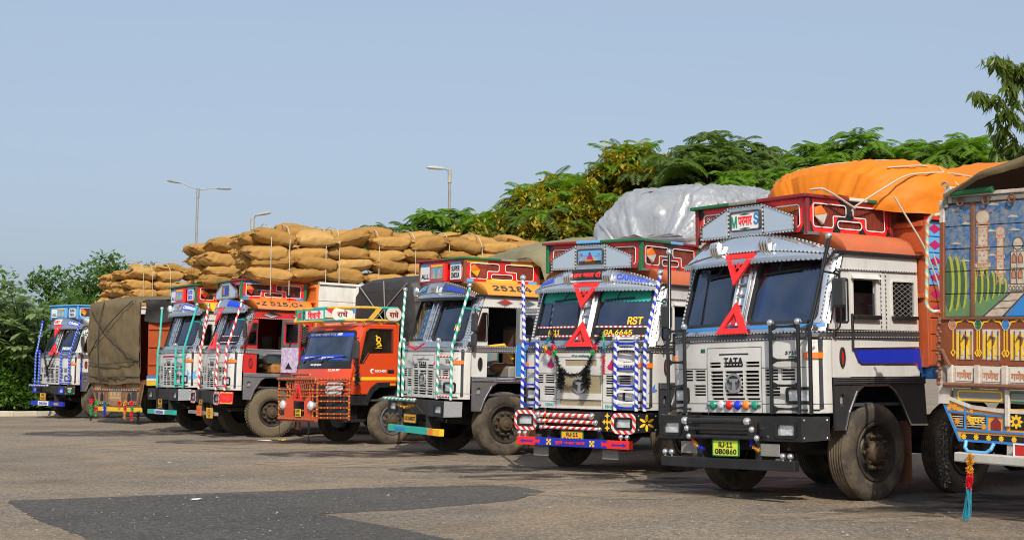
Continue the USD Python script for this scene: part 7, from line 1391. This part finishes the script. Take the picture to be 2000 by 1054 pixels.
def leafy(rs_, c, rad, n, size, m, shell=.55, flat_=1.0):
    d = rs_.normal(size=(n, 3)); d /= np.linalg.norm(d, axis=1, keepdims=True); r = (shell + (1 - shell) * rs_.uniform(0, 1, (n, 1)) ** .6); P_ = c + d * r * np.array(rad)
    for p_ in P_:
        dd, s, u = basis(rs_.normal(size=3) * np.array([1, 1, .6]) + np.array([0, 0, .15])); L = size * rs_.uniform(.7, 1.3); m.add([p_, p_ + s * L * .28 + dd * L * .5, p_ + dd * L, p_ - s * L * .28 + dd * L * .5], [[0, 1, 2], [0, 2, 3]])
def broad_tree(label, px, D, py, rx, depth, seed, n=9500, size=.28, mats=('small_leaf', 'small_leaf_light'), spike=False):
    rs_ = np.random.RandomState(seed); x, y, zt = FT(px, D, py); t = thing('tree', label, 'tree', (x, y, 0), 0, 'trees beyond the hedge'); ms = [MB(), MB()]; ctr = []
    for k in range(24):
        a = rs_.uniform(0, 6.28); q_ = rs_.uniform(0, 1) ** .5; c = np.array([math.cos(a) * q_ * rx, math.sin(a) * q_ * rx * .8, zt - .5 - depth * (q_ * .5 + rs_.uniform(0, .5))]); ctr.append(c)
    ctr[0] = np.array([0, 0, zt - .75])
    for k, c in enumerate(ctr):
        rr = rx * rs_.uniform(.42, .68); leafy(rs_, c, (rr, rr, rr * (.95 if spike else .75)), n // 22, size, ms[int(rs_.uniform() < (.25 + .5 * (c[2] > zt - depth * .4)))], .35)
    for _ in range(70):
        c = ctr[rs_.randint(24)] + rs_.normal(size=3) * rx * .30; c[2] = min(c[2], zt); leafy(rs_, c, (.28, .28, .34), 16, size, ms[rs_.randint(2)], .1)
    part(t, 'crown', ms[0], mats[0], kind='stuff'); part(t, 'crown', ms[1], mats[1], kind='stuff')
    trunk(t, None, [(0, 0, 0), (.1, 0, zt * .5), (0, 0, zt - .8)], .15, 'dark_bark', [((0, 0, zt * .55), tuple(c), .05) for c in ctr])
for i, (px, D, py, rx, dep, lb, kw) in enumerate((
    (-20, 62, 522, 2.0, 5.0, 'bushy dark green tree at the left edge above the plumeria', {}), (95, 66, 520, 1.9, 5.2, 'bushy tree beyond the hedge, second from the left edge', {}), (165, 70, 512, 1.9, 5.0, 'bushy tree above the lorry wound with blue rope', {}),
    (210, 72, 488, 1.3, 5.0, 'narrow tree with the highest pointed top beside the left sack pile', dict(spike=True, n=6000)), (255, 78, 503, 1.3, 4.0, 'small rounded tree peeping over the left sack pile', dict(n=3000)), (293, 80, 497, .6, 2.2, 'thin wispy tree top rightmost above the left sack pile', dict(n=900)), (40, 58, 580, 2.2, 5, 'low dense tree behind the plumeria', dict(n=9000)), (140, 58, 585, 2.2, 5, 'low dense tree behind the lorry wound with blue rope', dict(n=9000)))):
    broad_tree(lb, px, D, py, rx, dep, 300 + i, **kw)
# hedge
rs_ = np.random.RandomState(9); hd = thing('hedge', 'dense leafy green hedge behind the kerb at the left edge', 'hedge', (-16.5, 47.6, 0)); ms = [MB(), MB()]
N = 15000
for i in range(N):
    u = rs_.uniform(-5.5, 2.75); zt = 2.35 + .35 * math.sin(u * 2.1) + .25 * math.sin(u * 5.3 + 1); z = zt * rs_.uniform(0.02, 1) ** .8; bulge = .30 * meshkit.noise(np.array([u * 1.6, z * 1.8, 3.3])) + .55 * (z / zt) ** 2 * .8
    yv = .15 + bulge + rs_.uniform(0, 1) ** 2 * .45 if rs_.uniform() < .8 else rs_.uniform(.3, 1.6); zz = z if yv < 1.0 else zt - rs_.uniform(0, .25)
    p_ = np.array([u, yv + .12 * u * (u < -1) * -1 * .9 - .55 + .25 + (max(0, u - 1.9) * 1.2), zz + .13]); dd, s, up = basis(rs_.normal(size=3) + np.array([0, -.7, .3])); L = rs_.uniform(.11, .20)
    ms[int(rs_.uniform() < .35)].add([p_, p_ + s * L * .33 + dd * L * .5, p_ + dd * L, p_ - s * L * .33 + dd * L * .5], [[0, 1, 2], [0, 2, 3]])
part(hd, 'foliage', ms[0], 'hedge_leaf', kind='stuff'); part(hd, 'foliage', ms[1], 'small_leaf', kind='stuff')
m = MB()
for i in range(40): u = -5.3 + .2 * i; m.tube([(u, .6 + .3 * rs_.uniform() + max(0, -u - 1) * .1, 0), (u + rs_.uniform(-.2, .2), .6 + max(0, -u - 1) * .1, 2.0)], .025, 5)
part(hd, 'stem', m, 'dark_bark')
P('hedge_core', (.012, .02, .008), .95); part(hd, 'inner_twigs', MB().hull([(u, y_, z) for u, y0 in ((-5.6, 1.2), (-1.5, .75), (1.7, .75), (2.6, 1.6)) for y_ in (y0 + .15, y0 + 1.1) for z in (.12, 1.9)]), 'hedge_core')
# plumeria shrub in front of the trees
rs_ = np.random.RandomState(12); sh = thing('plumeria_shrub', 'plumeria shrub with rosettes of long pale leaves at the left edge', 'shrub', (-15.55, 48.4, 0)); m = MB(); nl = 0; rest = MB()
tips = [(rs_.uniform(-1.6, 1.3), rs_.uniform(-1.6, -.1), 0) for _ in range(64)]
tips = [(a, b, 4.05 - .55 * abs(a + .3) ** 1.5 - rs_.uniform(0, 1.7)) for a, b, c in tips]
for k, tp in enumerate(tips):
    tp = np.array(tp); m.tube([(tp[0] * .25, .5, .1), (tp[0] * .7, .3, tp[2] * .6), (tp[0] * .95, tp[1] * .7, tp[2] - .4), tuple(tp)], [.03, .022, .018, .014], 5)
    n = rs_.randint(9, 14); a0 = rs_.uniform(0, 6)
    for i in range(n):
        az = a0 + i * 2.4; el = rs_.uniform(-.25, .9); h = np.array([math.cos(az) * math.cos(el), math.sin(az) * math.cos(el), math.sin(el)]); s = nrm(np.cross(h, [0, 0, 1.0])); up = np.cross(s, h); L = rs_.uniform(.42, .60); W_ = L * .18
        dr = lambda t: tp + h * L * t + np.array([0, 0, -.35 * L * t * t])
        v = [dr(.05), dr(.35) + s * W_ * .75 + up * .012, dr(.35) - s * W_ * .75 + up * .012, dr(.7) + s * W_ + up * .012, dr(.7) - s * W_ + up * .012, dr(1.0), dr(.35), dr(.7)]; f = [[0, 1, 6], [0, 6, 2], [1, 3, 7], [1, 7, 6], [2, 6, 7], [2, 7, 4], [3, 5, 7], [4, 7, 5]]
        if nl < 290 and tp[1] < -.5: part(sh, 'leaf', MB().add(v, f), 'plumeria_leaf'); nl += 1
        else: rest.add(v, f)
part(sh, 'foliage', rest, 'plumeria_leaf', kind='stuff'); part(sh, 'branch', m, 'dark_bark')
# drooping branch at the upper right
rs_ = np.random.RandomState(31); x0, y0, _ = FT(2120, 24, 400); tr = thing('tree', 'tall tree with hanging narrow leaves reaching in at the upper right corner', 'tree', (x0, y0, 0)); W0 = np.array([x0, y0, 0])
q = lambda px, py, dy=0: np.array(FT(px, 24 + dy, py)) - W0
main = [q(2120, 420), q(2060, 330), q(2020, 240), q(2010, 150), q(2035, 60)]
tw = [([q(2040, 285), q(1990, 235), q(1950, 190), q(1905, 180)], .02), ([q(2020, 240), q(1985, 180), q(1965, 120), q(1945, 100)], .018), ([q(2015, 180), q(1995, 130), q(1985, 112)], .015), ([q(2040, 330), q(1990, 280), q(1960, 225)], .014), ([q(2060, 370), q(2000, 330), q(1965, 300)], .02), ([q(2060, 380), q(1995, 310), q(1975, 255)], .015), ([q(2090, 400), q(2010, 350), q(1960, 325), q(1925, 318)], .02), ([q(2080, 340), q(2030, 260), q(1998, 230)], .015), ([q(2050, 200), q(2015, 130), q(1998, 120)], .012)]
m = MB(); m.tube([(0, 0, 0), tuple(main[0] * np.array([.6, .6, .5])), *map(tuple, main)], [.16, .13, .10, .08, .055, .035, .02], 8); part(tr, 'trunk', m, 'bark', 40); m = MB(); leaves = []
for pts, r in tw:
    pts = np.array(pts); pts[:, 1] += np.linspace(0, 1, len(pts)) * rs_.uniform(-.7, .7); m.tube(pts, np.linspace(r, .004, len(pts)), 5); Ls = np.linspace(0, len(pts) - 1, 60)
    for k in range(24):
        s_ = rs_.uniform(.25, 1) * (len(pts) - 1); b = np.array([np.interp(s_, range(len(pts)), pts[:, j]) for j in range(3)]); e = b + rs_.normal(size=3) * np.array([.10, .12, .06]) + np.array([0, 0, -.03]); m.tube([b, e], .0035, 3)
        for i in range(rs_.randint(6, 11)):
            p_ = b + (e - b) * rs_.uniform(.3, 1) + rs_.normal(size=3) * .02; d = nrm(np.array([rs_.normal() * .42, rs_.normal() * .42, -1])); s = nrm(np.cross(d, rs_.normal(size=3))); L = rs_.uniform(.15, .28); W_ = .028; n_ = np.cross(d, s)
            leaves.append(([p_, p_ + d * L * .4 + s * W_, p_ + d * L + n_ * L * .1, p_ + d * L * .4 - s * W_], [[0, 1, 2], [0, 2, 3]]))
part(tr, 'branch', m, 'bark'); rest = MB(); ids = rs_.permutation(len(leaves))
for k, i in enumerate(ids):
    if k < 260: part(tr, 'leaf', MB().add(*leaves[i]), 'droop_leaf')
    else: rest.add(*leaves[i])
part(tr, 'foliage', rest, 'droop_leaf', kind='stuff')
# litter on the lot
for (x, y, w, c, lb) in ((-4.45, 29.9, .10, 'yellow_sticker', 'crumpled yellow wrapper beside the dusty front wheel'), (-4.75, 29.6, .16, 'cream_paint', 'thin pale paper strip on the asphalt before the dusty front wheel'), (2.3, 18.2, .07, 'pink_paint', 'small pink scrap left of the wheel behind plate 0860'), (-3.28, 16.1, .07, 'white_sticker', 'small white scrap on the dark asphalt patch'), (-5.0, 22.5, .05, 'white_sticker', 'tiny white scrap on the grey asphalt at the left')):
    rs_ = np.random.RandomState(int(abs(x * 100))); m = MB(); m.hull(np.array([[w * rs_.uniform(-1, 1), w * .5 * rs_.uniform(-1, 1), .014 + .02 * rs_.uniform()] for _ in range(9)])); t = thing('litter', lb, 'litter', (x, y, 0)); part(t, 'scrap', m, c)
